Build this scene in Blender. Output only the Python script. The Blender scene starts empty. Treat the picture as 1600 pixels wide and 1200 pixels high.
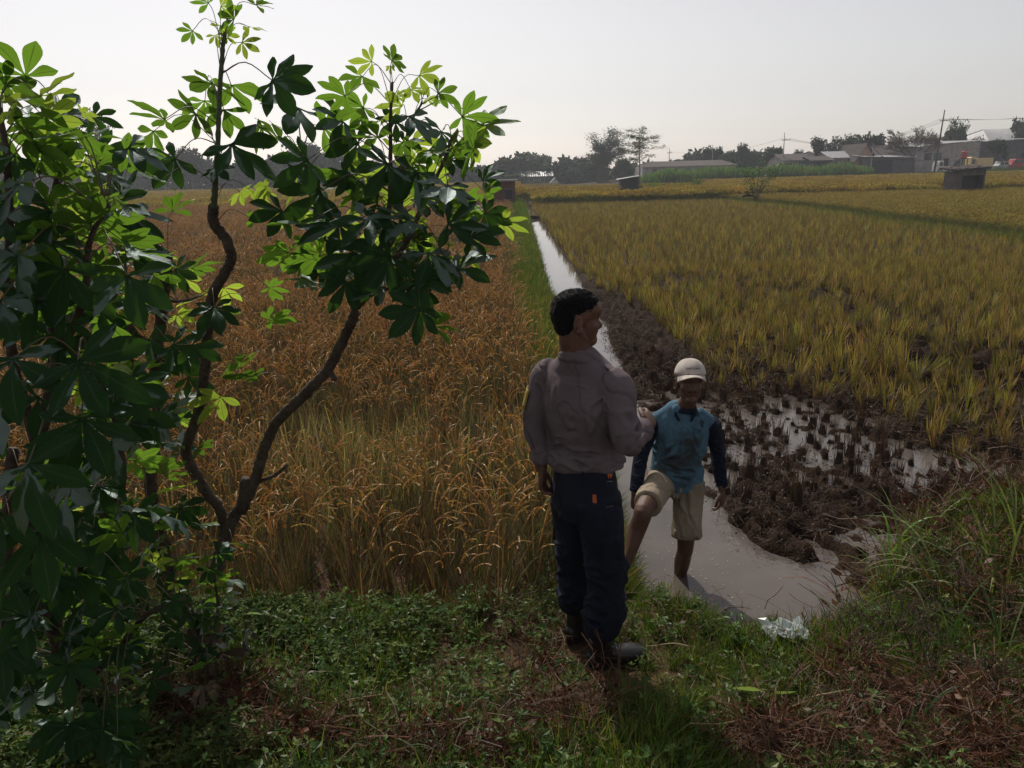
# Rice fields with a flooded channel, two men and a cassava bush, built in code
import bpy, math, random
import numpy as np
from mathutils import Vector, Matrix, Euler

random.seed(7)
RNG = np.random.default_rng(7)
SC = bpy.context.scene
COL = SC.collection

# ---------------------------------------------------------------- camera
F_PX, PITCH, ROLL, CAM_Z = 1186.0, math.radians(15.5), math.radians(-1.5), 2.6
cam_data = bpy.data.cameras.new('camera')
cam_data.sensor_width = 36.0
cam_data.lens = F_PX / 1600.0 * 36.0
cam_data.clip_start = 0.05
cam_data.clip_end = 4000.0
cam = bpy.data.objects.new('camera', cam_data)
COL.objects.link(cam)
CAM_ROT = Matrix.Rotation(math.pi / 2 - PITCH, 3, 'X') @ Matrix.Rotation(ROLL, 3, 'Z')
cam.matrix_world = Matrix.Translation((0, 0, CAM_Z)) @ CAM_ROT.to_4x4()
SC.camera = cam

# ---------------------------------------------------------------- sky, sun, exposure
SUN_AZ, SUN_EL = math.radians(-20.0), math.radians(46.0)
world = bpy.data.worlds.new('World')
SC.world = world
world.use_nodes = True
wn = world.node_tree
wn.nodes.clear()
w_out = wn.nodes.new('ShaderNodeOutputWorld')
w_bg = wn.nodes.new('ShaderNodeBackground')
w_sky = wn.nodes.new('ShaderNodeTexSky')
w_sky.sky_type = 'NISHITA'
w_sky.sun_disc = False
w_sky.sun_elevation = SUN_EL
w_sky.sun_rotation = SUN_AZ
w_sky.altitude = 0
w_sky.air_density = 1.0
w_sky.dust_density = 1.0
w_sky.ozone_density = 1.0
# hazy tropical air: the sky is nearly colourless everywhere
w_hsv = wn.nodes.new('ShaderNodeHueSaturation')
w_hsv.inputs['Saturation'].default_value = 0.28
w_mul = wn.nodes.new('ShaderNodeMix')
w_mul.data_type = 'RGBA'
w_mul.blend_type = 'MULTIPLY'
w_mul.inputs[0].default_value = 1.0
w_mul.inputs[7].default_value = (1.03, 0.975, .945, 1)
wn.links.new(w_sky.outputs[0], w_hsv.inputs['Color'])
wn.links.new(w_hsv.outputs[0], w_mul.inputs[6])
wn.links.new(w_mul.outputs[2], w_bg.inputs['Color'])
w_bg.inputs['Strength'].default_value = 0.15
wn.links.new(w_bg.outputs[0], w_out.inputs['Surface'])

sun_data = bpy.data.lights.new('sun', 'SUN')
sun_data.energy = 4.9
sun_data.angle = math.radians(0.6)
sun_data.color = (1.0, 0.93, 0.82)
sun = bpy.data.objects.new('sun', sun_data)
COL.objects.link(sun)
SUN_DIR = Vector((math.sin(SUN_AZ) * math.cos(SUN_EL), math.cos(SUN_AZ) * math.cos(SUN_EL), math.sin(SUN_EL)))
sun.rotation_euler = SUN_DIR.to_track_quat('Z', 'Y').to_euler()
sun.location = (0, 0, 30)

SC.view_settings.view_transform = 'Standard'
SC.view_settings.look = 'None'
SC.view_settings.exposure = -0.52
SC.view_settings.gamma = 1.0
SC.render.engine = 'CYCLES'
SC.cycles.max_bounces = 6
SC.cycles.diffuse_bounces = 3
SC.cycles.glossy_bounces = 3
SC.cycles.transmission_bounces = 4
SC.cycles.transparent_max_bounces = 8
SC.cycles.volume_bounces = 0
SC.cycles.use_denoising = True
SC.cycles.sample_clamp_indirect = 6.0

# ---------------------------------------------------------------- helpers
def px_ray(px, py):
    return CAM_ROT @ Vector(((px - 800) / F_PX, (600 - py) / F_PX, -1.0))

def on_z(px, py, z=0.0):
    d = px_ray(px, py)
    return Vector((0, 0, CAM_Z)) + d * ((z - CAM_Z) / d.z)

def at(px, py, y):
    d = px_ray(px, py)
    return Vector((0, 0, CAM_Z)) + d * (y / d.y)

def smooth(a, b, v):
    t = np.clip((v - a) / (b - a), 0, 1)
    return t * t * (3 - 2 * t)

_LAT = np.random.default_rng(3).random((256, 256))
def vnoise(x, y, s=1.0, seed=0):
    x = np.asarray(x, float) * s + seed * 17.3
    y = np.asarray(y, float) * s + seed * 5.1
    xi = np.floor(x).astype(int); yi = np.floor(y).astype(int)
    fx = x - xi; fy = y - yi
    fx = fx * fx * (3 - 2 * fx); fy = fy * fy * (3 - 2 * fy)
    L = lambda a, b: _LAT[a % 256, b % 256]
    return (L(xi, yi) * (1 - fx) * (1 - fy) + L(xi + 1, yi) * fx * (1 - fy)
            + L(xi, yi + 1) * (1 - fx) * fy + L(xi + 1, yi + 1) * fx * fy)

def fbm(x, y, s=1.0, oct=4, seed=0):
    v = 0; a = 1; t = 0
    for k in range(oct):
        v = v + a * vnoise(x, y, s * 2 ** k, seed + k * 3); t += a; a *= 0.5
    return v / t

def noise3(P, s, seed=0):
    return (vnoise(P[:, 0] + P[:, 2] * .7, P[:, 1] - P[:, 2] * .6, s, seed)
            + vnoise(P[:, 2] + P[:, 1] * .3, P[:, 0] - P[:, 1] * .8, s, seed + 9)) - 1.0

class MB:
    """collects geometry and links it as one mesh"""
    def __init__(self):
        self.v = []; self.f = []; self.m = []; self.c = []; self.uv = []
        self.mi = 0; self.col = (1, 1, 1)
    def add(self, verts, faces, uvs=None):
        o = len(self.v)
        self.v.extend([tuple(p) for p in verts])
        for k, f in enumerate(faces):
            self.f.append(tuple(i + o for i in f)); self.m.append(self.mi); self.c.append(self.col)
        self.uv.extend(uvs if uvs is not None else [(0, 0)] * len(verts))
    def box(self, lo, hi, M=None):
        x0, y0, z0 = lo; x1, y1, z1 = hi
        vs = [Vector(p) for p in ((x0, y0, z0), (x1, y0, z0), (x1, y1, z0), (x0, y1, z0), (x0, y0, z1), (x1, y0, z1), (x1, y1, z1), (x0, y1, z1))]
        if M is not None: vs = [M @ p for p in vs]
        self.add(vs, [(0, 3, 2, 1), (4, 5, 6, 7), (0, 1, 5, 4), (1, 2, 6, 5), (2, 3, 7, 6), (3, 0, 4, 7)])
    def tube(self, pts, radii, n=6, cap=True):
        pts = [Vector(p) for p in pts]
        if not hasattr(radii, '__len__'): radii = [radii] * len(pts)
        rings = []; up = None
        for i, p in enumerate(pts):
            t = (pts[min(i + 1, len(pts) - 1)] - pts[max(i - 1, 0)])
            if t.length < 1e-9: t = Vector((0, 0, 1))
            t.normalize()
            if up is None: up = t.orthogonal()
            a = (up - t * up.dot(t))
            a = a.normalized() if a.length > 1e-6 else t.orthogonal().normalized()
            b = t.cross(a); up = a
            rings.append([p + (a * math.cos(2 * math.pi * k / n) + b * math.sin(2 * math.pi * k / n)) * radii[i] for k in range(n)])
        vs = [q for r in rings for q in r]; fs = []
        for i in range(len(pts) - 1):
            for k in range(n):
                fs.append((i * n + k, i * n + (k + 1) % n, (i + 1) * n + (k + 1) % n, (i + 1) * n + k))
        if cap:
            fs.append(tuple(range(n - 1, -1, -1))); fs.append(tuple((len(pts) - 1) * n + k for k in range(n)))
        self.add(vs, fs)
    def strip(self, pts, widths, side, col=None):
        """a flat blade along pts; side = sideways vector"""
        if col is not None: self.col = col
        side = Vector(side); vs = []; n = len(pts)
        for p, w in zip(pts, widths):
            p = Vector(p); vs.append(p - side * w * .5); vs.append(p + side * w * .5)
        self.add(vs, [(2 * i, 2 * i + 1, 2 * i + 3, 2 * i + 2) for i in range(n - 1)])
    def mesh(self, name, mats, smooth_faces=False):
        me = bpy.data.meshes.new(name)
        me.from_pydata(self.v, [], self.f)
        for m in (mats if isinstance(mats, (list, tuple)) else [mats]): me.materials.append(m)
        if self.f:
            me.polygons.foreach_set('material_index', np.array(self.m, dtype=np.int32))
            me.polygons.foreach_set('use_smooth', np.full(len(self.f), smooth_faces, dtype=bool))
            ca = me.attributes.new('Col', 'FLOAT_COLOR', 'CORNER')
            cnt = np.array([len(f) for f in self.f])
            cc = np.repeat(np.c_[np.array(self.c, dtype=np.float32), np.ones(len(self.c), np.float32)], cnt, axis=0)
            ca.data.foreach_set('color', cc.ravel())
            uvl = me.uv_layers.new(name='UVMap')
            li = np.array([i for f in self.f for i in f])
            uvl.data.foreach_set('uv', np.array(self.uv, dtype=np.float32)[li].ravel())
        me.update()
        return me
    def build(self, name, mats, parent=None, smooth_faces=False):
        return link(name, self.mesh(name, mats, smooth_faces), parent)

def link(name, data, parent=None, loc=None):
    o = bpy.data.objects.new(name, data)
    COL.objects.link(o)
    if parent is not None:
        o.parent = parent
        o.matrix_parent_inverse = parent.matrix_world.inverted() if parent.matrix_world != Matrix.Identity(4) else Matrix.Identity(4)
    if loc is not None: o.location = loc
    return o

def tag(o, label=None, cat=None, group=None, kind=None):
    if label: o['label'] = label
    if cat: o['category'] = cat
    if group: o['group'] = group
    if kind: o['kind'] = kind
    return o

def empty(name, loc=(0, 0, 0), rz=0.0):
    o = bpy.data.objects.new(name, None)
    COL.objects.link(o)
    o.location = loc; o.rotation_euler = (0, 0, rz); o.empty_display_size = 0.1
    o.matrix_world = Matrix.Translation(loc) @ Matrix.Rotation(rz, 4, 'Z')
    return o

def child(o, parent):
    """parent a mesh built in world coordinates to a placed thing"""
    o.parent = parent
    o.matrix_parent_inverse = (Matrix.Translation(parent.location) @ parent.rotation_euler.to_matrix().to_4x4()).inverted()
    return o

def catmull(pts, n):
    P = [np.array(p, float) for p in pts]
    P = [2 * P[0] - P[1]] + P + [2 * P[-1] - P[-2]]
    out = []
    for i in range(1, len(P) - 2):
        for k in range(n):
            t = k / n
            out.append(0.5 * ((2 * P[i]) + (-P[i - 1] + P[i + 1]) * t + (2 * P[i - 1] - 5 * P[i] + 4 * P[i + 1] - P[i + 2]) * t * t
                              + (-P[i - 1] + 3 * P[i] - 3 * P[i + 1] + P[i + 2]) * t ** 3))
    out.append(P[-2])
    return np.array(out)

# ---------------------------------------------------------------- materials
def N(nt, kind, **kw):
    n = nt.nodes.new(kind)
    for k, v in kw.items(): setattr(n, k, v)
    return n

def pmat(name, c1, c2=None, rough=0.7, scale=8.0, detail=5.0, bump=0.0, bscale=None, spec=0.4, metal=0.0, coords='Object', contrast=(0.35, 0.65), use_col=False):
    m = bpy.data.materials.new(name); m.use_nodes = True
    nt = m.node_tree; b = nt.nodes['Principled BSDF']
    b.inputs['Roughness'].default_value = rough
    b.inputs['Specular IOR Level'].default_value = spec
    b.inputs['Metallic'].default_value = metal
    tc = N(nt, 'ShaderNodeTexCoord')
    nz = N(nt, 'ShaderNodeTexNoise'); nz.inputs['Scale'].default_value = scale; nz.inputs['Detail'].default_value = detail
    nz.inputs['Roughness'].default_value = 0.62
    nt.links.new(tc.outputs[coords], nz.inputs['Vector'])
    cr = N(nt, 'ShaderNodeValToRGB')
    cr.color_ramp.elements[0].position = contrast[0]; cr.color_ramp.elements[1].position = contrast[1]
    cr.color_ramp.elements[0].color = (*c1, 1); cr.color_ramp.elements[1].color = (*(c2 or c1), 1)
    nt.links.new(nz.outputs['Fac'], cr.inputs['Fac'])
    src = cr.outputs['Color']
    if use_col:
        at_ = N(nt, 'ShaderNodeAttribute', attribute_name='Col')
        mx = N(nt, 'ShaderNodeMix', data_type='RGBA', blend_type='MULTIPLY'); mx.inputs[0].default_value = 1
        nt.links.new(src, mx.inputs[6]); nt.links.new(at_.outputs['Color'], mx.inputs[7]); src = mx.outputs[2]
    nt.links.new(src, b.inputs['Base Color'])
    if bump:
        nb = N(nt, 'ShaderNodeTexNoise'); nb.inputs['Scale'].default_value = bscale or scale * 4; nb.inputs['Detail'].default_value = 4
        nt.links.new(tc.outputs[coords], nb.inputs['Vector'])
        bp = N(nt, 'ShaderNodeBump'); bp.inputs['Strength'].default_value = bump; bp.inputs['Distance'].default_value = 0.02
        nt.links.new(nb.outputs['Fac'], bp.inputs['Height']); nt.links.new(bp.outputs['Normal'], b.inputs['Normal'])
    return m

def fmat(name, tint=(1, 1, 1), transl=0.35, tcol=(1.2, 1.25, 0.6), rough=0.55, gloss=0.06, jitter=0.5, hue=0.03):
    """thin plant matter: colour from the Col attribute with a jitter for each plant, some light let through"""
    m = bpy.data.materials.new(name); m.use_nodes = True
    nt = m.node_tree; nt.nodes.clear()
    out = N(nt, 'ShaderNodeOutputMaterial')
    at_ = N(nt, 'ShaderNodeAttribute', attribute_name='Col')
    oi = N(nt, 'ShaderNodeObjectInfo')
    hs = N(nt, 'ShaderNodeHueSaturation')
    mr = N(nt, 'ShaderNodeMapRange'); mr.inputs['To Min'].default_value = 1 - jitter * .5; mr.inputs['To Max'].default_value = 1 + jitter * .5
    mh = N(nt, 'ShaderNodeMapRange'); mh.inputs['To Min'].default_value = 0.5 - hue; mh.inputs['To Max'].default_value = 0.5 + hue
    nt.links.new(oi.outputs['Random'], mr.inputs['Value'])
    wn_ = N(nt, 'ShaderNodeTexWhiteNoise', noise_dimensions='1D')
    nt.links.new(oi.outputs['Random'], wn_.inputs['W']); nt.links.new(wn_.outputs['Value'], mh.inputs['Value'])
    nt.links.new(at_.outputs['Color'], hs.inputs['Color']); nt.links.new(mr.outputs[0], hs.inputs['Value']); nt.links.new(mh.outputs[0], hs.inputs['Hue'])
    mx = N(nt, 'ShaderNodeMix', data_type='RGBA', blend_type='MULTIPLY'); mx.inputs[0].default_value = 1; mx.inputs[7].default_value = (*tint, 1)
    nt.links.new(hs.outputs[0], mx.inputs[6])
    df = N(nt, 'ShaderNodeBsdfDiffuse'); nt.links.new(mx.outputs[2], df.inputs['Color'])
    tm = N(nt, 'ShaderNodeMix', data_type='RGBA', blend_type='MULTIPLY'); tm.inputs[0].default_value = 1; tm.inputs[7].default_value = (*tcol, 1)
    nt.links.new(mx.outputs[2], tm.inputs[6])
    tr = N(nt, 'ShaderNodeBsdfTranslucent'); nt.links.new(tm.outputs[2], tr.inputs['Color'])
    ms = N(nt, 'ShaderNodeMixShader'); ms.inputs[0].default_value = transl
    nt.links.new(df.outputs[0], ms.inputs[1]); nt.links.new(tr.outputs[0], ms.inputs[2])
    gl = N(nt, 'ShaderNodeBsdfGlossy'); gl.inputs['Roughness'].default_value = rough; gl.inputs['Color'].default_value = (.8, .8, .8, 1)
    m2 = N(nt, 'ShaderNodeMixShader'); m2.inputs[0].default_value = gloss
    nt.links.new(ms.outputs[0], m2.inputs[1]); nt.links.new(gl.outputs[0], m2.inputs[2])
    nt.links.new(m2.outputs[0], out.inputs['Surface'])
    return m

# ---------------------------------------------------------------- scatter (only for uncountable ground cover)
def variants(name, meshes):
    c = bpy.data.collections.new(name + '_kinds')
    for i, me in enumerate(meshes):
        c.objects.link(bpy.data.objects.new('%s_kind_%02d' % (name, i), me))
    return c

def scatter(name, P, kinds, nk, scale, tilt=0.12, label=None, cat=None, zscale=None, yaw=None):
    n = len(P)
    me = bpy.data.meshes.new(name)
    me.from_pydata([tuple(p) for p in P], [], [])
    rot = np.c_[RNG.normal(0, tilt, n), RNG.normal(0, tilt, n), RNG.uniform(0, 2 * math.pi, n) if yaw is None else yaw]
    scl = np.asarray(scale, float) * np.ones(n)
    sv = np.c_[scl, scl, scl * (1 if zscale is None else zscale)]
    me.attributes.new('prot', 'FLOAT_VECTOR', 'POINT').data.foreach_set('vector', rot.astype(np.float32).ravel())
    me.attributes.new('pscl', 'FLOAT_VECTOR', 'POINT').data.foreach_set('vector', sv.astype(np.float32).ravel())
    me.attributes.new('pidx', 'INT', 'POINT').data.foreach_set('value', RNG.integers(0, nk, n).astype(np.int32))
    o = link(name, me)
    g = bpy.data.node_groups.new(name + '_scatter', 'GeometryNodeTree')
    g.interface.new_socket('Geometry', in_out='INPUT', socket_type='NodeSocketGeometry')
    g.interface.new_socket('Geometry', in_out='OUTPUT', socket_type='NodeSocketGeometry')
    gi = g.nodes.new('NodeGroupInput'); go = g.nodes.new('NodeGroupOutput')
    ci = g.nodes.new('GeometryNodeCollectionInfo'); ci.inputs['Collection'].default_value = kinds
    ci.inputs['Separate Children'].default_value = True; ci.inputs['Reset Children'].default_value = True
    ip = g.nodes.new('GeometryNodeInstanceOnPoints'); ip.inputs['Pick Instance'].default_value = True
    def attr(nm, tp):
        a = g.nodes.new('GeometryNodeInputNamedAttribute'); a.data_type = tp; a.inputs['Name'].default_value = nm
        return a.outputs['Attribute']
    e2r = g.nodes.new('FunctionNodeEulerToRotation')
    g.links.new(attr('prot', 'FLOAT_VECTOR'), e2r.inputs[0])
    g.links.new(gi.outputs[0], ip.inputs['Points']); g.links.new(ci.outputs[0], ip.inputs['Instance'])
    g.links.new(attr('pidx', 'INT'), ip.inputs['Instance Index'])
    g.links.new(e2r.outputs[0], ip.inputs['Rotation']); g.links.new(attr('pscl', 'FLOAT_VECTOR'), ip.inputs['Scale'])
    g.links.new(ip.outputs[0], go.inputs[0])
    o.modifiers.new('scatter', 'NODES').node_group = g
    tag(o, label, cat, kind='stuff')
    return o

# ================================================================ THE GROUND
BX = np.array([.30, .76, .92, 1.1, 1.5, 1.81, 2.2, 2.6, 3.1, 3.6, 5, 8, 20, 60])
BY = np.array([3.85, 3.95, 3.78, 3.54, 3.56, 3.70, 4.20, 4.55, 4.68, 4.85, 5.3, 6.2, 9, 14])
def left_edge(y): return 0.74 + 0.0095 * y + 0.05 * (vnoise(y, 0 * y, 1.3, 4) - .5)
def bank_y(x): return np.interp(x, BX, BY) + 0.10 * (vnoise(x, 0 * x, 3.0, 6) - .5)
CRY = np.array([0, 4.3, 4.9, 5.6, 6.5, 7.5, 9, 12.4, 20, 43, 120])
CRX = np.array([2.1, 2.0, 1.66, 1.5, 1.45, 1.35, 1.35, 1.52, 1.7, 1.75, 2.1])
def right_edge(y): return np.interp(y, CRY, CRX) + 0.22 * (fbm(y, 0 * y, 1.6, 3, 8) - .5)

FIELD_PX = [(845, 345), (870, 380), (905, 432), (955, 462), (1010, 492), (1052, 560), (1075, 602), (1135, 602), (1210, 595), (1320, 615), (1335, 655), (1410, 680), (1500, 690), (1640, 700)]
FIELD_W = np.array([on_z(a, b, 0.06)[:2] for a, b in FIELD_PX])
def in_stand(x, y, soft=0.0):
    """the standing stubble on the right begins beyond this line"""
    yb = np.interp(x, FIELD_W[:, 0], FIELD_W[:, 1])
    return y - yb

def ground_h(x, y):
    x = np.asarray(x, float); y = np.asarray(y, float)
    d = np.maximum(left_edge(y) - x, (bank_y(x) - y) * .8)
    # dry side
    near = 0.42 + 0.21 * np.clip(3.0 - y, 0, 3.2) + 0.16 * smooth(1.6, 3.0, x) * smooth(6.5, 4, y)
    near = near + 0.05 * (fbm(x, y, 2.2, 3, 1) - .5) + .02 * (fbm(x, y, 14, 2, 5) - .5)
    far_l = np.where(x < 0.02, 0.10, 0.0) + 0.0
    bund = 0.30 * smooth(-.12, .12, x) + 0.10
    lf = 0.10 + 0.20 * smooth(-.15, .15, x) + .03 * (fbm(x, y, 5, 2, 2) - .5)
    t = smooth(3.78, 3.46, y - 0.12 * (vnoise(x, 0 * x, 2.1, 3) - .5))
    t = np.maximum(t, smooth(.55, .80, x))
    dry = near * t + lf * (1 - t)
    # wet side: channel bed, clods of mud, the ground under the stubble
    r = right_edge(y)
    clod = np.abs(fbm(x, y, 3.2, 3, 11) - .5) * 2
    fine = fbm(x, y, 11, 3, 13) - .5
    base = -0.035 + 0.10 * smooth(.32, .0, clod) + 0.14 * fine
    base = base + 0.065 * smooth(5.9, 5.2, y + .25 * (x - 2)) * smooth(6.6, 5.9, 8 - 0) # near ridge
    ridge = np.exp(-((y - (5.35 + .12 * (x - 1.6))) / .42) ** 2) * .075
    pool = np.exp(-((x - 2.65) / 1.05) ** 2 - ((y - 7.3) / 1.35) ** 2) * .064 + np.exp(-((x - 3.9) / .5) ** 2 - ((y - 6.45) / .35) ** 2) * .06 + np.exp(-((x - 3.9) / .8) ** 2 - ((y - 6.2) / .7) ** 2) * .028
    upper = smooth(8.2, 9.6, y) * .055 + smooth(1.9, 2.3, x) * smooth(9.5, 10.5, y) * .03
    base = base + ridge - pool + upper + smooth(-0.4, .5, in_stand(x, y)) * .05
    far = smooth(16, 22, y)
    base = base * (1 - far) + 0.07 * far
    m = smooth(-.02, .16, x - r)
    wet = -0.16 * (1 - m) + base * m
    e = smooth(-.05, .28, d)
    h = np.where(d > -.05, wet * (1 - e) + dry * e, wet)
    # the village stands on slightly higher ground
    return h + 1.0 * smooth(127, 133, y) * smooth(14, 30, x)

def ticks(segs):
    out = []
    for a, b, s in segs:
        n = max(1, int(round((b - a) / s))); out += list(a + (b - a) * np.arange(n) / n)
    return np.array(out + [segs[-1][1]])
gx = ticks([(-900, -60, 60), (-60, -8, 4), (-8, -2, .5), (-2, .5, .09), (.5, 6, .032), (6, 10, .12), (10, 60, 4), (60, 900, 60)])
gy = ticks([(-6, 1.5, .5), (1.5, 3.8, .07), (3.8, 11, .034), (11, 18, .09), (18, 60, .8), (60, 200, 8), (200, 2000, 100)])
GX, GY = np.meshgrid(gx, gy)
GZ = ground_h(GX, GY)
nx, ny = len(gx), len(gy)
me = bpy.data.meshes.new('ground')
idx = np.arange(nx * ny).reshape(ny, nx)
quads = np.stack([idx[:-1, :-1], idx[:-1, 1:], idx[1:, 1:], idx[1:, :-1]], -1).reshape(-1, 4)
me.vertices.add(nx * ny); me.vertices.foreach_set('co', np.stack([GX, GY, GZ], -1).astype(np.float32).ravel())
me.loops.add(len(quads) * 4); me.loops.foreach_set('vertex_index', quads.astype(np.int32).ravel())
me.polygons.add(len(quads)); me.polygons.foreach_set('loop_start', np.arange(0, len(quads) * 4, 4, dtype=np.int32))
me.polygons.foreach_set('use_smooth', np.ones(len(quads), bool))
me.update(calc_edges=True)
# soil colour by place
dd = np.maximum(left_edge(GY) - GX, (bank_y(GX) - GY) * .8)
wetm = smooth(.2, -.05, dd)[..., None]
mud = np.array([.027, .016, .010]); soil = np.array([.085, .052, .030]); straw = np.array([.06, .04, .018])
farm = smooth(25, 60, GY)[..., None]
colr = mud * wetm + soil * (1 - wetm)
colr = colr * (1 - farm) + straw * farm
ca = me.color_attributes.new('Col', 'FLOAT_COLOR', 'POINT')
ca.data.foreach_set('color', np.concatenate([colr, np.ones_like(colr[..., :1])], -1).astype(np.float32).ravel())
M_GROUND = pmat('soil_and_mud', (.55, .55, .55), (1.35, 1.3, 1.2), rough=.88, scale=9, bump=.9, bscale=42, spec=.10, use_col=True)
me.materials.append(M_GROUND)
ground = link('ground', me)
tag(ground, kind='structure')

# ---------------------------------------------------------------- water
def water_mat():
    m = bpy.data.materials.new('muddy_water'); m.use_nodes = True
    nt = m.node_tree; b = nt.nodes['Principled BSDF']
    b.inputs['Roughness'].default_value = .035
    b.inputs['IOR'].default_value = 1.33
    b.inputs['Specular IOR Level'].default_value = .62
    tc = N(nt, 'ShaderNodeTexCoord')
    nz = N(nt, 'ShaderNodeTexNoise'); nz.inputs['Scale'].default_value = 1.4; nz.inputs['Detail'].default_value = 5
    nt.links.new(tc.outputs['Object'], nz.inputs['Vector'])
    cr = N(nt, 'ShaderNodeValToRGB')
    cr.color_ramp.elements[0].position = .3; cr.color_ramp.elements[0].color = (.088, .075, .067, 1)
    cr.color_ramp.elements[1].position = .72; cr.color_ramp.elements[1].color = (.138, .12, .108, 1)
    nt.links.new(nz.outputs['Fac'], cr.inputs['Fac']); nt.links.new(cr.outputs[0], b.inputs['Base Color'])
    n2 = N(nt, 'ShaderNodeTexNoise'); n2.inputs['Scale'].default_value = 7; n2.inputs['Detail'].default_value = 3
    nt.links.new(tc.outputs['Object'], n2.inputs['Vector'])
    bp = N(nt, 'ShaderNodeBump'); bp.inputs['Strength'].default_value = .05; bp.inputs['Distance'].default_value = .02
    nt.links.new(n2.outputs['Fac'], bp.inputs['Height']); nt.links.new(bp.outputs[0], b.inputs['Normal'])
    return m
M_WATER = water_mat()
wb = MB()
wb.add([(.3, 3.0, 0), (12, 3.2, 0), (12, 17, 0), (.3, 17, 0)], [(0, 1, 2, 3)])
wb.add([(.3, 17, 0), (4, 17, 0), (4, 130, 0), (.3, 130, 0)], [(0, 1, 2, 3)])
tag(wb.build('water', M_WATER), kind='structure')

# ================================================================ RICE, STUBBLE, GRASS
M_RICE = fmat('ripe_rice', transl=.28, tcol=(1.15, .98, .7), gloss=.05, rough=.5, jitter=.6, hue=.018)
M_GOLDEN = fmat('distant_ripe_rice', tint=(.88, 1.22, .70), transl=.3, tcol=(1.15, 1.0, .6), gloss=.04, rough=.5, jitter=.6, hue=.015)
M_STUB = fmat('rice_stubble', transl=.32, tcol=(1.15, 1.12, .6), gloss=.05, rough=.5, jitter=.95, hue=.02)
M_GRASS = fmat('grass', transl=.38, tcol=(1.2, 1.3, .5), gloss=.02, rough=.42, jitter=.6, hue=.02)
M_DRY = fmat('dry_stalks', transl=.2, tcol=(1.1, .9, .7), gloss=.03, jitter=.5, hue=.015)
R_ = random.Random(11)
def vary(c, a=.25):
    k = 1 + R_.uniform(-a, a)
    return tuple(max(.004, q * k * (1 + R_.uniform(-.08, .08))) for q in c)
def blade(mb, base, az, lean, L, w, col, seg=4, droop=1.0, twist=None):
    """grass-like blade that leans out and arches over"""
    d = Vector((math.cos(az), math.sin(az), 0)); pts = []; ws = []
    a = lean; p = Vector(base)
    for i in range(seg + 1):
        t = i / seg
        pts.append(p.copy()); ws.append(w * (1 - t ** 2.2) + .0004)
        p = p + (d * math.sin(a) + Vector((0, 0, 1)) * math.cos(a)) * (L / seg)
        a += droop * (0.35 + t) / seg
    s = az + math.pi / 2 + (twist if twist is not None else R_.uniform(-.9, .9))
    mb.strip(pts, ws, (math.cos(s), math.sin(s), R_.uniform(-.2, .2)), col)
    return pts

GOLD = (.40, .225, .07); STRAW = (.27, .17, .06); GREENY = (.085, .092, .035); BROWN = (.095, .052, .030)
def rice_clump(seed, ripe=True, nb=17, npan=7, H=.74, grains=8):
    R_.seed(seed); mb = MB()
    for i in range(nb):
        az = R_.uniform(0, 6.28); r = R_.uniform(0, .045)
        c = R_.choice([GREENY, GREENY, STRAW, BROWN, BROWN, (.16, .14, .05)])
        blade(mb, (r * math.cos(az), r * math.sin(az), 0), az, R_.uniform(.02, .28), H * R_.uniform(.65, 1.02), R_.uniform(.005, .010), vary(c), seg=4, droop=R_.uniform(.1, 1.4))
    for i in range(nb // 3):    # dry basal leaves
        az = R_.uniform(0, 6.28)
        blade(mb, (0, 0, .03), az, R_.uniform(.5, 1.1), R_.uniform(.2, .4), .007, vary(BROWN), seg=3, droop=1.4)
    for i in range(npan):
        az = R_.uniform(0, 6.28); L = H * R_.uniform(.78, 1.0)
        pts = blade(mb, (.02 * math.cos(az), .02 * math.sin(az), 0), az, R_.uniform(.03, .22), L, .004, vary(GREENY), seg=3, droop=.25)
        p = pts[-1]; a = R_.uniform(.1, .55); d = Vector((math.cos(az), math.sin(az), 0))
        base = vary(GOLD, .3); spine = [p.copy()]
        for g in range(grains):
            t = g / grains
            q = p + (d * math.sin(a) + Vector((0, 0, 1)) * math.cos(a)) * (.17 / grains)
            ax = (q - p).normalized(); s = ax.orthogonal().normalized(); s.rotate(Matrix.Rotation(R_.uniform(0, 6.28), 3, ax))
            w = .0085 * (1 - .5 * t)
            mb.col = vary(base, .2)
            mb.add([p, p + ax * .012 + s * w, q + ax * .006, p + ax * .012 - s * w * .8], [(0, 1, 2, 3)])
            p = q; a += R_.uniform(.8, 1.8) / grains; spine.append(p.copy())
        mb.strip(spine, [.006] * len(spine), (-d.y, d.x, .3), base)
    return mb
SG1 = (.20, .195, .032); SG2 = (.33, .245, .065); SG3 = (.31, .20, .08)
def stub_clump(seed, H=.42, n=24, green=.42, low=False):
    R_.seed(seed + 500); mb = MB()
    for i in range(n):
        az = R_.uniform(0, 6.28); r = R_.uniform(0, .05)
        c = SG1 if R_.random() < green else R_.choice([SG2, SG3, BROWN])
        blade(mb, (r * math.cos(az), r * math.sin(az), 0), az, R_.uniform(.0, .22), H * R_.uniform(.55, 1.08), R_.uniform(.007, .012), vary(c), seg=2 if low else 3, droop=R_.uniform(-.1, .5))
    for i in range(n // 3):
        az = R_.uniform(0, 6.28)
        blade(mb, (0, 0, .02), az, R_.uniform(.6, 1.3), R_.uniform(.12, .3), .007, vary(BROWN, .4), seg=2, droop=.9)
    return mb

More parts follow.
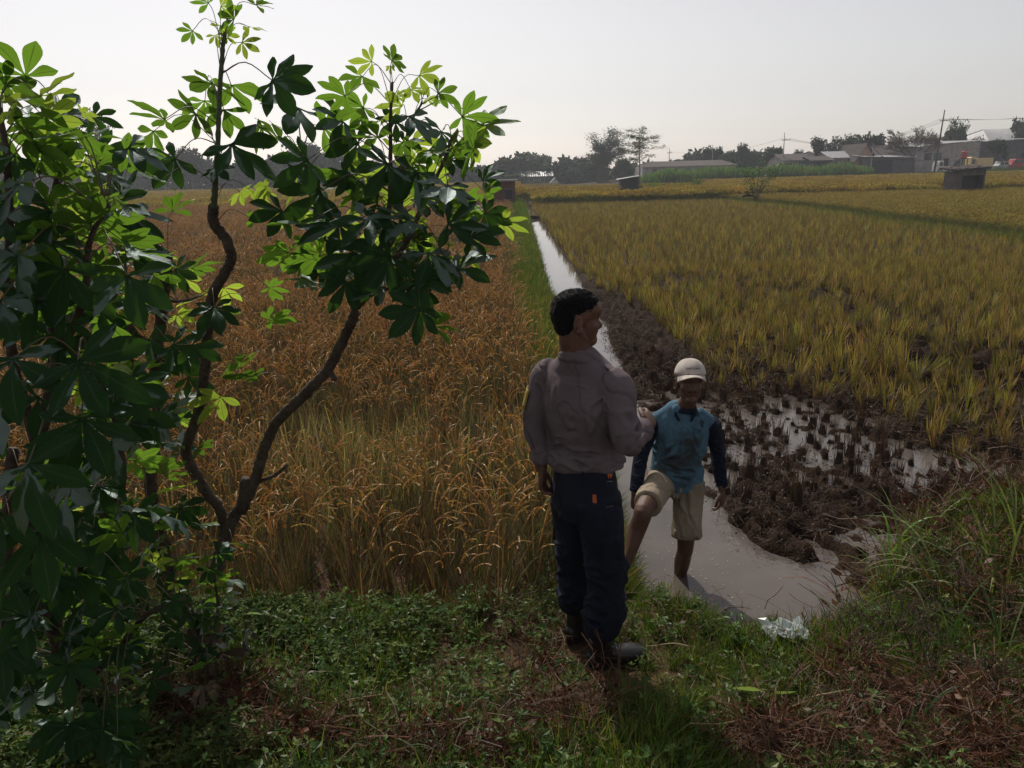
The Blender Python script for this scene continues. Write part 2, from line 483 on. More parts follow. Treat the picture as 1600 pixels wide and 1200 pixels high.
rice_hi = variants('rice', [rice_clump(i).mesh('rice_clump', M_RICE) for i in range(9)])
rice_lo = variants('rice_far', [rice_clump(40 + i, nb=9, npan=9, grains=4).mesh('rice_clump_far', M_RICE) for i in range(5)])
stub_hi = variants('stub', [stub_clump(i).mesh('stub_clump', M_STUB) for i in range(9)])
stub_lo = variants('stub_far', [stub_clump(30 + i, low=True, n=14).mesh('stub_clump_far', M_STUB) for i in range(5)])
def big_patch(seed, fn, n, R):
    """a metre of crop, for the far fields"""
    rr = random.Random(seed); mb = MB()
    for k in range(n):
        src = fn(seed * 7 + k % 5)
        a, s = rr.uniform(0, 6.28), rr.uniform(.9, 1.5); ox, oy = rr.uniform(-R, R), rr.uniform(-R, R)
        ca_, sa_ = math.cos(a), math.sin(a); o = len(mb.v)
        mb.v.extend([(ox + (x * ca_ - y * sa_) * s * 1.4, oy + (x * sa_ + y * ca_) * s * 1.4, z * (.85 + .3 * rr.random())) for x, y, z in src.v])
        mb.f.extend([tuple(i + o for i in f) for f in src.f]); mb.m.extend(src.m); mb.c.extend(src.c); mb.uv.extend(src.uv)
    return mb
rice_gold = variants('rice_golden', [rice_clump(70 + i, nb=9, npan=9, grains=4).mesh('rice_clump_golden', M_GOLDEN) for i in range(5)])
rice_patch = variants('rice_patch', [big_patch(i + 1, lambda s: rice_clump(s, nb=5, npan=6, grains=3, H=.75), 12, .5).mesh('rice_patch', M_GOLDEN) for i in range(3)])
stub_patch = variants('stub_patch', [big_patch(i + 5, lambda s: stub_clump(s, low=True, n=9, H=.42), 12, .5).mesh('stub_patch', M_STUB) for i in range(3)])

def grid_pts(x0, x1, y0, y1, s, jit=.35):
    xs = np.arange(x0, x1, s); ys = np.arange(y0, y1, s)
    X, Y = np.meshgrid(xs, ys); X = X.ravel() + RNG.normal(0, jit * s * .5, X.size); Y = Y.ravel() + RNG.normal(0, jit * s * .5, Y.size)
    return X, Y
def view_mask(X, Y, m=1.2):
    return (np.abs(X) < .70 * Y + m)
def put(X, Y, dz=0): return np.c_[X, Y, ground_h(X, Y) + dz]

# ---- left: ripe rice
X, Y = grid_pts(-11, .45, 3.60, 15, .185)
k = view_mask(X, Y) & (X < np.interp(Y, [4, 6, 9, 14], [.26, .28, .12, .0])) & (Y > 3.63 + .25 * (vnoise(X, 0 * X, 3, 2) - .5)) & (RNG.random(len(X)) > .04)
# a flattened, thin place in the crop
thin = np.exp(-((X + 1.15) / 1.15) ** 2 - ((Y - 6.0) / .65) ** 2)
k &= RNG.random(len(X)) > thin * .55
X, Y, thin = X[k], Y[k], thin[k]
scatter('rice_field', put(X, Y), rice_hi, 9, RNG.uniform(.80, 1.10, len(X)) * (1 - .28 * thin) * (.86 + .28 * fbm(X, Y, .9, 3, 71)), tilt=.17, label='ripe golden brown rice left of the water channel', cat='rice')
X, Y = grid_pts(-46, -.02, 15, 62, .34)
k = view_mask(X, Y) & (RNG.random(len(X)) > .03)
# narrow grassy paths cut the far crop into plots
path = (np.abs(Y - 30 - .05 * X) < .5) | (np.abs(Y - 46 + .1 * X) < .6)
k &= ~path
k &= ~((X > -2.6) & (X < .3) & (Y > 52) & (Y < 60))
X, Y = X[k], Y[k]
scatter('rice_field', put(X, Y), rice_lo, 5, RNG.uniform(1.1, 1.5, len(X)) * (.85 + .3 * fbm(X, Y, .5, 3, 73)), zscale=.72, tilt=.16, label='ripe rice stretching back from the bushes to the brick hut', cat='rice')

X = -1.15 + RNG.normal(0, .8, 420); Y = 6.0 + RNG.normal(0, .55, 420)
pale_k = variants('pale', [grass_like for grass_like in [stub_clump(90 + i, H=.62, n=10, green=0).mesh('pale_blades', fmat('pale_blades_%d' % i, tint=(1.1, 1.35, 2.0), transl=.25, jitter=.5)) for i in range(3)]])
scatter('sedge', put(X, Y), pale_k, 3, RNG.uniform(.6, 1.1, len(X)), tilt=.25, label='pale grey green blades in the thin flattened patch of the rice', cat='sedge')

# ---- right: tall cut stubble, then standing plots
X, Y = grid_pts(1.4, 16, 6.0, 20, .185)
s = in_stand(X, Y) + .55 * (fbm(X, Y, .9, 3, 21) - .5) * 2
k = view_mask(X, Y) & (X > right_edge(Y) + .12 + .35 * smooth(20, 10, Y)) & (RNG.random(len(X)) < smooth(-.75, .35, s)) & (RNG.random(len(X)) > .05)
X, Y, s = X[k], Y[k], s[k]
hole = fbm(X, Y, .45, 3, 31)
k2 = ~((hole > .66) & (RNG.random(len(X)) < .6))
X, Y, s = X[k2], Y[k2], s[k2]
scatter('stubble_field', put(X, Y), stub_hi, 9, RNG.uniform(.8, 1.18, len(X)) * (.82 + .12 * smooth(.0, 2.5, s)), tilt=.19, zscale=.74, label='tall green and yellow rice stubble right of the channel', cat='stubble')
B1 = np.array([on_z(a, b, .2)[:2] for a, b in [(900, 300), (1130, 313), (1250, 324), (1400, 346), (1600, 372), (1700, 384)]])
def bund1(x): return np.interp(x, B1[:, 0], B1[:, 1], left=B1[0, 1], right=B1[-1, 1])
B1 = B1[np.argsort(B1[:, 0])]
X, Y = grid_pts(1.9, 46, 20, 66, .29)
k = view_mask(X, Y) & (X > right_edge(Y) + .1) & (RNG.random(len(X)) > .03)
B1px = [(905, 303), (1130, 313), (1250, 324), (1400, 346), (1600, 372), (1700, 384)]
def px_line(pts, z):
    A = np.array([on_z(a, b, z)[:2] for a, b in pts]); return A
L1 = px_line(B1px, .2)
def side_of(L, X, Y):
    """positive beyond the polyline, measured in metres roughly away from the camera"""
    ang = np.arctan2(X, Y); la = np.arctan2(L[:, 0], L[:, 1]); lr = np.hypot(L[:, 0], L[:, 1])
    o = np.argsort(la)
    return np.hypot(X, Y) - np.interp(ang, la[o], lr[o])
s1 = side_of(L1, X, Y)
near_ = k & (s1 < -.1)
scatter('stubble_field', put(X[near_], Y[near_]), stub_lo, 5, RNG.uniform(1.1, 1.5, near_.sum()), zscale=.62, label='distant rice stubble between the channel and the first low dyke', cat='stubble')
L2 = px_line([(1000, 286), (1150, 290), (1300, 299), (1450, 312), (1600, 330), (1700, 342)], .2)
beyond = k & (s1 > .30)
s2 = side_of(L2, X, Y)
beyond &= ~((np.abs(s2) < .3))
beyond &= ~((np.abs(X - 35.7) < 2.2) & (np.abs(Y - 61.0) < 1.7))
scatter('rice_field', put(X[beyond], Y[beyond]), rice_gold, 5, RNG.uniform(1.1, 1.45, beyond.sum()), zscale=.52, label='standing golden rice beyond the first low dyke', cat='rice')
X, Y = grid_pts(-150, 125, 62, 172, 1.0)
k = view_mask(X, Y) & ~((X > 1.0) & (X < 2.2)) & (RNG.random(len(X)) > .02)
k &= ~((np.abs(X - 35.7) < 2.4) & (np.abs(Y - 62) < 2.0))
k &= ~((np.abs(X - Y * .158) < 1.9) & (Y > 66) & (Y < 92))
lim = np.where(X > 10, 128, 160)
k &= Y < lim
k &= ~((np.abs(Y - 100 - .1 * X) < 1.0) | (np.abs(Y - 78 + .12 * X) < .8))
g2 = (X > 2) & (X < 30) & (Y > 95)
scatter('rice_field', put(X[k & ~g2], Y[k & ~g2]), rice_patch, 3, RNG.uniform(1.0, 1.25, (k & ~g2).sum()), zscale=.9, tilt=.02, label='far ripe rice plots below the village and tree line', cat='rice')
scatter('stubble_field', put(X[k & g2], Y[k & g2]), stub_patch, 3, RNG.uniform(1.0, 1.25, (k & g2).sum()), tilt=.02, label='pale green far rice plot behind the slanting hut', cat='rice')

# ---- grass: bund along the channel, bank in front, dykes in the far fields
GR = [(.065, .125, .018), (.10, .165, .025), (.14, .175, .035), (.045, .09, .015)]
def grass_tuft(seed, H=.13, n=16, dry=.08, w=.005):
    R_.seed(seed + 900); mb = MB()
    for i in range(n):
        az = R_.uniform(0, 6.28); r = R_.uniform(0, .06); a2 = R_.uniform(0, 6.28)
        c = (.26, .19, .09) if R_.random() < dry else R_.choice(GR)
        blade(mb, (r * math.cos(a2), r * math.sin(a2), 0), az, R_.uniform(.1, .9), H * R_.uniform(.5, 1.3), R_.uniform(.7, 1.3) * w, vary(c), seg=3, droop=R_.uniform(.3, 1.6))
    return mb
def herb_tuft(seed, n=10):
    """small broad-leaved creeping weed"""
    R_.seed(seed + 1300); mb = MB()
    for i in range(n):
        a = R_.uniform(0, 6.28); r = R_.uniform(0, .07); h = R_.uniform(.02, .11)
        p = Vector((r * math.cos(a), r * math.sin(a), h)); c = R_.choice([(.065, .12, .028), (.09, .15, .04), (.05, .10, .02), (.13, .17, .045)])
        for j in range(R_.choice([2, 3, 4])):
            az = R_.uniform(0, 6.28); el = R_.uniform(-.3, .6); L = R_.uniform(.018, .035); w = L * .5
            d = Vector((math.cos(az) * math.cos(el), math.sin(az) * math.cos(el), math.sin(el))); s = d.cross(Vector((0, 0, 1))).normalized()
            mb.col = vary(c)
            mb.add([p, p + d * L * .45 + s * w * .5 + Vector((0, 0, .003)), p + d * L, p + d * L * .45 - s * w * .5 + Vector((0, 0, .003))], [(0, 1, 2, 3)])
        mb.col = (.10, .09, .04); mb.strip([(0, 0, 0), p], [.003, .002], (1, 0, 0))
    return mb
def dry_tangle(seed, n=26, R=.14, H=.09, col=(.085, .033, .014)):
    R_.seed(seed + 1700); mb = MB()
    for i in range(n):
        a = R_.uniform(0, 6.28); r = R_.uniform(0, R)
        p = Vector((r * math.cos(a), r * math.sin(a), R_.uniform(0, H * .6))); az = R_.uniform(0, 6.28); el = R_.uniform(-.1, .8)
        pts = []; L = R_.uniform(.06, .2)
        for k in range(4):
            pts.append(p.copy()); p = p + Vector((math.cos(az) * math.cos(el), math.sin(az) * math.cos(el), math.sin(el))) * L / 3
            az += R_.uniform(-.7, .7); el -= R_.uniform(0, .5)
        mb.strip(pts, [R_.uniform(.0015, .0038)] * 4, (-math.sin(az), math.cos(az), R_.uniform(-.4, .4)), vary(col, .5))
        if R_.random() < .35:
            q = pts[2]; s = Vector((R_.uniform(-1, 1), R_.uniform(-1, 1), R_.uniform(-.6, .6))).normalized(); t = s.orthogonal().normalized(); l = R_.uniform(.015, .035)
            mb.add([q, q + s * l * .5 + t * l * .3, q + s * l, q + s * l * .5 - t * l * .3], [(0, 1, 2, 3)])
    return mb
grass_k = variants('grass', [grass_tuft(i).mesh('grass_tuft', M_GRASS) for i in range(8)])
tall_k = variants('tall_grass', [grass_tuft(20 + i, H=.30, n=14, dry=.2, w=.008).mesh('tall_tuft', M_GRASS) for i in range(6)])
herb_k = variants('herb', [herb_tuft(i).mesh('herb_tuft', M_GRASS) for i in range(8)])
dry_k = variants('dry', [dry_tangle(i).mesh('dry_tangle', M_DRY) for i in range(7)])
straw_k = variants('straw', [dry_tangle(60 + i, n=10, R=.12, H=.04, col=(.10, .062, .032)).mesh('straw_litter', M_DRY) for i in range(6)])
mudl_k = variants('mud_litter', [dry_tangle(80 + i, n=9, R=.10, H=.03, col=(.055, .032, .020)).mesh('mud_litter', M_DRY) for i in range(6)])

def dist_bank(X, Y): return np.maximum(left_edge(Y) - X, (bank_y(X) - Y) * .8)
def dryness(X, Y):
    """1 where dead pulled weeds cover the bank"""
    blobs = [(on_z(870, 1125, .55), .24, .12), (on_z(850, 1040, .45), .10, .07), (on_z(1250, 1160, .6), .34, .11), (on_z(1450, 1085, .6), .40, .07),
             (on_z(470, 1150, .6), .24, .08), (on_z(330, 1080, .6), .3, .14), (on_z(1330, 1010, .6), .2, .06), (on_z(700, 1185, .6), .35, .06), (on_z(1560, 1180, .6), .3, .1)]
    v = 0 * X
    for p, a, b in blobs: v = np.maximum(v, np.exp(-((X - p.x) / a) ** 2 - ((Y - p.y) / b) ** 2))
    return v
X = RNG.uniform(-3.2, 4.2, 26000); Y = RNG.uniform(1.2, 6.2, 26000)
d = dist_bank(X, Y); dr = dryness(X, Y) + .35 * (fbm(X, Y, 5, 3, 41) - .5)
on = (d > .03) & ~((X < .15) & (Y > 3.72)) & view_mask(X, Y, .5)
n1 = fbm(X, Y, 1.7, 3, 51)
bare = (n1 < .36) & (RNG.random(len(X)) < .55)
bg_ = on_z(1226, 985, .30); clear = np.hypot(X - bg_.x, Y - bg_.y) < .15
on &= ~clear
boot = np.minimum(np.hypot(X - .40, (Y - 2.93) / 1.2), np.hypot(X - .30, (Y - 3.14) / 1.2)) < .15
k = on & (dr < .50) & (RNG.random(len(X)) < .62 + .3 * smooth(.0, .6, X)) & ~bare & ~boot
scatter('grass', put(X[k], Y[k]), grass_k, 8, RNG.uniform(.5, 1.15, k.sum()) * (.7 + .5 * smooth(.3, .8, n1[k])) * (.55 + .45 * smooth(.05, .5, d[k])), tilt=.2, label='short green grass covering the bank by the boots', cat='grass')
k = on & (dr < .5) & ~boot & (RNG.random(len(X)) < .11 + .6 * smooth(.3, -1.4, X))
scatter('weeds', put(X[k], Y[k]), herb_k, 8, RNG.uniform(.6, 1.25, k.sum()) * (.5 + .5 * smooth(.05, .45, d[k])), tilt=.25, label='small broad-leaved weeds creeping among the bank grass', cat='weeds')
k = on & (dr > .43) & (RNG.random(len(X)) < .45 + .55 * smooth(.4, .7, dr))
scatter('dead_weeds', put(X[k], Y[k]), dry_k, 7, RNG.uniform(.7, 1.5, k.sum()), tilt=.35, label='pulled reddish brown dead weeds heaped on the near bank', cat='dead weeds')
k = on & (RNG.random(len(X)) < .10)
scatter('straw', put(X[k], Y[k]), straw_k, 6, RNG.uniform(.6, 1.3, k.sum()), tilt=.3, label='loose pale straw lying in the bank grass', cat='straw')
# rough growth on the right corner and along the rice edge
X = RNG.uniform(-3, 5.5, 9000); Y = RNG.uniform(1.6, 6.6, 9000)
d = dist_bank(X, Y)
rm = smooth(1.5, 2.3, X + .3 * (Y - 4)) * (d > .04)
edge = np.exp(-((Y - 3.62) / .12) ** 2) * (X < .15)
k = (RNG.random(len(X)) < np.maximum(rm * .42, edge * .5)) & view_mask(X, Y, .6)
scatter('tall_grass', put(X[k], Y[k]), tall_k, 6, RNG.uniform(.45, .9, k.sum()), tilt=.25, label='rough knee-high grass on the right corner of the bank', cat='grass')
k = (RNG.random(len(X)) < rm * .20) & view_mask(X, Y, .6)
scatter('dead_weeds', put(X[k], Y[k], .06), dry_k, 7, RNG.uniform(1.0, 2.2, k.sum()), tilt=.6, label='dry brown twigs and leaves tangled through the right corner grass', cat='dead weeds')
# bund along the channel
X = RNG.uniform(-.1, 1.3, 15000); Y = 3.75 + (60 - 3.75) * RNG.random(15000) ** 1.9
k = (X < left_edge(Y) - .02) & (X > np.interp(Y, [4, 6, 9, 14], [.30, .26, .06, -.1]))
X, Y = X[k], Y[k]
scatter('grass', put(X, Y), grass_k, 8, RNG.uniform(.7, 1.4, len(X)) * (1 + Y / 40), tilt=.2, label='green grass on the narrow dyke along the channel', cat='grass')
k = RNG.random(len(X)) < .16
scatter('dyke_stalks', put(X[k], Y[k]), stub_lo, 5, RNG.uniform(.45, .8, k.sum()), tilt=.3, label='yellowing stalks among the grass of the narrow dyke', cat='grass')
# dykes in the right fields
def along(L, n, w):
    t = RNG.uniform(0, len(L) - 1.001, n); i = t.astype(int); f = (t - i)[:, None]
    P = L[i] * (1 - f) + L[i + 1] * f; return P[:, 0] + RNG.normal(0, w, n), P[:, 1] + RNG.normal(0, w, n)
X, Y = along(L1, 2600, .26)
scatter('grass', put(X, Y), grass_k, 8, RNG.uniform(1.2, 2.4, len(X)), tilt=.2, label='grass on the first low dyke across the right field', cat='grass')
X, Y = along(L2, 2400, .25)
scatter('grass', put(X, Y), grass_k, 8, RNG.uniform(2, 3.6, len(X)), tilt=.2, label='grass on the second low dyke farther back', cat='grass')
# litter on the mud
X = RNG.uniform(1.3, 8, 20000); Y = RNG.uniform(4.6, 16, 20000)
h = ground_h(X, Y); d = dist_bank(X, Y)
k = (h > .004) & (d < 0.02) & view_mask(X, Y) & (in_stand(X, Y) < 1.5) & (X > right_edge(Y))
scatter('straw', np.c_[X[k], Y[k], h[k]], mudl_k, 6, RNG.uniform(.5, 1.3, k.sum()), tilt=.35, label='rotten straw and roots trodden into the dark mud', cat='straw')
k = (h > -.03) & (d < 0) & view_mask(X, Y) & (np.abs(in_stand(X, Y)) < .9) & (RNG.random(len(X)) < .5)
scatter('straw', np.c_[X[k], Y[k], np.maximum(h[k], 0)], straw_k, 6, RNG.uniform(.7, 1.5, k.sum()), tilt=.35, label='fallen straw at the wet edge of the stubble', cat='straw')

# ---- cut tufts standing in the flooded strip, each one a thing
tuft_meshes = []
for i in range(8):
    R_.seed(i + 3000); mb = MB()
    for j in range(26):
        az = R_.uniform(0, 6.28); r = R_.uniform(0, .038)
        blade(mb, (r * math.cos(az), r * math.sin(az), -.05), az, R_.uniform(0, .22), R_.uniform(.16, .30), R_.uniform(.006, .011), vary(R_.choice([(.06, .034, .022), (.04, .024, .017), (.10, .06, .034)]), .3), seg=2, droop=R_.uniform(-.1, .5))
    mb.col = (.03, .02, .014); mb.tube([(0, 0, -.06), (0, 0, .05), (.003, 0, .11)], [.045, .034, .022], n=7)
    tuft_meshes.append(mb.mesh('stubble_tuft', M_DRY))
cnt = 0
X, Y = grid_pts(1.75, 6.2, 5.4, 10.8, .225, .22)
o = np.argsort(Y)
for x, y in zip(X[o], Y[o]):
    y = float(y); x = float(x)
    s = float(in_stand(x, y)); w = float(ground_h(x, y))
    if s > .0 or not view_mask(x, y, .1) or float(dist_bank(np.array(x), np.array(y))) > -.12: continue
    if w < -.13: continue
    if x < float(right_edge(y)) + .22 or RNG.random() < .08 or cnt >= 290: continue
    t = link('stubble_tuft', tuft_meshes[cnt % 8]); cnt += 1
    t.location = (x, y, max(w, -.04)); t.rotation_euler = (RNG.normal(0, .1), RNG.normal(0, .1), RNG.uniform(0, 6.28))
    k_ = RNG.uniform(.6, 1.25); t.scale = (k_, k_, k_ * RNG.uniform(.7, 1.2))
    if w < -.012: tag(t, 'dark cut rice tuft standing alone in open water right of the farmer', 'stubble', group='cut rice tufts in the open water')
    else: tag(t, 'dark cut rice tuft rooted on the raised wet mud right of the farmer', 'stubble', group='cut rice tufts on the wet mud')
print('tufts', cnt)

# ================================================================ PEOPLE
def ellipsoid(mb, c, ax, r, n=14, m=10):
    """ax: 3 unit vectors, r: 3 radii"""
    c = Vector(c); vs = [c + ax[2] * r[2]]
    for i in range(1, m):
        th = math.pi * i / m
        for k in range(n):
            ph = 2 * math.pi * k / n
            vs.append(c + ax[0] * (r[0] * math.sin(th) * math.cos(ph)) + ax[1] * (r[1] * math.sin(th) * math.sin(ph)) + ax[2] * (r[2] * math.cos(th)))
    vs.append(c - ax[2] * r[2]); fs = []
    for k in range(n): fs.append((0, 1 + k, 1 + (k + 1) % n))
    for i in range(m - 2):
        for k in range(n):
            a = 1 + i * n + k; b = 1 + i * n + (k + 1) % n
            fs.append((a, a + n, b + n, b))
    L = len(vs) - 1; o = 1 + (m - 2) * n
    for k in range(n): fs.append((o + k, L, o + (k + 1) % n))
    mb.add(vs, fs)

def sweep(mb, secs, n=16, sub=4, side=None, cap=.5, openend=False):
    """secs: (point, ra) or (point, ra, rb[, side]); ra along side, rb across. round closed ends"""
    rows = []
    for s in secs:
        p = s[0]; ra = s[1]; rb = s[2] if len(s) > 2 else ra
        sd = Vector(s[3]) if len(s) > 3 else (Vector(side) if side is not None else Vector((0, 0, 0)))
        rows.append([*p, ra, rb, *sd])
    R = catmull(rows, sub) if len(rows) > 2 else np.array([np.array(rows[0]) * (1 - t) + np.array(rows[1]) * t for t in np.linspace(0, 1, sub + 1)])
    pts = [Vector(r[:3]) for r in R]; rings = []; ups = None
    tans = []
    for i in range(len(pts)):
        t = pts[min(i + 1, len(pts) - 1)] - pts[max(i - 1, 0)]; tans.append(t.normalized())
    def ring(p, t, a, b, ra, rb):
        return [p + a * (ra * math.cos(2 * math.pi * k / n)) + b * (rb * math.sin(2 * math.pi * k / n)) for k in range(n)]
    frames = []
    for i, p in enumerate(pts):
        t = tans[i]; sd = Vector(R[i][5:8])
        if sd.length < 1e-5: sd = ups if ups is not None else t.orthogonal()
        a = sd - t * sd.dot(t)
        a = a.normalized() if a.length > 1e-4 else t.orthogonal().normalized()
        ups = a; frames.append((t, a, t.cross(a)))
    def end(i, sgn):
        t, a, b = frames[i]; ra, rb = abs(R[i][3]), abs(R[i][4]); rr = min(ra, rb) * cap
        return [ring(pts[i] + t * sgn * rr * math.sin(q), t, a, b, ra * math.cos(q), rb * math.cos(q)) for q in (0.5, 1.0, 1.35)]
    if cap > 0:
        rings += end(0, -1)[::-1]
    for i in range(len(pts)):
        t, a, b = frames[i]; rings.append(ring(pts[i], t, a, b, abs(R[i][3]), abs(R[i][4])))
    if cap > 0: rings += end(len(pts) - 1, 1)
    vs = [q for r in rings for q in r]; fs = []
    for i in range(len(rings) - 1):
        for k in range(n): fs.append((i * n + k, i * n + (k + 1) % n, (i + 1) * n + (k + 1) % n, (i + 1) * n + k))
    if not openend:
        fs.append(tuple(range(n - 1, -1, -1))); fs.append(tuple((len(rings) - 1) * n + k for k in range(n)))
    mb.add(vs, fs)

def fuse(name, mb, mats, voxel=.006, smooth_n=4, parent=None, disp=None, fac=.5):
    """melt overlapping closed pieces into one continuous skin"""
    me = bpy.data.meshes.new(name + '_raw'); me.from_pydata(mb.v, [], mb.f); me.update()
    o = bpy.data.objects.new(name + '_raw', me); COL.objects.link(o)
    r = o.modifiers.new('r', 'REMESH'); r.mode = 'VOXEL'; r.voxel_size = voxel; r.use_smooth_shade = True
    if smooth_n:
        s = o.modifiers.new('s', 'SMOOTH'); s.iterations = smooth_n; s.factor = fac
    dg = bpy.context.evaluated_depsgraph_get()
    out = bpy.data.meshes.new_from_object(o.evaluated_get(dg))
    bpy.data.objects.remove(o)
    out.name = name
    nv = len(out.vertices)
    if disp is not None:
        co = np.empty(nv * 3, np.float32); out.vertices.foreach_get('co', co); co = co.reshape(-1, 3)
        no = np.empty(nv * 3, np.float32); out.vertices.foreach_get('normal', no); no = no.reshape(-1, 3)
        co = disp(co.astype(float), no.astype(float))
        out.vertices.foreach_set('co', co.astype(np.float32).ravel())
    out.materials.clear()
    for m in (mats if isinstance(mats, (list, tuple)) else [mats]): out.materials.append(m)
    out.polygons.foreach_set('use_smooth', np.ones(len(out.polygons), bool))
    out.update()
    return link(name, out, parent)

def folds(P, Nn, items, amp, fine=.0015, fs=18, k=2.0):
    """creases: each item (point, direction, length, width, depth)"""
    D = amp * noise3(P, 6.0, 3) + fine * noise3(P, fs, 5)
    cr = noise3(P * np.array([1., 1., .75]), 8.5, 21) + .35 * noise3(P, 23, 25); D = D - .0045 * (amp / .006) * np.exp(-(cr / .075) ** 2) + .0022 * np.exp(-((cr - .2) / .1) ** 2)
    P0 = P; P = P + np.c_[noise3(P, 9, 1), noise3(P, 9, 7), noise3(P, 9, 13)] * .028
    for (c, d, L, w, dep) in items:
        c = np.array(c, float); d = np.array(Vector(d).normalized()); v = P - c
        t = v @ d; r = np.linalg.norm(v - t[:, None] * d, axis=1)
        wig = w * (1 + .4 * np.sin(t * 37))
        D = D - k * dep * np.exp(-(r / wig) ** 2) * np.exp(-(t / L) ** 2) + k * dep * .7 * np.exp(-((r - 1.7 * wig) / wig) ** 2) * np.exp(-(t / L) ** 2)
    return P0 + Nn * D[:, None]

def skin_mat(name, c):
    m = pmat(name, tuple(q * .8 for q in c), tuple(q * 1.15 for q in c), rough=.48, scale=14, bump=.25, bscale=220, spec=.45)
    return m
M_SKIN1 = skin_mat('brown_skin', (.115, .050, .031))
M_SKIN2 = skin_mat('dark_brown_skin', (.10, .045, .028))
def cloth_mat(name, c1, c2, scale=6, rough=.9, bump=.35, weave=420, contrast=(.35, .65)):
    return pmat(name, c1, c2, rough=rough, scale=scale, bump=bump, bscale=weave, spec=.15, contrast=contrast)
M_SHIRT = cloth_mat('mauve_grey_twill', (.135, .104, .116), (.17, .135, .15))
M_NAVY = cloth_mat('navy_ripstop', (.010, .012, .022), (.016, .018, .032), rough=.8)
M_HAIR = pmat('black_hair', (.005, .0045, .005), (.010, .009, .010), rough=.6, scale=60, bump=.6, bscale=300, spec=.15)
M_BOOT = pmat('black_boot_leather', (.012, .011, .011), (.025, .023, .022), rough=.33, scale=12, bump=.15, bscale=60, spec=.5)
M_YELLOW = pmat('yellow_armband', (.30, .23, .04), (.38, .29, .05), rough=.7, scale=20)
M_ORANGE = pmat('orange_thread', (.38, .085, .02), (.46, .11, .025), rough=.7, scale=30)
M_BLUE = cloth_mat('faded_blue_jersey', (.058, .125, .185), (.09, .18, .25), scale=3.5)
def soil_on(m, centre, scale, lo, hi, dark):
    nt = m.node_tree; b = nt.nodes['Principled BSDF']; src = b.inputs['Base Color'].links[0].from_socket
    tc = N(nt, 'ShaderNodeTexCoord'); nz = N(nt, 'ShaderNodeTexNoise'); nz.inputs['Scale'].default_value = scale; nz.inputs['Detail'].default_value = 8; nz.inputs['Roughness'].default_value = .7
    nt.links.new(tc.outputs['Object'], nz.inputs['Vector'])
    vd = N(nt, 'ShaderNodeVectorMath', operation='DISTANCE'); vd.inputs[1].default_value = centre; nt.links.new(tc.outputs['Object'], vd.inputs[0])
    mr = N(nt, 'ShaderNodeMapRange'); mr.inputs['From Min'].default_value = .06; mr.inputs['From Max'].default_value = .26; mr.inputs['To Min'].default_value = .14; mr.inputs['To Max'].default_value = -.10
    nt.links.new(vd.outputs['Value'], mr.inputs['Value'])
    ad = N(nt, 'ShaderNodeMath', operation='ADD'); nt.links.new(nz.outputs['Fac'], ad.inputs[0]); nt.links.new(mr.outputs[0], ad.inputs[1])
    cr = N(nt, 'ShaderNodeValToRGB'); cr.color_ramp.elements[0].position = lo; cr.color_ramp.elements[1].position = hi
    nt.links.new(ad.outputs[0], cr.inputs['Fac'])
    mx = N(nt, 'ShaderNodeMix', data_type='RGBA'); nt.links.new(cr.outputs[0], mx.inputs[0]); nt.links.new(src, mx.inputs[6]); mx.inputs[7].default_value = (*dark, 1)
    nt.links.new(mx.outputs[2], b.inputs['Base Color'])
soil_on(M_BLUE, (1.03, 4.40, .86), 11, .46, .66, (.045, .052, .055))
M_DNAVY = cloth_mat('dark_navy_jersey', (.008, .011, .024), (.013, .018, .034), scale=5)
M_BEIGE = cloth_mat('beige_cotton', (.22, .18, .13), (.36, .30, .225), scale=5)
M_CAP = cloth_mat('cream_cap_cotton', (.46, .41, .37), (.64, .58, .53), scale=14)
M_INK = pmat('dark_print', (.02, .025, .04), (.03, .035, .05), rough=.8)
M_STAIN = pmat('mud_stain', (.055, .06, .06), (.09, .095, .09), rough=.95, scale=30)
M_MOUTH = pmat('mouth_dark', (.02, .008, .006), (.03, .01, .008), rough=.6)
M_EYE = pmat('eye_dark', (.02, .012, .01), (.05, .03, .025), rough=.2, spec=.6)

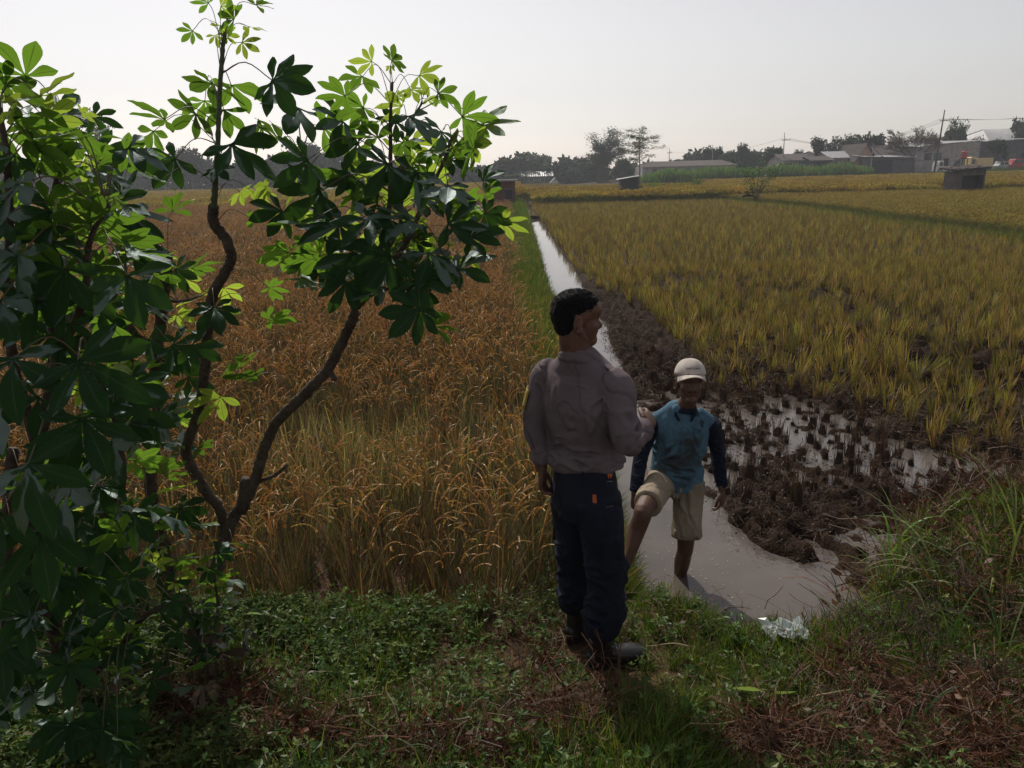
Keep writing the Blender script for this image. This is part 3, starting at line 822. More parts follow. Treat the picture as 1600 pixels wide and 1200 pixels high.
def head(mb, chin, f, u, s=1.0, open_mouth=False, ears=True):
    """face forward f, up u; chin point; s scale. returns a frame function"""
    f = Vector(f).normalized(); u = Vector(u); u = (u - f * u.dot(f)).normalized(); r = f.cross(u).normalized()
    chin = Vector(chin)
    T = lambda a, b, c: chin + (f * a + r * b + u * c) * s     # forward, right, up
    A = (f, r, u)
    E = lambda c, rad, ax=A: ellipsoid(mb, T(*c), ax, [q * s for q in rad])
    E((-.078, 0, .148), (.098, .076, .080))          # skull
    E((-.105, 0, .118), (.070, .066, .062))          # back of the head
    E((-.040, 0, .100), (.058, .061, .088))          # face
    E((-.030, 0, .150), (.060, .064, .055))          # forehead
    E((-.022, 0, .026 if not open_mouth else .020), (.030, .033, .028))      # chin
    for q in (-1, 1):
        sweep(mb, [(T(-.034, .018 * q, .022), .015 * s), (T(-.062, .042 * q, .042), .016 * s), (T(-.080, .050 * q, .075), .017 * s)], n=10)
        E((-.022, .038 * q, .088), (.024, .024, .022))       # cheekbone
        E((-.012, .0135 * q, .072), (.010, .008, .008))      # nostril wing
        E((-.085, .071 * q, .105), (.016, .010, .030))
        if ears:
            pts = []
            for k in range(9):
                a = -2.2 + 4.4 * k / 8
                pts.append((T(-.092 - .016 * math.cos(a), (.079 + .006 * math.cos(a)) * q, .105 + .030 * math.sin(a)), .0055 * s))
            sweep(mb, pts, n=8, sub=2)
            E((-.080, .079 * q, .080), (.009, .006, .012))   # lobe
    sweep(mb, [(T(.004, 0, .122), .007 * s), (T(.011, 0, .100), .0085 * s), (T(.021, 0, .081), .0115 * s), (T(.012, 0, .070), .008 * s)], n=10)
    sweep(mb, [(T(-.018, -.045, .124), .008 * s), (T(-.001, -.02, .131), .0085 * s), (T(.0, 0, .128), .007 * s), (T(-.001, .02, .131), .0085 * s), (T(-.018, .045, .124), .008 * s)], n=8)
    if open_mouth:
        for z_, w_ in ((.060, .022), (.036, .020)):
            sweep(mb, [(T(-.012, -w_, .5 * z_ + .024), .005 * s), (T(.003, 0, z_), .007 * s), (T(-.012, w_, .5 * z_ + .024), .005 * s)], n=8)
    else:
        for z_ in (.050, .040):
            sweep(mb, [(T(-.016, -.022, .045), .004 * s), (T(.001, 0, z_), .0065 * s), (T(-.016, .022, .045), .004 * s)], n=8)
    return T, (f, r, u)

def hand(mb, w, d, pn, thumb, curl=.5, s=1.0, spread=.10):
    """w wrist, d finger direction, pn palm normal (fingers curl towards it), thumb = side vector"""
    d = Vector(d).normalized(); pn = Vector(pn); pn = (pn - d * pn.dot(d)).normalized()
    th = Vector(thumb); th = (th - d * th.dot(d) - pn * th.dot(pn)).normalized(); w = Vector(w)
    sweep(mb, [(w - d * .03 * s, .026 * s, .020 * s, th), (w + d * .015 * s, .030 * s, .018 * s, th), (w + d * .055 * s, .040 * s, .016 * s, th), (w + d * .088 * s, .037 * s, .012 * s, th)], n=14)
    Ls = (.070, .080, .074, .056)
    for i, off in enumerate((.029, .010, -.010, -.028)):
        p = w + d * .078 * s + th * off * s; a = 0.12; pts = [(p - d * .02 * s, .009 * s)]
        dd = (d + th * spread * (1.4 - i)).normalized()
        for k, fr in enumerate((.0, .42, .31, .27)):
            p = p + (dd * math.cos(a) + pn * math.sin(a)) * Ls[i] * fr * s
            pts.append((p.copy(), (.0092 - .0008 * k) * s)); a += curl * (.9 + .15 * i)
        sweep(mb, pts, n=8, sub=3)
    p = w + d * .022 * s + th * .026 * s
    pts = [(p, .014 * s), (p + (d * .022 + th * .020 + pn * .008) * s, .0125 * s), (p + (d * .050 + th * .028 + pn * .018) * s, .0105 * s), (p + (d * .074 + th * .026 + pn * .028) * s, .0085 * s)]
    sweep(mb, pts, n=8, sub=3)

# ---------------------------------------------------------------- the man in uniform, seen from behind
def officer():
    yaw = math.radians(38); F = Vector((math.sin(yaw), math.cos(yaw), 0)); Rr = Vector((math.cos(yaw), -math.sin(yaw), 0)); U = Vector((0, 0, 1))
    yl = math.radians(62); FL = Vector((math.sin(yl), math.cos(yl), 0)); RL = Vector((math.cos(yl), -math.sin(yl), 0))
    hf = Vector((math.sin(math.radians(80)), math.cos(math.radians(80)), .03))
    pelvis = Vector((.305, 3.06, 1.30)); chest = Vector((.280, 3.0, 1.66)); neck = Vector((.268, 2.985, 1.885))
    lsh = chest + U * .145 - Rr * .165; rsh = chest + U * .135 + Rr * .165
    relb = Vector((.445, 2.83, 1.575)); rwri = Vector((.565, 3.03, 1.560))
    lelb = Vector((.092, 3.11, 1.575)); lwri = Vector((.122, 3.11, 1.345))
    gR = float(ground_h(.365, 3.02)); gL = float(ground_h(.275, 3.21))
    hipR = pelvis + RL * .085 - U * .03; hipL = pelvis - RL * .085 - U * .03
    kR = Vector((.395, 2.99, .90)); kL = Vector((.272, 3.19, .90))
    aR = Vector((.372, 3.0, gR + .10)); aL = Vector((.285, 3.22, gL + .10))
    mb = MB()
    # body (skin), one continuous figure
    T, (f, r, u) = head(mb, (.340, 2.985, 1.925), hf, (0, 0, 1), s=.99)
    sweep(mb, [(T(-.088, 0, .11), .058), (T(-.088, 0, .03), .061), (neck, .062), (neck - U * .04, .060)], n=16)
    sweep(mb, [(pelvis - U * .06, .120, .085, Rr), (pelvis + U * .12, .118, .078, Rr), (chest, .130, .085, Rr), (chest + U * .11, .125, .058, Rr), (neck - U * .02, .052, .050, Rr)], n=20)
    for sh, el, wr in ((lsh, lelb, lwri), (rsh, relb, rwri)):
        sweep(mb, [(sh - U * .02, .036), (sh.lerp(el, .5), .038), (el, .036), (el.lerp(wr, .35), .037), (wr, .025)], n=12)
    for h, k, a, g in ((hipR, kR, aR, gR), (hipL, kL, aL, gL)):
        sweep(mb, [(h + U * .02, .085), (h.lerp(k, .5), .072), (k, .055), (k.lerp(a, .35), .055), (a, .036), (a - U * .05, .035)], n=14)
        sweep(mb, [(a - U * .06 - FL * .04, .030), (a - U * .065 + FL * .08, .034, .022, RL), (a - U * .075 + FL * .15, .034, .015, RL)], n=10)
    hand(mb, lwri, (.03, -.01, -1), Rr * .9 + F * .3, F, curl=.45)
    hand(mb, rwri + Vector((-.005, 0, .005)), (rwri - relb) + Vector((.0, .06, .05)), Vector((-.5, .5, -.4)), U, curl=.30)
    body = fuse('person', mb, M_SKIN1, voxel=.0042, smooth_n=3)
    tag(body, 'man in grey uniform shirt and navy cargo trousers, back turned, standing on the grass', 'person')
    # hair: short, faded at the sides
    hb = MB(); A = (f, r, u)
    def zone(P):
        q = P
        return q
    ellipsoid(hb, T(-.082, 0, .166), A, (.095, .077, .070)); ellipsoid(hb, T(-.110, 0, .132), A, (.070, .071, .068)); ellipsoid(hb, T(-.102, 0, .150), A, (.080, .0765, .068)); ellipsoid(hb, T(-.118, 0, .115), A, (.058, .066, .050)); ellipsoid(hb, T(-.118, 0, .098), A, (.052, .060, .056)); ellipsoid(hb, T(-.045, 0, .178), A, (.062, .064, .044))
    def dsp(P, Nn):
        return P + Nn * (.0028 * noise3(P, 80, 2) + .0022 * noise3(P, 200, 4))[:, None]
    hair = fuse('hair', hb, M_HAIR, voxel=.004, smooth_n=1, parent=None, disp=dsp)
    child(hair, body)
    sb = MB(); rr = random.Random(4)
    for i in range(3600):     # cropped hairs that break the outline
        a = rr.uniform(0, 6.28); z = rr.uniform(-.2, 1) ** 1
        q = Vector((math.cos(a) * math.sqrt(max(0, 1 - z * z)), math.sin(a) * math.sqrt(max(0, 1 - z * z)), z))
        p = T(-.080 + q.x * .094, q.y * .076, .166 + q.z * .069); nrm = (f * q.x + r * q.y + u * q.z)
        if q.z < .0 and q.x > .55: continue
        d = (nrm + Vector((rr.uniform(-.5, .5), rr.uniform(-.5, .5), rr.uniform(-.2, .5)))).normalized(); s_ = d.orthogonal().normalized(); L = rr.uniform(.004, .009)
        sb.add([p - s_ * .0012, p + s_ * .0012, p + d * L], [(0, 1, 2)])
    h2 = sb.build('hair', M_HAIR); child(h2, body); h2['kind'] = 'stuff'
    # shirt
    cb = MB()
    sweep(cb, [(pelvis + U * .080 + Rr * .005, .166, .120, Rr), (pelvis + U * .118, .180, .130, Rr), (pelvis + U * .20, .168, .120, Rr), (chest - U * .02, .164, .116, Rr), (chest + U * .08, .175, .112, Rr), (chest + U * .155, .162, .090, Rr), (chest + U * .195 - F * .012, .118, .082, Rr), (neck + U * .002 - F * .006, .080, .074, Rr)], n=28, cap=.25)
    sweep(cb, [(lsh - U * .015 + Rr * .03, .070), (lsh - Rr * .012 - U * .04, .066), (lsh.lerp(lelb, .55), .057), (lelb, .051), (lelb.lerp(lwri, .5), .046), (lwri + U * .035, .040)], n=16, cap=.3)
    sweep(cb, [(rsh - U * .015 - Rr * .03, .074), (rsh + Rr * .012 - U * .04, .071), (rsh.lerp(relb, .55), .063), (relb + Vector((.004, -.004, -.01)), .060), (relb.lerp(rwri, .35), .056), (relb.lerp(rwri, .50), .055)], n=16, cap=.3)
    sweep(cb, [(relb.lerp(rwri, .44), .060), (relb.lerp(rwri, .74), .058)], n=18, cap=.12)    # rolled cuff
    # collar stand and fold
    sweep(cb, [(neck - U * .012 - F * .008, .083, .078, Rr), (neck + U * .030 - F * .004, .072, .070, Rr)], n=24, cap=.15)
    back = -F
    items = [
        (chest + back * .09 + U * .105, Rr, .30, .004, .0022),                                  # yoke seam
        (chest + back * .12 - Rr * .05 + U * .05, (-.35, .1, 1), .06, .008, .004), (chest + back * .12 + Rr * .02 - U * .06, (.5, 0, 1), .07, .009, .004), (lsh - U * .06 + back * .06, (.9, 0, -1), .07, .008, .005), (rsh - U * .08 + back * .06 - Rr * .04, (-.6, 0, -1), .08, .009, .006),
        (pelvis + U * .24 + back * .12, (1, 0, .35), .12, .012, .006), (pelvis + U * .19 + back * .12 + Rr * .03, (1, 0, -.2), .13, .010, .006),
        (chest + back * .11 - Rr * .10 - U * .02, U - Rr * .25, .12, .012, .008),
        (chest + back * .11 + Rr * .11 - U * .03, U + Rr * .35, .13, .012, .009),
        (pelvis + U * .16 + back * .11 - Rr * .06, Rr + U * .35, .10, .010, .009),
        (pelvis + U * .20 + back * .11 + Rr * .06, Rr - U * .4, .10, .011, .009),
        (pelvis + U * .12 + back * .12, Rr + U * .1, .16, .010, .010),
        (pelvis + U * .10 + Rr * .15, F, .09, .012, .010),
        (pelvis + U * .15 - Rr * .15, F + U * .4, .09, .012, .010),
        (rsh.lerp(relb, .55) + Vector((0, -.05, 0)), (relb - rsh) + Rr * .5, .10, .010, .006),
        (rsh.lerp(relb, .8) + Vector((.02, -.05, 0)), Vector((1, 0, .5)), .06, .009, .007),
        (relb + Vector((.02, -.04, .03)), Vector((.4, .3, 1)), .06, .009, .008),
        (lsh.lerp(lelb, .9) + back * .04, Vector((.5, 0, 1)), .05, .008, .006),
        (lelb.lerp(lwri, .4) + back * .04, Vector((-.6, 0, 1)), .05, .008, .006)]
    shirt = fuse('shirt', cb, M_SHIRT, voxel=.0052, smooth_n=5, disp=lambda P, Nn: folds(P, Nn, items, .0075, .0014, 24))
    child(shirt, body)
    # trousers
    tb = MB()
    sweep(tb, [(pelvis + U * .10, .155, .105, RL), (pelvis + U * .03, .168, .122, RL), (pelvis - U * .06, .172, .128, RL), (pelvis - U * .14, .150, .115, RL)], n=24, cap=.2)
    for h, k, a, g, q in ((hipR, kR, aR, gR, 1), (hipL, kL, aL, gL, -1)):
        sweep(tb, [(h - U * .01, .105, .112, RL), (h.lerp(k, .3) + RL * .01 * q, .098, .104, RL), (h.lerp(k, .7), .088, .092, RL), (k, .083, .086, RL), (k.lerp(a, .35), .082, .085, RL), (k.lerp(a, .62), .086, .088, RL), (k.lerp(a, .76), .080, .082, RL), (k.lerp(a, .82), .062, .064, RL)], n=20, cap=.25)
        c = h.lerp(k, .66) + RL * .085 * q - FL * .01      # cargo pocket
        sweep(tb, [(c + U * .085, .055, .022, FL), (c - U * .075, .060, .026, FL)], n=12, cap=.3)
    ti = []
    for h, k, a, q in ((hipR, kR, aR, 1), (hipL, kL, aL, -1)):
        for j, (t, tilt, dep) in enumerate(((.12, .4, .006), (.9, .2, .010), (1.05, -.3, .012), (1.3, .25, .012), (1.42, -.2, .013), (1.55, .15, .014), (1.62, -.1, .012))):
            c = h.lerp(k, t) if t <= 1 else k.lerp(a, t - 1)
            ti.append((c - FL * .075 * (1 if j % 2 else .8), RL + U * tilt, .07, .010, dep)); ti.append((c + FL * .07, RL - U * tilt, .06, .010, dep))
    ti.append((pelvis - U * .20 - FL * .10, RL * .2 + U, .09, .012, .012))
    trs = fuse('trousers', tb, M_NAVY, voxel=.006, smooth_n=4, disp=lambda P, Nn: folds(P, Nn, ti, .006, .0012, 20))
    child(trs, body)
    # boots
    for a, g in ((aR, gR), (aL, gL)):
        bb = MB(); fd = FL + (Vector((.0, -.25, 0)) if g == gR else Vector((-.1, .1, 0))); fd.normalize(); sd = fd.cross(U)
        sweep(bb, [(a + U * .19, .054, .050, sd), (a + U * .08, .050, .050, sd), (a - U * .01, .050, .056, sd), (a - U * .05, .046, .055, sd)], n=16, cap=.2)
        sweep(bb, [(a - U * .050 - fd * .050, .038, .036, sd), (a - U * .045 + fd * .02, .044, .050, sd), (a - U * .052 + fd * .10, .050, .038, sd), (a - U * .056 + fd * .165, .049, .034, sd), (a - U * .064 + fd * .205, .038, .026, sd)], n=16, cap=.6)
        bt = fuse('boot', bb, M_BOOT, voxel=.005, smooth_n=4, disp=lambda P, Nn: folds(P, Nn, [(a + U * .03 + fd * .05, sd, .05, .007, .005), (a + U * .06 - fd * .05, sd, .05, .007, .005), (a + U * .00 + fd * .055, sd, .05, .006, .004)], .001, .0006, 30))
        child(bt, body)
        so = MB()
        ring = []
        for k in range(24):
            t = 2 * math.pi * k / 24; c_, s_ = math.cos(t), math.sin(t)
            ring.append(a + fd * (.075 + .145 * c_) + sd * (.052 - .008 * (c_ < 0)) * s_ * (1 - .12 * abs(c_)) - U * .098)
        so.add([p - U * .012 for p in ring] + [p + U * .016 for p in ring], [tuple(range(23, -1, -1)), tuple(range(24, 48))] + [(k, (k + 1) % 24, 24 + (k + 1) % 24, 24 + k) for k in range(24)])
        sole = so.build('sole', M_BOOT); child(sole, bt)
        for j in range(5):
            p = a + U * (.10 - .032 * j) + fd * (.052 + .010 * max(0, j - 2) * 2.2); lb = MB()
            lb.tube([p - sd * .026, p + fd * .007 + U * .004, p + sd * .026], .0028, n=5)
            lc = lb.build('lace', M_NAVY); child(lc, bt)
    # armband patch on the left sleeve, back label and pocket tag on the trousers
    pb = MB(); c = lsh.lerp(lelb, .62); ax = (lelb - lsh).normalized()
    e1 = (-Rr - F * .15 - ax * ax.dot(-Rr - F * .15)).normalized(); e2 = ax.cross(e1)
    vs = []; fs = []
    for i in range(6):
        for j in range(9):
            t = -1.05 + 2.1 * j / 8; rad = .0655 - .0 * i
            vs.append(c + ax * (-.045 + .09 * i / 5) + (e1 * math.cos(t) + e2 * math.sin(t)) * rad)
    for i in range(5):
        for j in range(8): fs.append((i * 9 + j, i * 9 + j + 1, (i + 1) * 9 + j + 1, (i + 1) * 9 + j))
    pb.add(vs, fs); ab = pb.build('armband', M_YELLOW, smooth_faces=True); child(ab, body)
    sm = ab.modifiers.new('thick', 'SOLIDIFY'); sm.thickness = .003
    def patch(name, px, py, w, h, m, depth_y, shapes):
        """flat embroidered mark lying on the cloth, found by a ray from outside"""
        c = at(px, py, depth_y)
        n_ = -px_ray(px, py).normalized(); sx = Vector((1, .0, 0)); sx = (sx - n_ * sx.dot(n_)).normalized(); sy = n_.cross(sx)
        q = MB()
        for poly in shapes: q.add([c + sx * (x * w) + sy * (y * h) for x, y in poly], [tuple(range(len(poly)))])
        o = q.build(name, m); o.modifiers.new('thick', 'SOLIDIFY').thickness = .003; child(o, body); return o, c, n_
    dg = bpy.context.evaluated_depsgraph_get()
    def on_cloth(ob, px, py):
        d = px_ray(px, py).normalized(); inv = ob.matrix_world.inverted()
        ok, loc, nrm, ix = ob.ray_cast(inv @ Vector((0, 0, CAM_Z)), (inv.to_3x3() @ d).normalized(), depsgraph=dg)
        return (ob.matrix_world @ loc, (ob.matrix_world.to_3x3() @ nrm).normalized()) if ok else (at(px, py, 3.0), -d)
    def mark(name, ob, px, py, shapes, m, w, lift=.003, parent=body):
        c, n_ = on_cloth(ob, px, py); n_ = (n_ * .5 - px_ray(px, py).normalized()).normalized(); c = c + n_ * lift
        sx = Vector((1, 0, 0)); sx = (sx - n_ * sx.dot(n_)).normalized(); sy = n_.cross(sx); q = MB()
        for poly in shapes: q.add([c + sx * (x * w) + sy * (y * w) for x, y in poly], [tuple(range(len(poly)))])
        o = q.build(name, m); o.modifiers.new('thick', 'SOLIDIFY').thickness = .002; child(o, parent); return o
    bpy.context.view_layer.update()
    paw = [[(-1, .1), (-.6, .7), (.2, .9), (.9, .5), (1, -.1), (.55, .1), (.5, -.7), (.2, -.7), (.15, .0), (-.25, .0), (-.3, -.75), (-.6, -.75), (-.6, .0)]]
    mark('emblem', trs, 952, 744, paw, M_ORANGE, .012, lift=.008)
    mark('label', trs, 952, 752, [[(-1, -.18), (1, -.18), (1, .18), (-1, .18)]], M_EYE, .012, lift=.008)
    mark('tag', trs, 929, 779, [[(-.45, -1), (.5, -1.1), (.4, 1), (-.5, 1)]], M_ORANGE, .017, lift=.007)
    mark('stitching', trs, 952, 792, [[(-1, -.25), (1, .15), (1, .35), (-1, -.05)]], M_SHIRT, .014, lift=.006)
    # collar tips, belt loops, shoulder strap
    eb = MB(); p0 = rsh + U * .052 - Rr * .05 + back * .0
    sweep(eb, [(p0 - Rr * .06 + U * .028, .020, .004, F), (p0 + U * .012, .022, .004, F), (p0 + Rr * .045 - U * .006, .024, .004, F)], n=8, cap=.3)
    ep = eb.build('shoulder_strap', M_SHIRT, smooth_faces=True); child(ep, body)
    return body
officer_ob = officer()

# ---------------------------------------------------------------- the farmer, one leg up on the bank
def farmer():
    U = Vector((0, 0, 1)); F = Vector((-.16, -1, 0)).normalized(); L = Vector((1, -.16, 0)).normalized()   # L: his left, our right
    pelvis = Vector((1.035, 4.52, .70)); chest = Vector((1.06, 4.52, .98)); neck = Vector((1.070, 4.51, 1.175))
    rsh = chest - L * .170 + U * .125; lsh = chest + L * .172 + U * .120
    relb = Vector((.800, 4.47, .875)); rwri = Vector((.742, 4.34, .665))
    lelb = Vector((1.300, 4.56, .865)); lwri = Vector((1.310, 4.44, .640))
    hipR = pelvis - L * .085 - U * .02; hipL = pelvis + L * .085 - U * .02
    kR = Vector((.768, 4.15, .655)); aR = Vector((.640, 4.03, .335))
    kL = Vector((1.095, 4.45, .235)); aL = Vector((1.085, 4.58, -.14))
    mb = MB()
    T, (f, r, u) = head(mb, (1.082, 4.375, 1.232), (-.06, -1, .20), (0.03, .2, 1), s=1.08, open_mouth=True)
    sweep(mb, [(T(-.085, 0, .09), .054), (T(-.090, 0, .02), .052), (neck, .056), (neck - U * .04, .056)], n=16)
    sweep(mb, [(pelvis - U * .06, .12, .08, L), (pelvis + U * .1, .115, .075, L), (chest, .13, .085, L), (chest + U * .10, .125, .055, L), (neck - U * .03, .055, .05, L)], n=20)
    for sh, el, wr in ((rsh, relb, rwri), (lsh, lelb, lwri)):
        sweep(mb, [(sh - U * .02, .034), (sh.lerp(el, .5), .036), (el, .034), (el.lerp(wr, .35), .035), (wr, .024)], n=12)
    sweep(mb, [(hipR, .080), (hipR.lerp(kR, .5), .068), (kR - F * .01, .058), (kR.lerp(aR, .12) + F * .01, .054), (kR.lerp(aR, .38) - F * .018, .052), (kR.lerp(aR, .75), .038), (aR, .034), (aR - U * .05, .034)], n=16)
    sweep(mb, [(aR - U * .05 - F * .035, .030), (aR - U * .055 + F * .06, .038, .024, L), (aR - U * .065 + F * .14, .040, .016, L), (aR - U * .068 + F * .18, .034, .012, L)], n=12)
    sweep(mb, [(hipL, .082), (hipL.lerp(kL, .5), .068), (kL + F * .004, .052), (kL.lerp(aL, .12), .050), (kL.lerp(aL, .38) - F * .016, .052), (kL.lerp(aL, .75), .036), (aL, .033), (aL - U * .08, .033)], n=16)
    hand(mb, rwri, (-.04, -.10, -1), L * .7 - F * .4, F, curl=.42, s=1.02)
    hand(mb, lwri, (.05, -.08, -1), -L * .8 - F * .3, F * 1 - L * .3, curl=.40, s=1.04, spread=.16)
    body = fuse('person', mb, M_SKIN2, voxel=.005, smooth_n=3)
    tag(body, 'barefoot farmer in cream cap, blue top and beige shorts, one leg in the water', 'person')
    mo = MB(); A = (f, r, u)
    ellipsoid(mo, T(-.004, 0, .047), A, (.0125, .020, .011)); m_ = mo.build('mouth', M_MOUTH, smooth_faces=True); child(m_, body)
    mu = MB()
    sweep(mu, [(T(-.014, -.034, .052), .0035), (T(.002, -.018, .066), .0075), (T(.010, 0, .069), .0065), (T(.002, .018, .066), .0075), (T(-.014, .034, .052), .0035)], n=8)
    m_ = mu.build('moustache', M_HAIR, smooth_faces=True); child(m_, body)
    for q in (-1, 1):
        ey = MB(); ellipsoid(ey, T(-.014, .030 * q, .108), A, (.010, .013, .006)); e_ = ey.build('eye', M_EYE, smooth_faces=True); child(e_, body)
        ey = MB(); sweep(ey, [(T(-.010, .012 * q, .128), .004), (T(.0, .028 * q, .134), .0045), (T(-.012, .048 * q, .126), .003)], n=6); e_ = ey.build('eyebrow', M_HAIR, smooth_faces=True); child(e_, body)
    hb = MB(); ellipsoid(hb, T(-.110, 0, .112), A, (.070, .074, .052)); hr = fuse('hair', hb, M_HAIR, voxel=.006, smooth_n=1, disp=lambda P, Nn: P + Nn * (.003 * noise3(P, 90, 2))[:, None]); child(hr, body)
    # cap
    kb = MB()
    cc = T(-.082, 0, .152); vs = []; fs = []; nn, mm = 30, 9
    for i in range(mm + 1):
        el = i / mm * math.pi / 2
        for k in range(nn):
            a = 2 * math.pi * k / nn
            rr_ = (1 + .012 * math.cos(6 * a)) * math.cos(el) ** .82
            vs.append(cc + f * (.109 * rr_ * math.cos(a) + .004) + r * (.092 * rr_ * math.sin(a)) + u * (.010 + .096 * math.sin(el) ** 1.05))
    for i in range(mm):
        for k in range(nn): fs.append((i * nn + k, i * nn + (k + 1) % nn, (i + 1) * nn + (k + 1) % nn, (i + 1) * nn + k))
    kb.add(vs, fs)
    cap = kb.build('cap', M_CAP, smooth_faces=True); cap.modifiers.new('t', 'SOLIDIFY').thickness = .003; child(cap, body)
    bm_ = MB(); ellipsoid(bm_, cc + u * .107 + f * .004, A, (.006, .006, .004), 8, 6); b_ = bm_.build('button', M_CAP); child(b_, cap)
    vb = MB(); vs = []; fs = []
    for i in range(7):
        t = i / 6
        for k in range(17):
            a = -1.12 + 2.24 * k / 16
            x = (.103 + .082 * t * math.cos(a) ** .6) * math.cos(a); y = (.091 + .006 * t) * math.sin(a)
            vs.append(cc + f * (x + .004) + r * y + u * (.016 - .012 * t - .030 * (y / .09) ** 2 * (.35 + t)))
    for i in range(6):
        for k in range(16): fs.append((i * 17 + k, i * 17 + k + 1, (i + 1) * 17 + k + 1, (i + 1) * 17 + k))
    vb.add(vs, fs); v_ = vb.build('visor', M_CAP, smooth_faces=True); v_.modifiers.new('t', 'SOLIDIFY').thickness = .004; child(v_, cap)
    # small dark lettering across the front of the cap, curved with it
    word = 'CHALLENGE'
    cu = bpy.data.curves.new('cap_lettering', 'FONT'); cu.body = word; cu.size = .017; cu.align_x = 'CENTER'; cu.extrude = .0004; cu.space_character = 1.25
    to = bpy.data.objects.new('t', cu); COL.objects.link(to)
    dg = bpy.context.evaluated_depsgraph_get(); lm = bpy.data.meshes.new_from_object(to.evaluated_get(dg)); bpy.data.objects.remove(to)
    for v in lm.vertices:
        a = v.co.x / .104; el = .42 + v.co.y / .11 ; q = math.cos(el) ** .82
        p = cc + f * (.1115 * q * math.cos(a) + .004 + v.co.z) - r * (-.094 * q * math.sin(a)) + u * (.010 + .096 * math.sin(el) ** 1.05)
        v.co = p + f * .002
    lm.materials.clear(); lm.materials.append(M_INK); lo = link('lettering', lm); child(lo, cap)
    # blue top
    cb = MB()
    sweep(cb, [(pelvis - U * .065 + L * .035, .150, .118, L + U * -.25), (pelvis + U * .01 + L * .01, .172, .120, L + U * -.12), (pelvis + U * .12, .158, .112, L), (chest - U * .04, .166, .118, L), (chest + U * .05, .178, .120, L), (chest + U * .125, .170, .094, L), (chest + U * .165, .120, .080, L), (neck + U * .0, .072, .066, L)], n=28, cap=.2)
    sweep(cb, [(chest + U * .13 - L * .09, .055, .065, F), (rsh - U * .028, .056, .050, F)], n=14, cap=.5); sweep(cb, [(chest + U * .13 + L * .09, .055, .065, F), (lsh - U * .028, .056, .050, F)], n=14, cap=.5)
    front = F
    items = [(chest + front * .11 - L * .10 - U * .10, U + L * .8, .11, .010, .008), (pelvis + U * .15 + front * .11 - L * .05, L + U * .5, .12, .011, .009),
             (pelvis + U * .09 + front * .11 + L * .04, L - U * .25, .13, .011, .009), (pelvis + U * .04 + front * .12, L - U * .45, .15, .010, .009),
             (chest + front * .11 + L * .10 - U * .05, U - L * .3, .12, .010, .008), (chest + front * .12 - L * .02, U, .10, .012, .005),
             (pelvis + U * .17 + L * .15, F + U * .3, .08, .010, .009), (chest - U * .09 - L * .155, F, .07, .010, .009), (chest + front * .1 + L * .135 + U * .06, U - L * .4, .08, .004, .003), (chest + front * .1 - L * .135 + U * .06, U + L * .4, .08, .004, .003)]
    top = fuse('jersey', cb, M_BLUE, voxel=.0055, smooth_n=5, disp=lambda P, Nn: folds(P, Nn, items, .007, .0014, 24)); child(top, body)
    for sh, el, wr, q in ((rsh, relb, rwri, -1), (lsh, lelb, lwri, 1)):
        sb = MB()
        sweep(sb, [(sh - U * .03 + L * .008 * q, .058), (sh.lerp(el, .4), .054), (el, .047), (el.lerp(wr, .5), .044), (wr + (el - wr) * .10, .036)], n=16, cap=.3)
        itm = []
        for t in (.3, .6, .9): itm.append((sh.lerp(el, t) + F * .045, L + U * (.7 - t), .05, .008, .006))
        for t in (.2, .5, .75, .86, .94): itm.append((el.lerp(wr, t) + F * .04, L + U * (.5 - t), .05, .007, .006))
        slv = fuse('sleeve', sb, M_DNAVY, voxel=.006, smooth_n=3, disp=lambda P, Nn: folds(P, Nn, itm, .002, .001, 22)); child(slv, body)
    nb = MB()
    sweep(nb, [(neck - U * .030 + F * .004, .086, .078, L), (neck - U * .006 + F * .0, .074, .068, L)], n=22, cap=.2)
    for q in (-1, 1): sweep(nb, [(neck + L * .064 * q - U * .008, .012, .022, L), (neck + L * .060 * q + F * .050 - U * .032, .010, .022, L), (neck + L * .036 * q + F * .092 - U * .062, .008, .014, L)], n=10)
    cl = fuse('collar', nb, M_DNAVY, voxel=.005, smooth_n=2); child(cl, body)
    # shorts
    tb = MB()
    sweep(tb, [(pelvis + U * .06, .150, .100, L), (pelvis - U * .02, .160, .112, L), (pelvis - U * .09, .150, .112, L)], n=24, cap=.2)
    sweep(tb, [(hipR - U * .01, .098, .108, L), (hipR.lerp(kR, .35), .092, .100, L), (hipR.lerp(kR, .62), .088, .096, L), (hipR.lerp(kR, .80) - U * .006, .088, .094, L)], n=20, cap=.1)
    sweep(tb, [(hipL - U * .0, .100, .105, L), (hipL.lerp(kL, .35), .096, .096, L), (hipL.lerp(kL, .62), .096, .094, L), (hipL.lerp(kL, .82) + L * .004, .102, .098, L)], n=20, cap=.08)
    ti = [(hipL.lerp(kL, .3) + F * .09, U - L * .2, .12, .012, .010), (hipL.lerp(kL, .6) + F * .09 + L * .04, U, .10, .010, .010), (hipL.lerp(kL, .5) + F * .09 - L * .05, U + L * .15, .10, .010, .008),
          (hipR.lerp(kR, .4) + U * .09, L + F * .3, .08, .010, .010), (hipR.lerp(kR, .6) + U * .08, L - F * .2, .08, .010, .008), (pelvis - U * .08 + F * .11, U, .07, .010, .012),
          (hipL.lerp(kL, .76) + F * .09, L, .10, .004, .003)]
    sh_ = fuse('shorts', tb, M_BEIGE, voxel=.006, smooth_n=4, disp=lambda P, Nn: folds(P, Nn, ti, .004, .001, 20)); child(sh_, body)
    bpy.context.view_layer.update(); dg = bpy.context.evaluated_depsgraph_get()
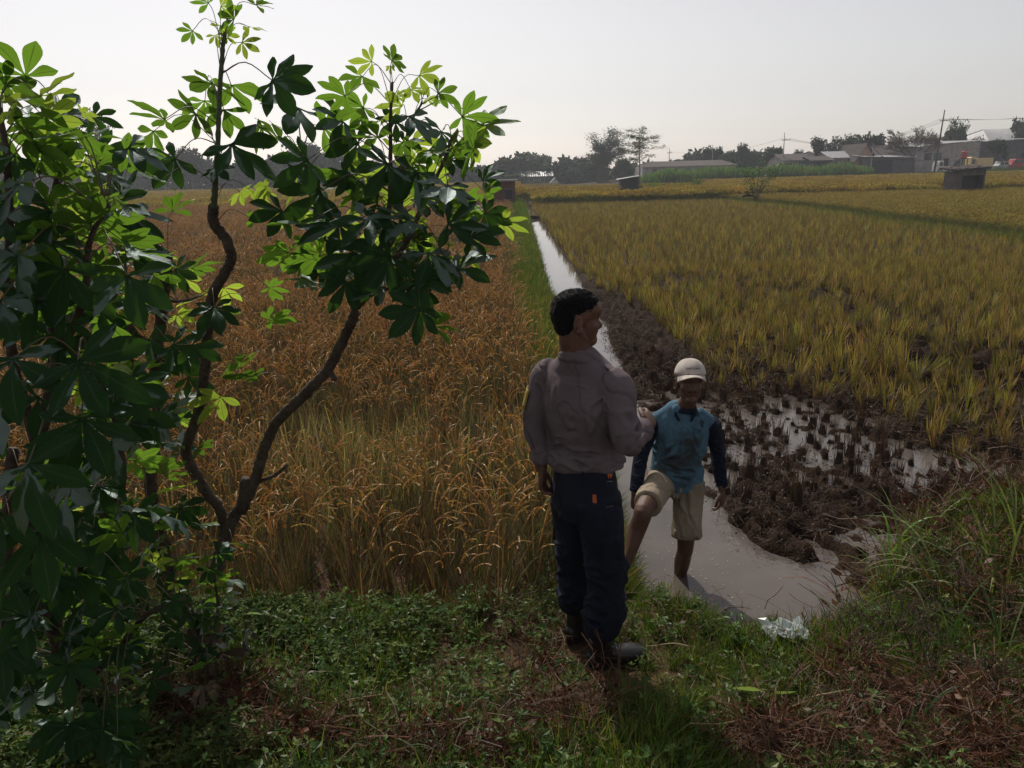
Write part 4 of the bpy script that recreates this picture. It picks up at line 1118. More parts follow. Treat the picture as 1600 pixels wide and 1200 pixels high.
    def mark(name, ob, px, py, shapes, m, w, lift=.003):
        d = px_ray(px, py).normalized(); inv = ob.matrix_world.inverted()
        ok, loc, nrm, ix = ob.ray_cast(inv @ Vector((0, 0, CAM_Z)), (inv.to_3x3() @ d).normalized(), depsgraph=dg)
        if not ok: return
        c = ob.matrix_world @ loc; n_ = (ob.matrix_world.to_3x3() @ nrm).normalized(); n_ = (n_ - d * .4).normalized(); c = c + n_ * lift
        sx = Vector((1, 0, 0)); sx = (sx - n_ * sx.dot(n_)).normalized(); sy = n_.cross(sx); q = MB()
        for poly in shapes: q.add([c + sx * (x * w) + sy * (y * w) for x, y in poly], [tuple(range(len(poly)))])
        o = q.build(name, m); o.modifiers.new('thick', 'SOLIDIFY').thickness = .0015; child(o, body)
    box_ = lambda x0, y0, x1, y1: [(x0, y0), (x1, y0), (x1, y1), (x0, y1)]
    mark('crest', top, 1096, 663, [box_(-.9, .9, .9, 1.2), box_(-1, .1, -.6, .8), box_(-.3, .0, 0, .8), box_(.3, .2, .95, .5), box_(-.8, -.4, .9, -.15), box_(.0, -.9, .4, -.4), box_(-.6, -1.1, .7, -.95), box_(.5, .5, .8, .85)], M_INK, .018, .004)
    mark('print', top, 1088, 671, [box_(-1, -.2, -.55, .2), box_(-.45, -.25, .0, .15), box_(.1, -.3, .5, .1), box_(.6, -.6, 1.3, -.3), box_(.7, -.9, 1.2, -.7)], M_INK, .022, .004)
    rr = random.Random(9)
    for i in range(26):       # dried mud on the chest
        px = rr.gauss(1052, 20); py = rr.gauss(700, 24)
        n_ = rr.randint(6, 9); s_ = rr.uniform(.15, 1.0)
        mark('mud_stain', top, px, py, [[(math.cos(6.283 * k / n_) * rr.uniform(.4, 1), math.sin(6.283 * k / n_) * rr.uniform(.3, .9)) for k in range(n_)]], M_STAIN, .010 * s_, .002)
    return body
farmer_ob = farmer()

# ================================================================ CASSAVA
def leaf_mat(name, c_dark, c_light, tr, transl, gloss, rough, vein, hue=.02):
    m = bpy.data.materials.new(name); m.use_nodes = True
    nt = m.node_tree; nt.nodes.clear()
    out = N(nt, 'ShaderNodeOutputMaterial'); uv = N(nt, 'ShaderNodeUVMap'); uv.uv_map = 'UVMap'
    sp = N(nt, 'ShaderNodeSeparateXYZ'); nt.links.new(uv.outputs[0], sp.inputs[0])
    ab = N(nt, 'ShaderNodeMath', operation='ABSOLUTE'); nt.links.new(sp.outputs['Y'], ab.inputs[0])
    # midrib and slanting side veins
    mid = N(nt, 'ShaderNodeMapRange'); mid.inputs['From Min'].default_value = .035; mid.inputs['From Max'].default_value = .09; mid.inputs['To Min'].default_value = 1; mid.inputs['To Max'].default_value = 0
    nt.links.new(ab.outputs[0], mid.inputs['Value'])
    m1 = N(nt, 'ShaderNodeMath', operation='MULTIPLY'); m1.inputs[1].default_value = -.16; nt.links.new(ab.outputs[0], m1.inputs[0])
    m2 = N(nt, 'ShaderNodeMath', operation='ADD'); nt.links.new(sp.outputs['X'], m2.inputs[0]); nt.links.new(m1.outputs[0], m2.inputs[1])
    m3 = N(nt, 'ShaderNodeMath', operation='MULTIPLY'); m3.inputs[1].default_value = 75.0; nt.links.new(m2.outputs[0], m3.inputs[0])
    m4 = N(nt, 'ShaderNodeMath', operation='SINE'); nt.links.new(m3.outputs[0], m4.inputs[0])
    sv = N(nt, 'ShaderNodeMapRange'); sv.inputs['From Min'].default_value = .80; sv.inputs['From Max'].default_value = 1.0; sv.inputs['To Max'].default_value = .45
    nt.links.new(m4.outputs[0], sv.inputs['Value'])
    mxv = N(nt, 'ShaderNodeMath', operation='MAXIMUM'); nt.links.new(mid.outputs[0], mxv.inputs[0]); nt.links.new(sv.outputs[0], mxv.inputs[1])
    oi = N(nt, 'ShaderNodeObjectInfo'); tc = N(nt, 'ShaderNodeTexCoord')
    nz = N(nt, 'ShaderNodeTexNoise'); nz.inputs['Scale'].default_value = 22; nz.inputs['Detail'].default_value = 5; nt.links.new(tc.outputs['Object'], nz.inputs['Vector'])
    ad = N(nt, 'ShaderNodeMath', operation='ADD'); nt.links.new(nz.outputs['Fac'], ad.inputs[0]); nt.links.new(oi.outputs['Random'], ad.inputs[1])
    hf = N(nt, 'ShaderNodeMath', operation='MULTIPLY'); hf.inputs[1].default_value = .5; nt.links.new(ad.outputs[0], hf.inputs[0])
    c = N(nt, 'ShaderNodeMix', data_type='RGBA'); c.inputs[6].default_value = (*c_dark, 1); c.inputs[7].default_value = (*c_light, 1); nt.links.new(hf.outputs[0], c.inputs[0])
    cv = N(nt, 'ShaderNodeMix', data_type='RGBA'); nt.links.new(mxv.outputs[0], cv.inputs[0]); nt.links.new(c.outputs[2], cv.inputs[6]); cv.inputs[7].default_value = (*vein, 1)
    df = N(nt, 'ShaderNodeBsdfDiffuse'); nt.links.new(cv.outputs[2], df.inputs['Color'])
    tb = N(nt, 'ShaderNodeMix', data_type='RGBA'); tb.inputs[6].default_value = (*tr, 1); tb.inputs[7].default_value = tuple(q * .45 for q in tr) + (1,); nt.links.new(mxv.outputs[0], tb.inputs[0])
    hs = N(nt, 'ShaderNodeHueSaturation'); nt.links.new(tb.outputs[2], hs.inputs['Color'])
    mv = N(nt, 'ShaderNodeMapRange'); mv.inputs['To Min'].default_value = .65; mv.inputs['To Max'].default_value = 1.25; nt.links.new(oi.outputs['Random'], mv.inputs['Value']); nt.links.new(mv.outputs[0], hs.inputs['Value'])
    tl = N(nt, 'ShaderNodeBsdfTranslucent'); nt.links.new(hs.outputs[0], tl.inputs['Color'])
    ms = N(nt, 'ShaderNodeMixShader'); ms.inputs[0].default_value = transl; nt.links.new(df.outputs[0], ms.inputs[1]); nt.links.new(tl.outputs[0], ms.inputs[2])
    gl = N(nt, 'ShaderNodeBsdfGlossy'); gl.inputs['Roughness'].default_value = rough; gl.inputs['Color'].default_value = (.85, .95, 1, 1)
    bp = N(nt, 'ShaderNodeBump'); bp.inputs['Strength'].default_value = .35; bp.inputs['Distance'].default_value = .004; nt.links.new(mxv.outputs[0], bp.inputs['Height']); nt.links.new(bp.outputs[0], gl.inputs['Normal'])
    fr = N(nt, 'ShaderNodeFresnel'); fr.inputs['IOR'].default_value = 1.35
    fm_ = N(nt, 'ShaderNodeMath', operation='MULTIPLY'); fm_.inputs[1].default_value = gloss; nt.links.new(fr.outputs[0], fm_.inputs[0])
    m5 = N(nt, 'ShaderNodeMixShader'); nt.links.new(fm_.outputs[0], m5.inputs[0]); nt.links.new(ms.outputs[0], m5.inputs[1]); nt.links.new(gl.outputs[0], m5.inputs[2])
    nt.links.new(m5.outputs[0], out.inputs['Surface'])
    return m
M_LEAF = {
    'old': leaf_mat('mature_cassava_leaf', (.012, .034, .014), (.022, .058, .020), (.07, .18, .012), .26, .09, .5, (.05, .085, .04)),
    'mid': leaf_mat('green_cassava_leaf', (.020, .050, .016), (.040, .085, .022), (.16, .31, .025), .50, .08, .5, (.07, .12, .04)),
    'new': leaf_mat('young_cassava_leaf', (.075, .13, .020), (.12, .18, .03), (.36, .50, .05), .60, .08, .5, (.14, .19, .05)),
    'dry': leaf_mat('withered_cassava_leaf', (.055, .040, .032), (.11, .085, .065), (.14, .09, .05), .2, .3, .6, (.10, .08, .06)),
}
M_PET = pmat('cassava_leaf_stalk', (.07, .085, .03), (.13, .07, .04), rough=.55, scale=30)
M_BARK = pmat('cassava_bark', (.045, .033, .026), (.105, .080, .062), rough=.85, scale=16, bump=.8, bscale=70, spec=.2)
M_GREENSTEM = pmat('green_cassava_stem', (.05, .07, .03), (.09, .10, .045), rough=.7, scale=30, bump=.4)

def leaf_mesh(seed, age):
    """palmate leaf of five to seven drooping lobes; origin where the stalk meets the blade, +X outward, +Z up"""
    r = random.Random(seed); mb = MB()
    nl = r.choice([5, 5, 6, 7]) if age != 'new' else 5
    angs = {5: (0, 42, -42, 88, -88), 6: (18, -20, 56, -60, 100, -104), 7: (0, 36, -36, 74, -74, 118, -118)}[nl]
    droop = {'old': r.uniform(.8, 2.8), 'mid': r.uniform(.3, 2.2), 'new': r.uniform(.2, 1.6), 'dry': r.uniform(5, 8)}[age]
    for a in angs:
        a = math.radians(a + r.uniform(-6, 6)); q = abs(a) / 2.1
        L = .170 * (1 - .48 * q ** 1.6) * r.uniform(.92, 1.08); W = L * r.uniform(.31, .39) * (1 if q < .8 else 1.05)
        d0 = Vector((math.cos(a), math.sin(a), 0)); s0 = Vector((-math.sin(a), math.cos(a), 0))
        n = 8; m_ = 4; p = Vector((0, 0, 0)); ang = r.uniform(-.25, .12); dr = droop * r.uniform(.8, 1.25); roll = r.uniform(-.25, .25)
        vs = []; uvs = []; fold = r.uniform(.10, .34); curl = r.uniform(-.10, .2); bend = r.uniform(-.35, .35)
        for i in range(n + 1):
            t = i / n
            w = W * (.05 + .95 * math.sin(math.pi * min(1, t ** 1.5)) ** .9) if t < 1 else .004
            w = max(w, .006 if t < .3 else w)
            up = Vector((0, 0, 1)) * math.cos(ang) + d0 * math.sin(ang); dd = d0 * math.cos(ang) - Vector((0, 0, 1)) * math.sin(ang)
            dd = (dd + s0 * bend * t * .5).normalized(); sd = (s0 * math.cos(roll * t * 2) + up * math.sin(roll * t * 2))
            for j in range(m_ + 1):
                v = -1 + 2 * j / m_
                wave = .0035 * math.sin(t * 11 + j * 1.7 + seed) * abs(v)
                vs.append(p + sd * (v * w * .5) + up * (abs(v) ** 1.3 * w * .5 * fold - abs(v) ** 2 * w * curl * t + wave)); uvs.append((t * L / .17, v))
            p = p + dd * (L / n); ang += dr * L / n * (0.5 + t) * 3.0 * .55
        fs = []
        for i in range(n):
            for j in range(m_): fs.append((i * (m_ + 1) + j, i * (m_ + 1) + j + 1, (i + 1) * (m_ + 1) + j + 1, (i + 1) * (m_ + 1) + j))
        mb.add(vs, fs, uvs)
    return mb.mesh('cassava_leaf', M_LEAF[age], smooth_faces=True)
LEAVES = {a: [leaf_mesh(i * 13 + k * 101, a) for i in range(10 if a != 'dry' else 4)] for k, a in enumerate(('old', 'mid', 'new', 'dry'))}

class Cassava:
    def __init__(self, base, label, seed):
        self.o = empty('cassava_plant', base); tag(self.o, label, 'shrub'); self.r = random.Random(seed); self.segs = []; self.nl = 0; self.k = .86
    def stem(self, spec, r0, r1, green=False, knots=True):
        """spec: (px, py, y) points, measured from the photograph and given their own depth"""
        pts = [at(*s) for s in spec] if len(spec[0]) == 3 and abs(spec[0][0]) > 12 else [Vector(s) for s in spec]
        C = catmull(pts, 6); n = len(C); mb = MB(); rad = []
        for i in range(n):
            t = i / (n - 1); q = r0 + (r1 - r0) * t
            if knots: q *= 1 + .13 * math.sin(i * 2.9 + r0 * 900) * (1 if i % 2 else .4)
            rad.append(max(.002, q))
        P = [Vector(c) + Vector((self.r.uniform(-1, 1), self.r.uniform(-1, 1), 0)) * (.12 * q_) for c, q_ in zip(C, rad)]
        mb.tube(P, rad, n=9)
        o = mb.build('stem', M_GREENSTEM if green else M_BARK, smooth_faces=True); child(o, self.o)
        for i in range(len(P) - 1): self.segs.append((P[i], P[i + 1]))
        return P
    def nearest(self, J, lo=.07, hi=.32):
        best = None
        for a, b in self.segs:
            m = (a + b) / 2; d = (m - J).length; want = .16
            cost = abs(d - want) + (.12 if m.z > J.z + .06 else 0)
            if best is None or cost < best[0]: best = (cost, m)
        return best[1]
    def leaf(self, J, scale, age, S=None, az=None, tilt=None, roll=None, face=False):
        if self.nl >= 295: return
        self.nl += 1; r = self.r
        if S is None: S = self.nearest(J)
        out = J - S
        if az is None: az = math.atan2(out.y, out.x) + r.gauss(0, .25) if out.xy.length > .02 else r.uniform(0, 6.28)
        if tilt is None: tilt = {'old': r.uniform(.15, .75), 'mid': r.uniform(0, .6), 'new': r.uniform(-.3, .5), 'dry': r.uniform(.9, 1.4)}[age]
        if roll is None: roll = r.gauss(0, .22)
        lf = link('leaf', r.choice(LEAVES[age]))
        R3 = Euler((roll, tilt, az), 'XYZ').to_matrix()
        if face:
            # young blades turn to the sun, old ones hang open towards the dyke
            nrm = {'new': Vector((SUN_DIR.x, SUN_DIR.y, 0)) * .9, 'mid': Vector((SUN_DIR.x, SUN_DIR.y, 0)) * .75, 'old': Vector((.15, -.8, 0)), 'dry': Vector((0, -.5, 0))}[age]
            nrm = (nrm + Vector((r.gauss(0, .35), r.gauss(0, .3), .62 + r.gauss(0, .15)))).normalized()
            ax = Vector((math.cos(az), math.sin(az), -.45)); ax = (ax - nrm * ax.dot(nrm)).normalized()
            ay = nrm.cross(ax); R3 = Matrix((ax, ay, nrm)).transposed()
        Mx = Matrix.Translation(J) @ R3.to_4x4() @ Matrix.Diagonal((scale, scale, scale, 1))
        lf.parent = self.o; lf.matrix_parent_inverse = Matrix.Translation(self.o.location).inverted(); lf.matrix_basis = Mx
        # leaf stalk
        mid = (S + J) / 2 + Vector((0, 0, .22 * out.length + .01)); mb = MB(); rr = .0021 * max(.6, min(1.3, scale))
        mb.tube([Vector(c) for c in catmull([S, mid, J], 4)], [rr * 1.3] * 3 + [rr] * 6, n=5)
        st = mb.build('leaf_stalk', M_PET, smooth_faces=True)
        st.parent = lf; st.matrix_parent_inverse = (Matrix.Translation(self.o.location) @ (Matrix.Translation(self.o.location).inverted() @ Mx)).inverted()
    def shoot(self, P, n, size=1.0, L=(.14, .24), young=.35, start=.25, spread=1.0):
        """leaves spiralling up the end of a stem P"""
        a = self.r.uniform(0, 6.28); m = len(P)
        for i in range(n):
            t = i / max(1, n - 1); k = min(m - 1, int((start + (1 - start) * t) * (m - 1))); S = P[k]
            a += 2.4 + self.r.uniform(-.3, .3); el = -.25 + 1.25 * t + self.r.uniform(-.2, .2); l = self.r.uniform(*L) * (1 - .55 * max(0, t - .5) * 2 * .8) * size
            J = S + Vector((math.cos(a) * math.cos(el) * spread, math.sin(a) * math.cos(el) * spread, math.sin(el))) * l
            age = 'new' if t > 1 - young else ('mid' if t > .45 - young * .5 and self.r.random() < .75 else 'old')
            s = size * (1 if t < .6 else 1 - .75 * (t - .6) / .4) * self.r.uniform(.75, 1.1)
            self.leaf(J, s, age, S=S, az=a, face=(t < .9 and self.r.random() < .6), tilt=(.75 - .9 * t if t < .8 else self.r.uniform(.6, 1.5)))
    def listed(self, items, depth, jit=.12):
        for it in items:
            px, py, rp, age = it[:4]; y = (it[4] if len(it) > 4 else depth) + self.r.uniform(-jit, jit)
            J = at(px, py, y); dist = J.y * math.cos(PITCH) + (CAM_Z - J.z) * math.sin(PITCH)
            self.leaf(J, self.k * rp / F_PX * dist / .160, age, face=age != 'dry')

def fill(plant, n, x0, x1, y0, y1, depth, rp, ages, seed, keep=lambda x, y: True):
    r = random.Random(seed); c = 0
    while c < n:
        px, py = r.uniform(x0, x1), r.uniform(y0, y1)
        if not keep(px, py): continue
        plant.listed([(px, py, r.uniform(*rp), r.choice(ages), r.uniform(*depth))], 3, .01); c += 1
gz = lambda x, y: float(ground_h(x, y))
# -- plant with the two long crooked stems in the middle
b = at(345, 900, 3.25); b.z = gz(b.x, b.y)
A1 = Cassava((b.x, b.y, b.z), 'tall cassava shrub with a leaning bare stem and wide dark crown beside the rice', 21)
A1.stem([(335, 905, 3.25), (346, 860, 3.25), (362, 815, 3.24), (378, 790, 3.22)], .034, .027)
A1.stem([(378, 790, 3.22), (384, 748, 3.20)], .026, .022)
A1.stem([(376, 800, 3.22), (400, 745, 3.20), (410, 712, 3.18), (430, 662, 3.15), (470, 622, 3.12), (512, 577, 3.08), (541, 520, 3.05), (556, 487, 3.02)], .026, .021)
A1.stem([(405, 752, 3.2), (430, 742, 3.17), (449, 726, 3.15)], .010, .007)
A1.stem([(512, 577, 3.08), (525, 594, 3.05)], .014, .011)
A1.stem([(350, 850, 3.25), (345, 800, 3.25), (322, 768, 3.22), (296, 722, 3.2), (292, 695, 3.2), (311, 640, 3.18), (320, 580, 3.15), (326, 500, 3.12), (333, 460, 3.1), (352, 425, 3.08), (362, 402, 3.06), (352, 372, 3.05), (334, 348, 3.04), (334, 322, 3.02)], .024, .020)
tp = A1.stem([(334, 330, 3.02), (336, 290, 3.0), (340, 230, 3.0), (342, 170, 3.0), (346, 100, 3.0), (350, 62, 3.0), (356, 30, 3.0)], .0125, .006, green=True)
f1 = A1.stem([(553, 495, 3.02), (560, 440, 3.0), (590, 400, 2.98), (606, 340, 2.97), (610, 270, 2.96), (610, 190, 2.95), (613, 128, 2.95)], .015, .005)
f2 = A1.stem([(556, 490, 3.02), (540, 450, 3.1), (520, 410, 3.15), (505, 360, 3.2), (490, 300, 3.2), (470, 240, 3.2)], .013, .005)
f3 = A1.stem([(558, 480, 3.02), (600, 430, 2.9), (640, 370, 2.88), (660, 320, 2.88), (690, 260, 2.86), (706, 215, 2.85)], .014, .005)
f4 = A1.stem([(600, 400, 2.97), (625, 350, 3.1), (628, 290, 3.12), (640, 200, 3.12), (660, 160, 3.12)], .009, .004)
f5 = A1.stem([(556, 470, 3.0), (610, 450, 2.8), (660, 440, 2.7), (700, 400, 2.68)], .009, .004)
A1.listed([
    # crown of the tall straight shoot
    (326, 5, 36, 'mid'), (366, 30, 42, 'mid'), (390, 42, 36, 'new'), (378, 66, 34, 'new'), (301, 48, 30, 'mid'), (344, 40, 26, 'new'), (352, 55, 24, 'new'), (336, 55, 22, 'new'), (400, 8, 36, 'mid'), (345, 10, 30, 'new'),
    (332, 130, 74, 'mid', 3.12), (362, 134, 66, 'mid', 3.15), (426, 126, 84, 'old', 2.9), (362, 226, 90, 'old', 2.85), (306, 178, 62, 'mid', 3.1), (258, 186, 66, 'mid', 2.95), (274, 248, 66, 'old', 2.85), (335, 262, 40, 'old', 2.9),
    (250, 282, 52, 'mid', 2.9), (410, 196, 50, 'mid', 3.1), (466, 170, 84, 'old', 2.95), (350, 172, 55, 'mid', 3.2), (320, 158, 50, 'mid', 3.2), (240, 205, 50, 'mid', 3.1), (438, 222, 60, 'mid', 3.1),
    # right crown
    (566, 120, 48, 'mid'), (581, 96, 40, 'new'), (612, 95, 36, 'mid'), (655, 118, 46, 'new'), (684, 145, 38, 'mid'), (642, 140, 34, 'new'), (568, 168, 52, 'mid'), (540, 150, 55, 'mid', 2.85), (628, 165, 55, 'new'), (640, 182, 62, 'old', 2.85),
    (722, 182, 62, 'mid'), (752, 196, 66, 'new'), (728, 222, 60, 'new'), (706, 232, 58, 'mid'), (690, 205, 60, 'old'), (740, 235, 70, 'mid', 2.8), (605, 256, 76, 'old', 2.8), (590, 215, 60, 'mid'), (560, 225, 62, 'old'), (535, 190, 66, 'old'),
    (505, 200, 70, 'mid'), (480, 250, 75, 'old', 2.85), (500, 300, 85, 'old', 2.8), (545, 290, 75, 'mid'), (650, 270, 78, 'old', 2.75), (700, 290, 72, 'old', 2.75), (718, 330, 60, 'mid'), (690, 300, 50, 'new', 3.2), (655, 300, 55, 'new', 3.2),
    (785, 348, 48, 'new', 2.9), (735, 372, 60, 'old', 2.75), (736, 385, 40, 'new', 3.1), (700, 350, 76, 'old', 2.7), (640, 345, 80, 'old', 2.7), (580, 340, 80, 'old', 2.75), (530, 350, 78, 'old', 2.75), (480, 350, 70, 'mid', 2.85),
    (670, 395, 80, 'old', 2.65), (610, 400, 84, 'old', 2.7), (555, 395, 80, 'old', 2.7), (500, 400, 66, 'mid', 2.8), (450, 395, 55, 'mid', 3.0), (715, 420, 70, 'old', 2.65), (655, 440, 74, 'old', 2.65), (600, 450, 70, 'old', 2.7), (540, 440, 60, 'old', 2.75),
    (655, 482, 74, 'old', 2.6), (676, 510, 64, 'mid', 2.6), (490, 440, 52, 'mid', 2.9), (420, 500, 46, 'mid', 3.0), (440, 330, 60, 'old', 2.9), (420, 290, 40, 'new', 3.1), (395, 300, 44, 'new', 3.1), (390, 340, 50, 'mid', 3.1), (375, 300, 36, 'new', 3.2),
    (620, 235, 55, 'new', 3.15), (575, 255, 50, 'new', 3.2), (640, 225, 55, 'new', 3.2), (545, 245, 50, 'mid', 3.2), (670, 235, 52, 'mid', 3.1),
    # low side shoots
    (340, 500, 44, 'mid', 3.0), (375, 575, 52, 'mid', 3.0), (400, 585, 50, 'mid', 2.95), (345, 620, 60, 'new', 3.1), (290, 760, 46, 'new', 3.1), (275, 790, 44, 'new', 3.1), (335, 480, 60, 'old', 2.9), (420, 450, 34, 'mid', 3.05), (350, 450, 44, 'new', 3.2), (310, 700, 30, 'mid'), (352, 905, 44, 'mid', 3.1), (365, 850, 34, 'mid', 3.1), (340, 930, 52, 'mid', 3.05), (385, 960, 30, 'mid', 3.2)], 3.0)
for P, n in ((f1, 9), (f2, 7), (f3, 8), (f4, 6), (f5, 7)): A1.shoot(P, n, size=.6, L=(.10, .2), young=.3, start=.3)
for (px, py, rp) in ((300, 955, 62), (345, 1020, 60), (390, 985, 34), (318, 985, 50)): A1.leaf(at(px, py, 2.9), rp / F_PX * 3.2 / .15, 'dry', S=at(px - 10, py - 45, 2.9))

# -- stem behind, cut at the top, with a dark trunk
b = at(240, 880, 3.35); b.z = gz(b.x, b.y)
A2 = Cassava((b.x, b.y, b.z), 'cassava shrub with a dark upright trunk and cut off top', 22)
A2.stem([(262, 900, 3.35), (250, 830, 3.35), (235, 770, 3.34), (240, 700, 3.33), (247, 640, 3.32), (243, 560, 3.3), (252, 500, 3.3), (258, 440, 3.28), (262, 396, 3.27)], .030, .022)
A2.stem([(246, 560, 3.3), (225, 530, 3.2), (190, 517, 3.1)], .012, .008)
A2.stem([(262, 470, 3.28), (290, 470, 3.4), (318, 460, 3.5)], .008, .005)
q1 = A2.stem([(240, 690, 3.33), (215, 640, 3.2), (205, 560, 3.1), (200, 480, 3.0), (195, 400, 3.0)], .012, .005)
A2.listed([(215, 470, 80, 'mid', 3.2), (170, 420, 70, 'mid', 3.2), (230, 380, 60, 'mid', 3.2), (300, 420, 50, 'mid', 3.3), (270, 330, 50, 'mid', 3.3), (200, 330, 60, 'mid', 3.2), (180, 600, 70, 'old', 3.0), (250, 650, 60, 'old', 3.1),
    (215, 640, 80, 'old', 2.8), (270, 540, 60, 'old', 2.9), (300, 540, 56, 'old', 2.8), (255, 740, 50, 'mid', 3.1), (230, 800, 50, 'mid', 3.0), (300, 470, 40, 'new', 3.5), (250, 850, 46, 'mid', 3.0), (180, 700, 66, 'mid', 3.0), (150, 560, 60, 'mid', 3.1), (130, 470, 60, 'mid', 3.1), (205, 250, 50, 'mid', 3.1), (150, 330, 60, 'new', 3.2), (120, 380, 60, 'new', 3.2), (185, 360, 50, 'new', 3.3)], 3.0)
A2.shoot(q1, 14, size=.9, L=(.14, .24), young=.2)

# -- big bush at the left edge, nearest the camera
b = at(60, 1100, 2.35); b.z = gz(b.x, b.y)
A3 = Cassava((b.x, b.y, b.z), 'large leafy cassava bush with broad dark leaves at the left edge', 23)
A3.stem([(110, 1080, 2.35), (80, 960, 2.35), (50, 860, 2.3), (60, 700, 2.25), (90, 560, 2.2), (70, 460, 2.2), (75, 380, 2.2)], .028, .014)
u1 = A3.stem([(75, 400, 2.2), (82, 320, 2.2), (95, 250, 2.2), (105, 200, 2.2)], .011, .005)
u2 = A3.stem([(60, 700, 2.25), (20, 560, 2.1), (15, 400, 2.1), (12, 260, 2.1), (-5, 150, 2.1)], .018, .006)
u3 = A3.stem([(90, 560, 2.2), (130, 470, 2.1), (140, 380, 2.05), (170, 320, 2.0)], .013, .005)
u4 = A3.stem([(80, 960, 2.35), (150, 840, 2.2), (190, 760, 2.1), (180, 660, 2.0), (150, 580, 1.95)], .016, .006)
u5 = A3.stem([(110, 1080, 2.35), (180, 1020, 2.35), (230, 960, 2.35), (290, 935, 2.35)], .018, .006)
u6 = A3.stem([(20, 700, 2.25), (10, 850, 2.2), (15, 960, 2.2), (25, 1060, 2.2)], .018, .014)
A3.listed([(62, 152, 86, 'new'), (40, 120, 80, 'mid', 2.1), (8, 130, 70, 'mid', 2.1), (72, 184, 62, 'new'), (22, 175, 60, 'new'), (112, 205, 92, 'mid', 2.0), (134, 215, 95, 'mid', 1.95), (60, 232, 100, 'mid', 2.0), (135, 242, 52, 'new', 2.4), (28, 288, 120, 'old', 1.85),
    (100, 290, 70, 'mid', 2.2), (10, 210, 60, 'mid', 2.3), (150, 260, 60, 'mid', 2.2), (80, 330, 90, 'old', 2.0), (150, 340, 80, 'mid', 2.2), (200, 432, 104, 'old', 1.8), (100, 420, 100, 'old', 1.9), (30, 400, 110, 'old', 1.85), (0, 470, 110, 'old', 1.8),
    (60, 470, 90, 'old', 1.9), (122, 566, 132, 'old', 1.65), (20, 560, 120, 'old', 1.7), (128, 655, 118, 'old', 1.7), (44, 726, 135, 'old', 1.6), (0, 640, 120, 'old', 1.7), (110, 760, 110, 'old', 1.7), (60, 830, 120, 'old', 1.65), (0, 800, 120, 'old', 1.6),
    (200, 600, 80, 'old', 2.0), (175, 690, 90, 'old', 1.9), (60, 620, 90, 'old', 1.9), (205, 912, 66, 'mid', 2.3), (232, 862, 46, 'mid', 2.5), (276, 876, 46, 'mid', 2.6), (135, 915, 48, 'mid', 2.5), (100, 1005, 70, 'old', 2.2), (117, 1040, 62, 'mid', 2.2),
    (50, 1085, 90, 'mid', 2.0), (182, 1130, 66, 'old', 2.1), (236, 1060, 50, 'old', 2.3), (30, 960, 90, 'old', 2.0), (0, 1010, 90, 'old', 2.0), (150, 830, 70, 'mid', 2.4), (180, 790, 60, 'mid', 2.5), (150, 860, 60, 'old', 2.3), (80, 900, 90, 'old', 2.1), (15, 900, 90, 'old', 1.9),
    (0, 340, 90, 'old', 1.9), (90, 370, 80, 'mid', 2.1), (165, 500, 70, 'mid', 2.4), (130, 720, 80, 'mid', 2.2), (20, 240, 70, 'new', 2.3), (60, 270, 70, 'mid', 2.2), (210, 720, 60, 'mid', 2.4), (255, 930, 50, 'old', 2.5), (190, 1000, 60, 'mid', 2.4), (10, 1120, 80, 'mid', 2.0), (110, 1130, 70, 'old', 2.0), (90, 500, 100, 'mid', 2.1), (30, 200, 80, 'mid', 2.1)], 2.05, .06)
for P, n, s in ((u1, 10, .75), (u2, 14, .8), (u3, 12, .75), (u4, 12, .75), (u5, 8, .55)): A3.shoot(P, n, size=s, L=(.12, .2), young=.2)
for (px, py, rp) in ((190, 1050, 40), (320, 1075, 34), (270, 1130, 40), (100, 850, 60)): A3.leaf(at(px, py, 2.4), rp / F_PX * 2.7 / .15, 'dry', S=at(px + 10, py - 50, 2.4))

# -- low young cassava in front of the big bush
b = at(330, 1060, 2.75); b.z = gz(b.x, b.y)
A4 = Cassava((b.x, b.y, b.z), 'low cassava sapling with small bright leaves under the bushes', 24)
s1 = A4.stem([(330, 1060, 2.75), (300, 980, 2.8), (270, 900, 2.85), (262, 845, 2.85)], .012, .005)
s2 = A4.stem([(320, 1040, 2.75), (340, 960, 2.85), (335, 900, 2.9)], .010, .005)
A4.shoot(s1, 12, size=.5, L=(.08, .15), young=.5); A4.shoot(s2, 8, size=.45, L=(.07, .13), young=.5)
A4.listed([(200, 900, 60, 'mid', 2.6), (240, 880, 40, 'new', 2.7), (280, 850, 40, 'mid', 2.8), (140, 960, 50, 'mid', 2.6), (310, 820, 36, 'new', 2.9), (255, 820, 40, 'mid', 2.8)], 2.8)
fill(A3, 85, -40, 215, 160, 1180, (2.0, 2.5), (46, 78), ('old', 'old', 'mid'), 1)
fill(A3, 45, -40, 200, 700, 1200, (1.8, 2.4), (40, 66), ('old', 'old', 'mid'), 2)
fill(A2, 60, 130, 300, 380, 860, (3.1, 3.5), (34, 56), ('mid', 'mid', 'old', 'new'), 3, lambda x, y: x < 300 - max(0, (y - 640)) * .1)
fill(A4, 50, 100, 350, 860, 1130, (2.6, 3.0), (30, 50), ('old', 'mid', 'mid'), 4, lambda x, y: x < 370 - (y - 860) * .25)
fill(A1, 48, 440, 770, 220, 430, (2.9, 3.3), (36, 54), ('old', 'mid', 'new'), 5, lambda x, y: abs(x - 610) + abs(y - 330) * .8 < 190)
print('leaves', [c.nl for c in (A1, A2, A3, A4)])

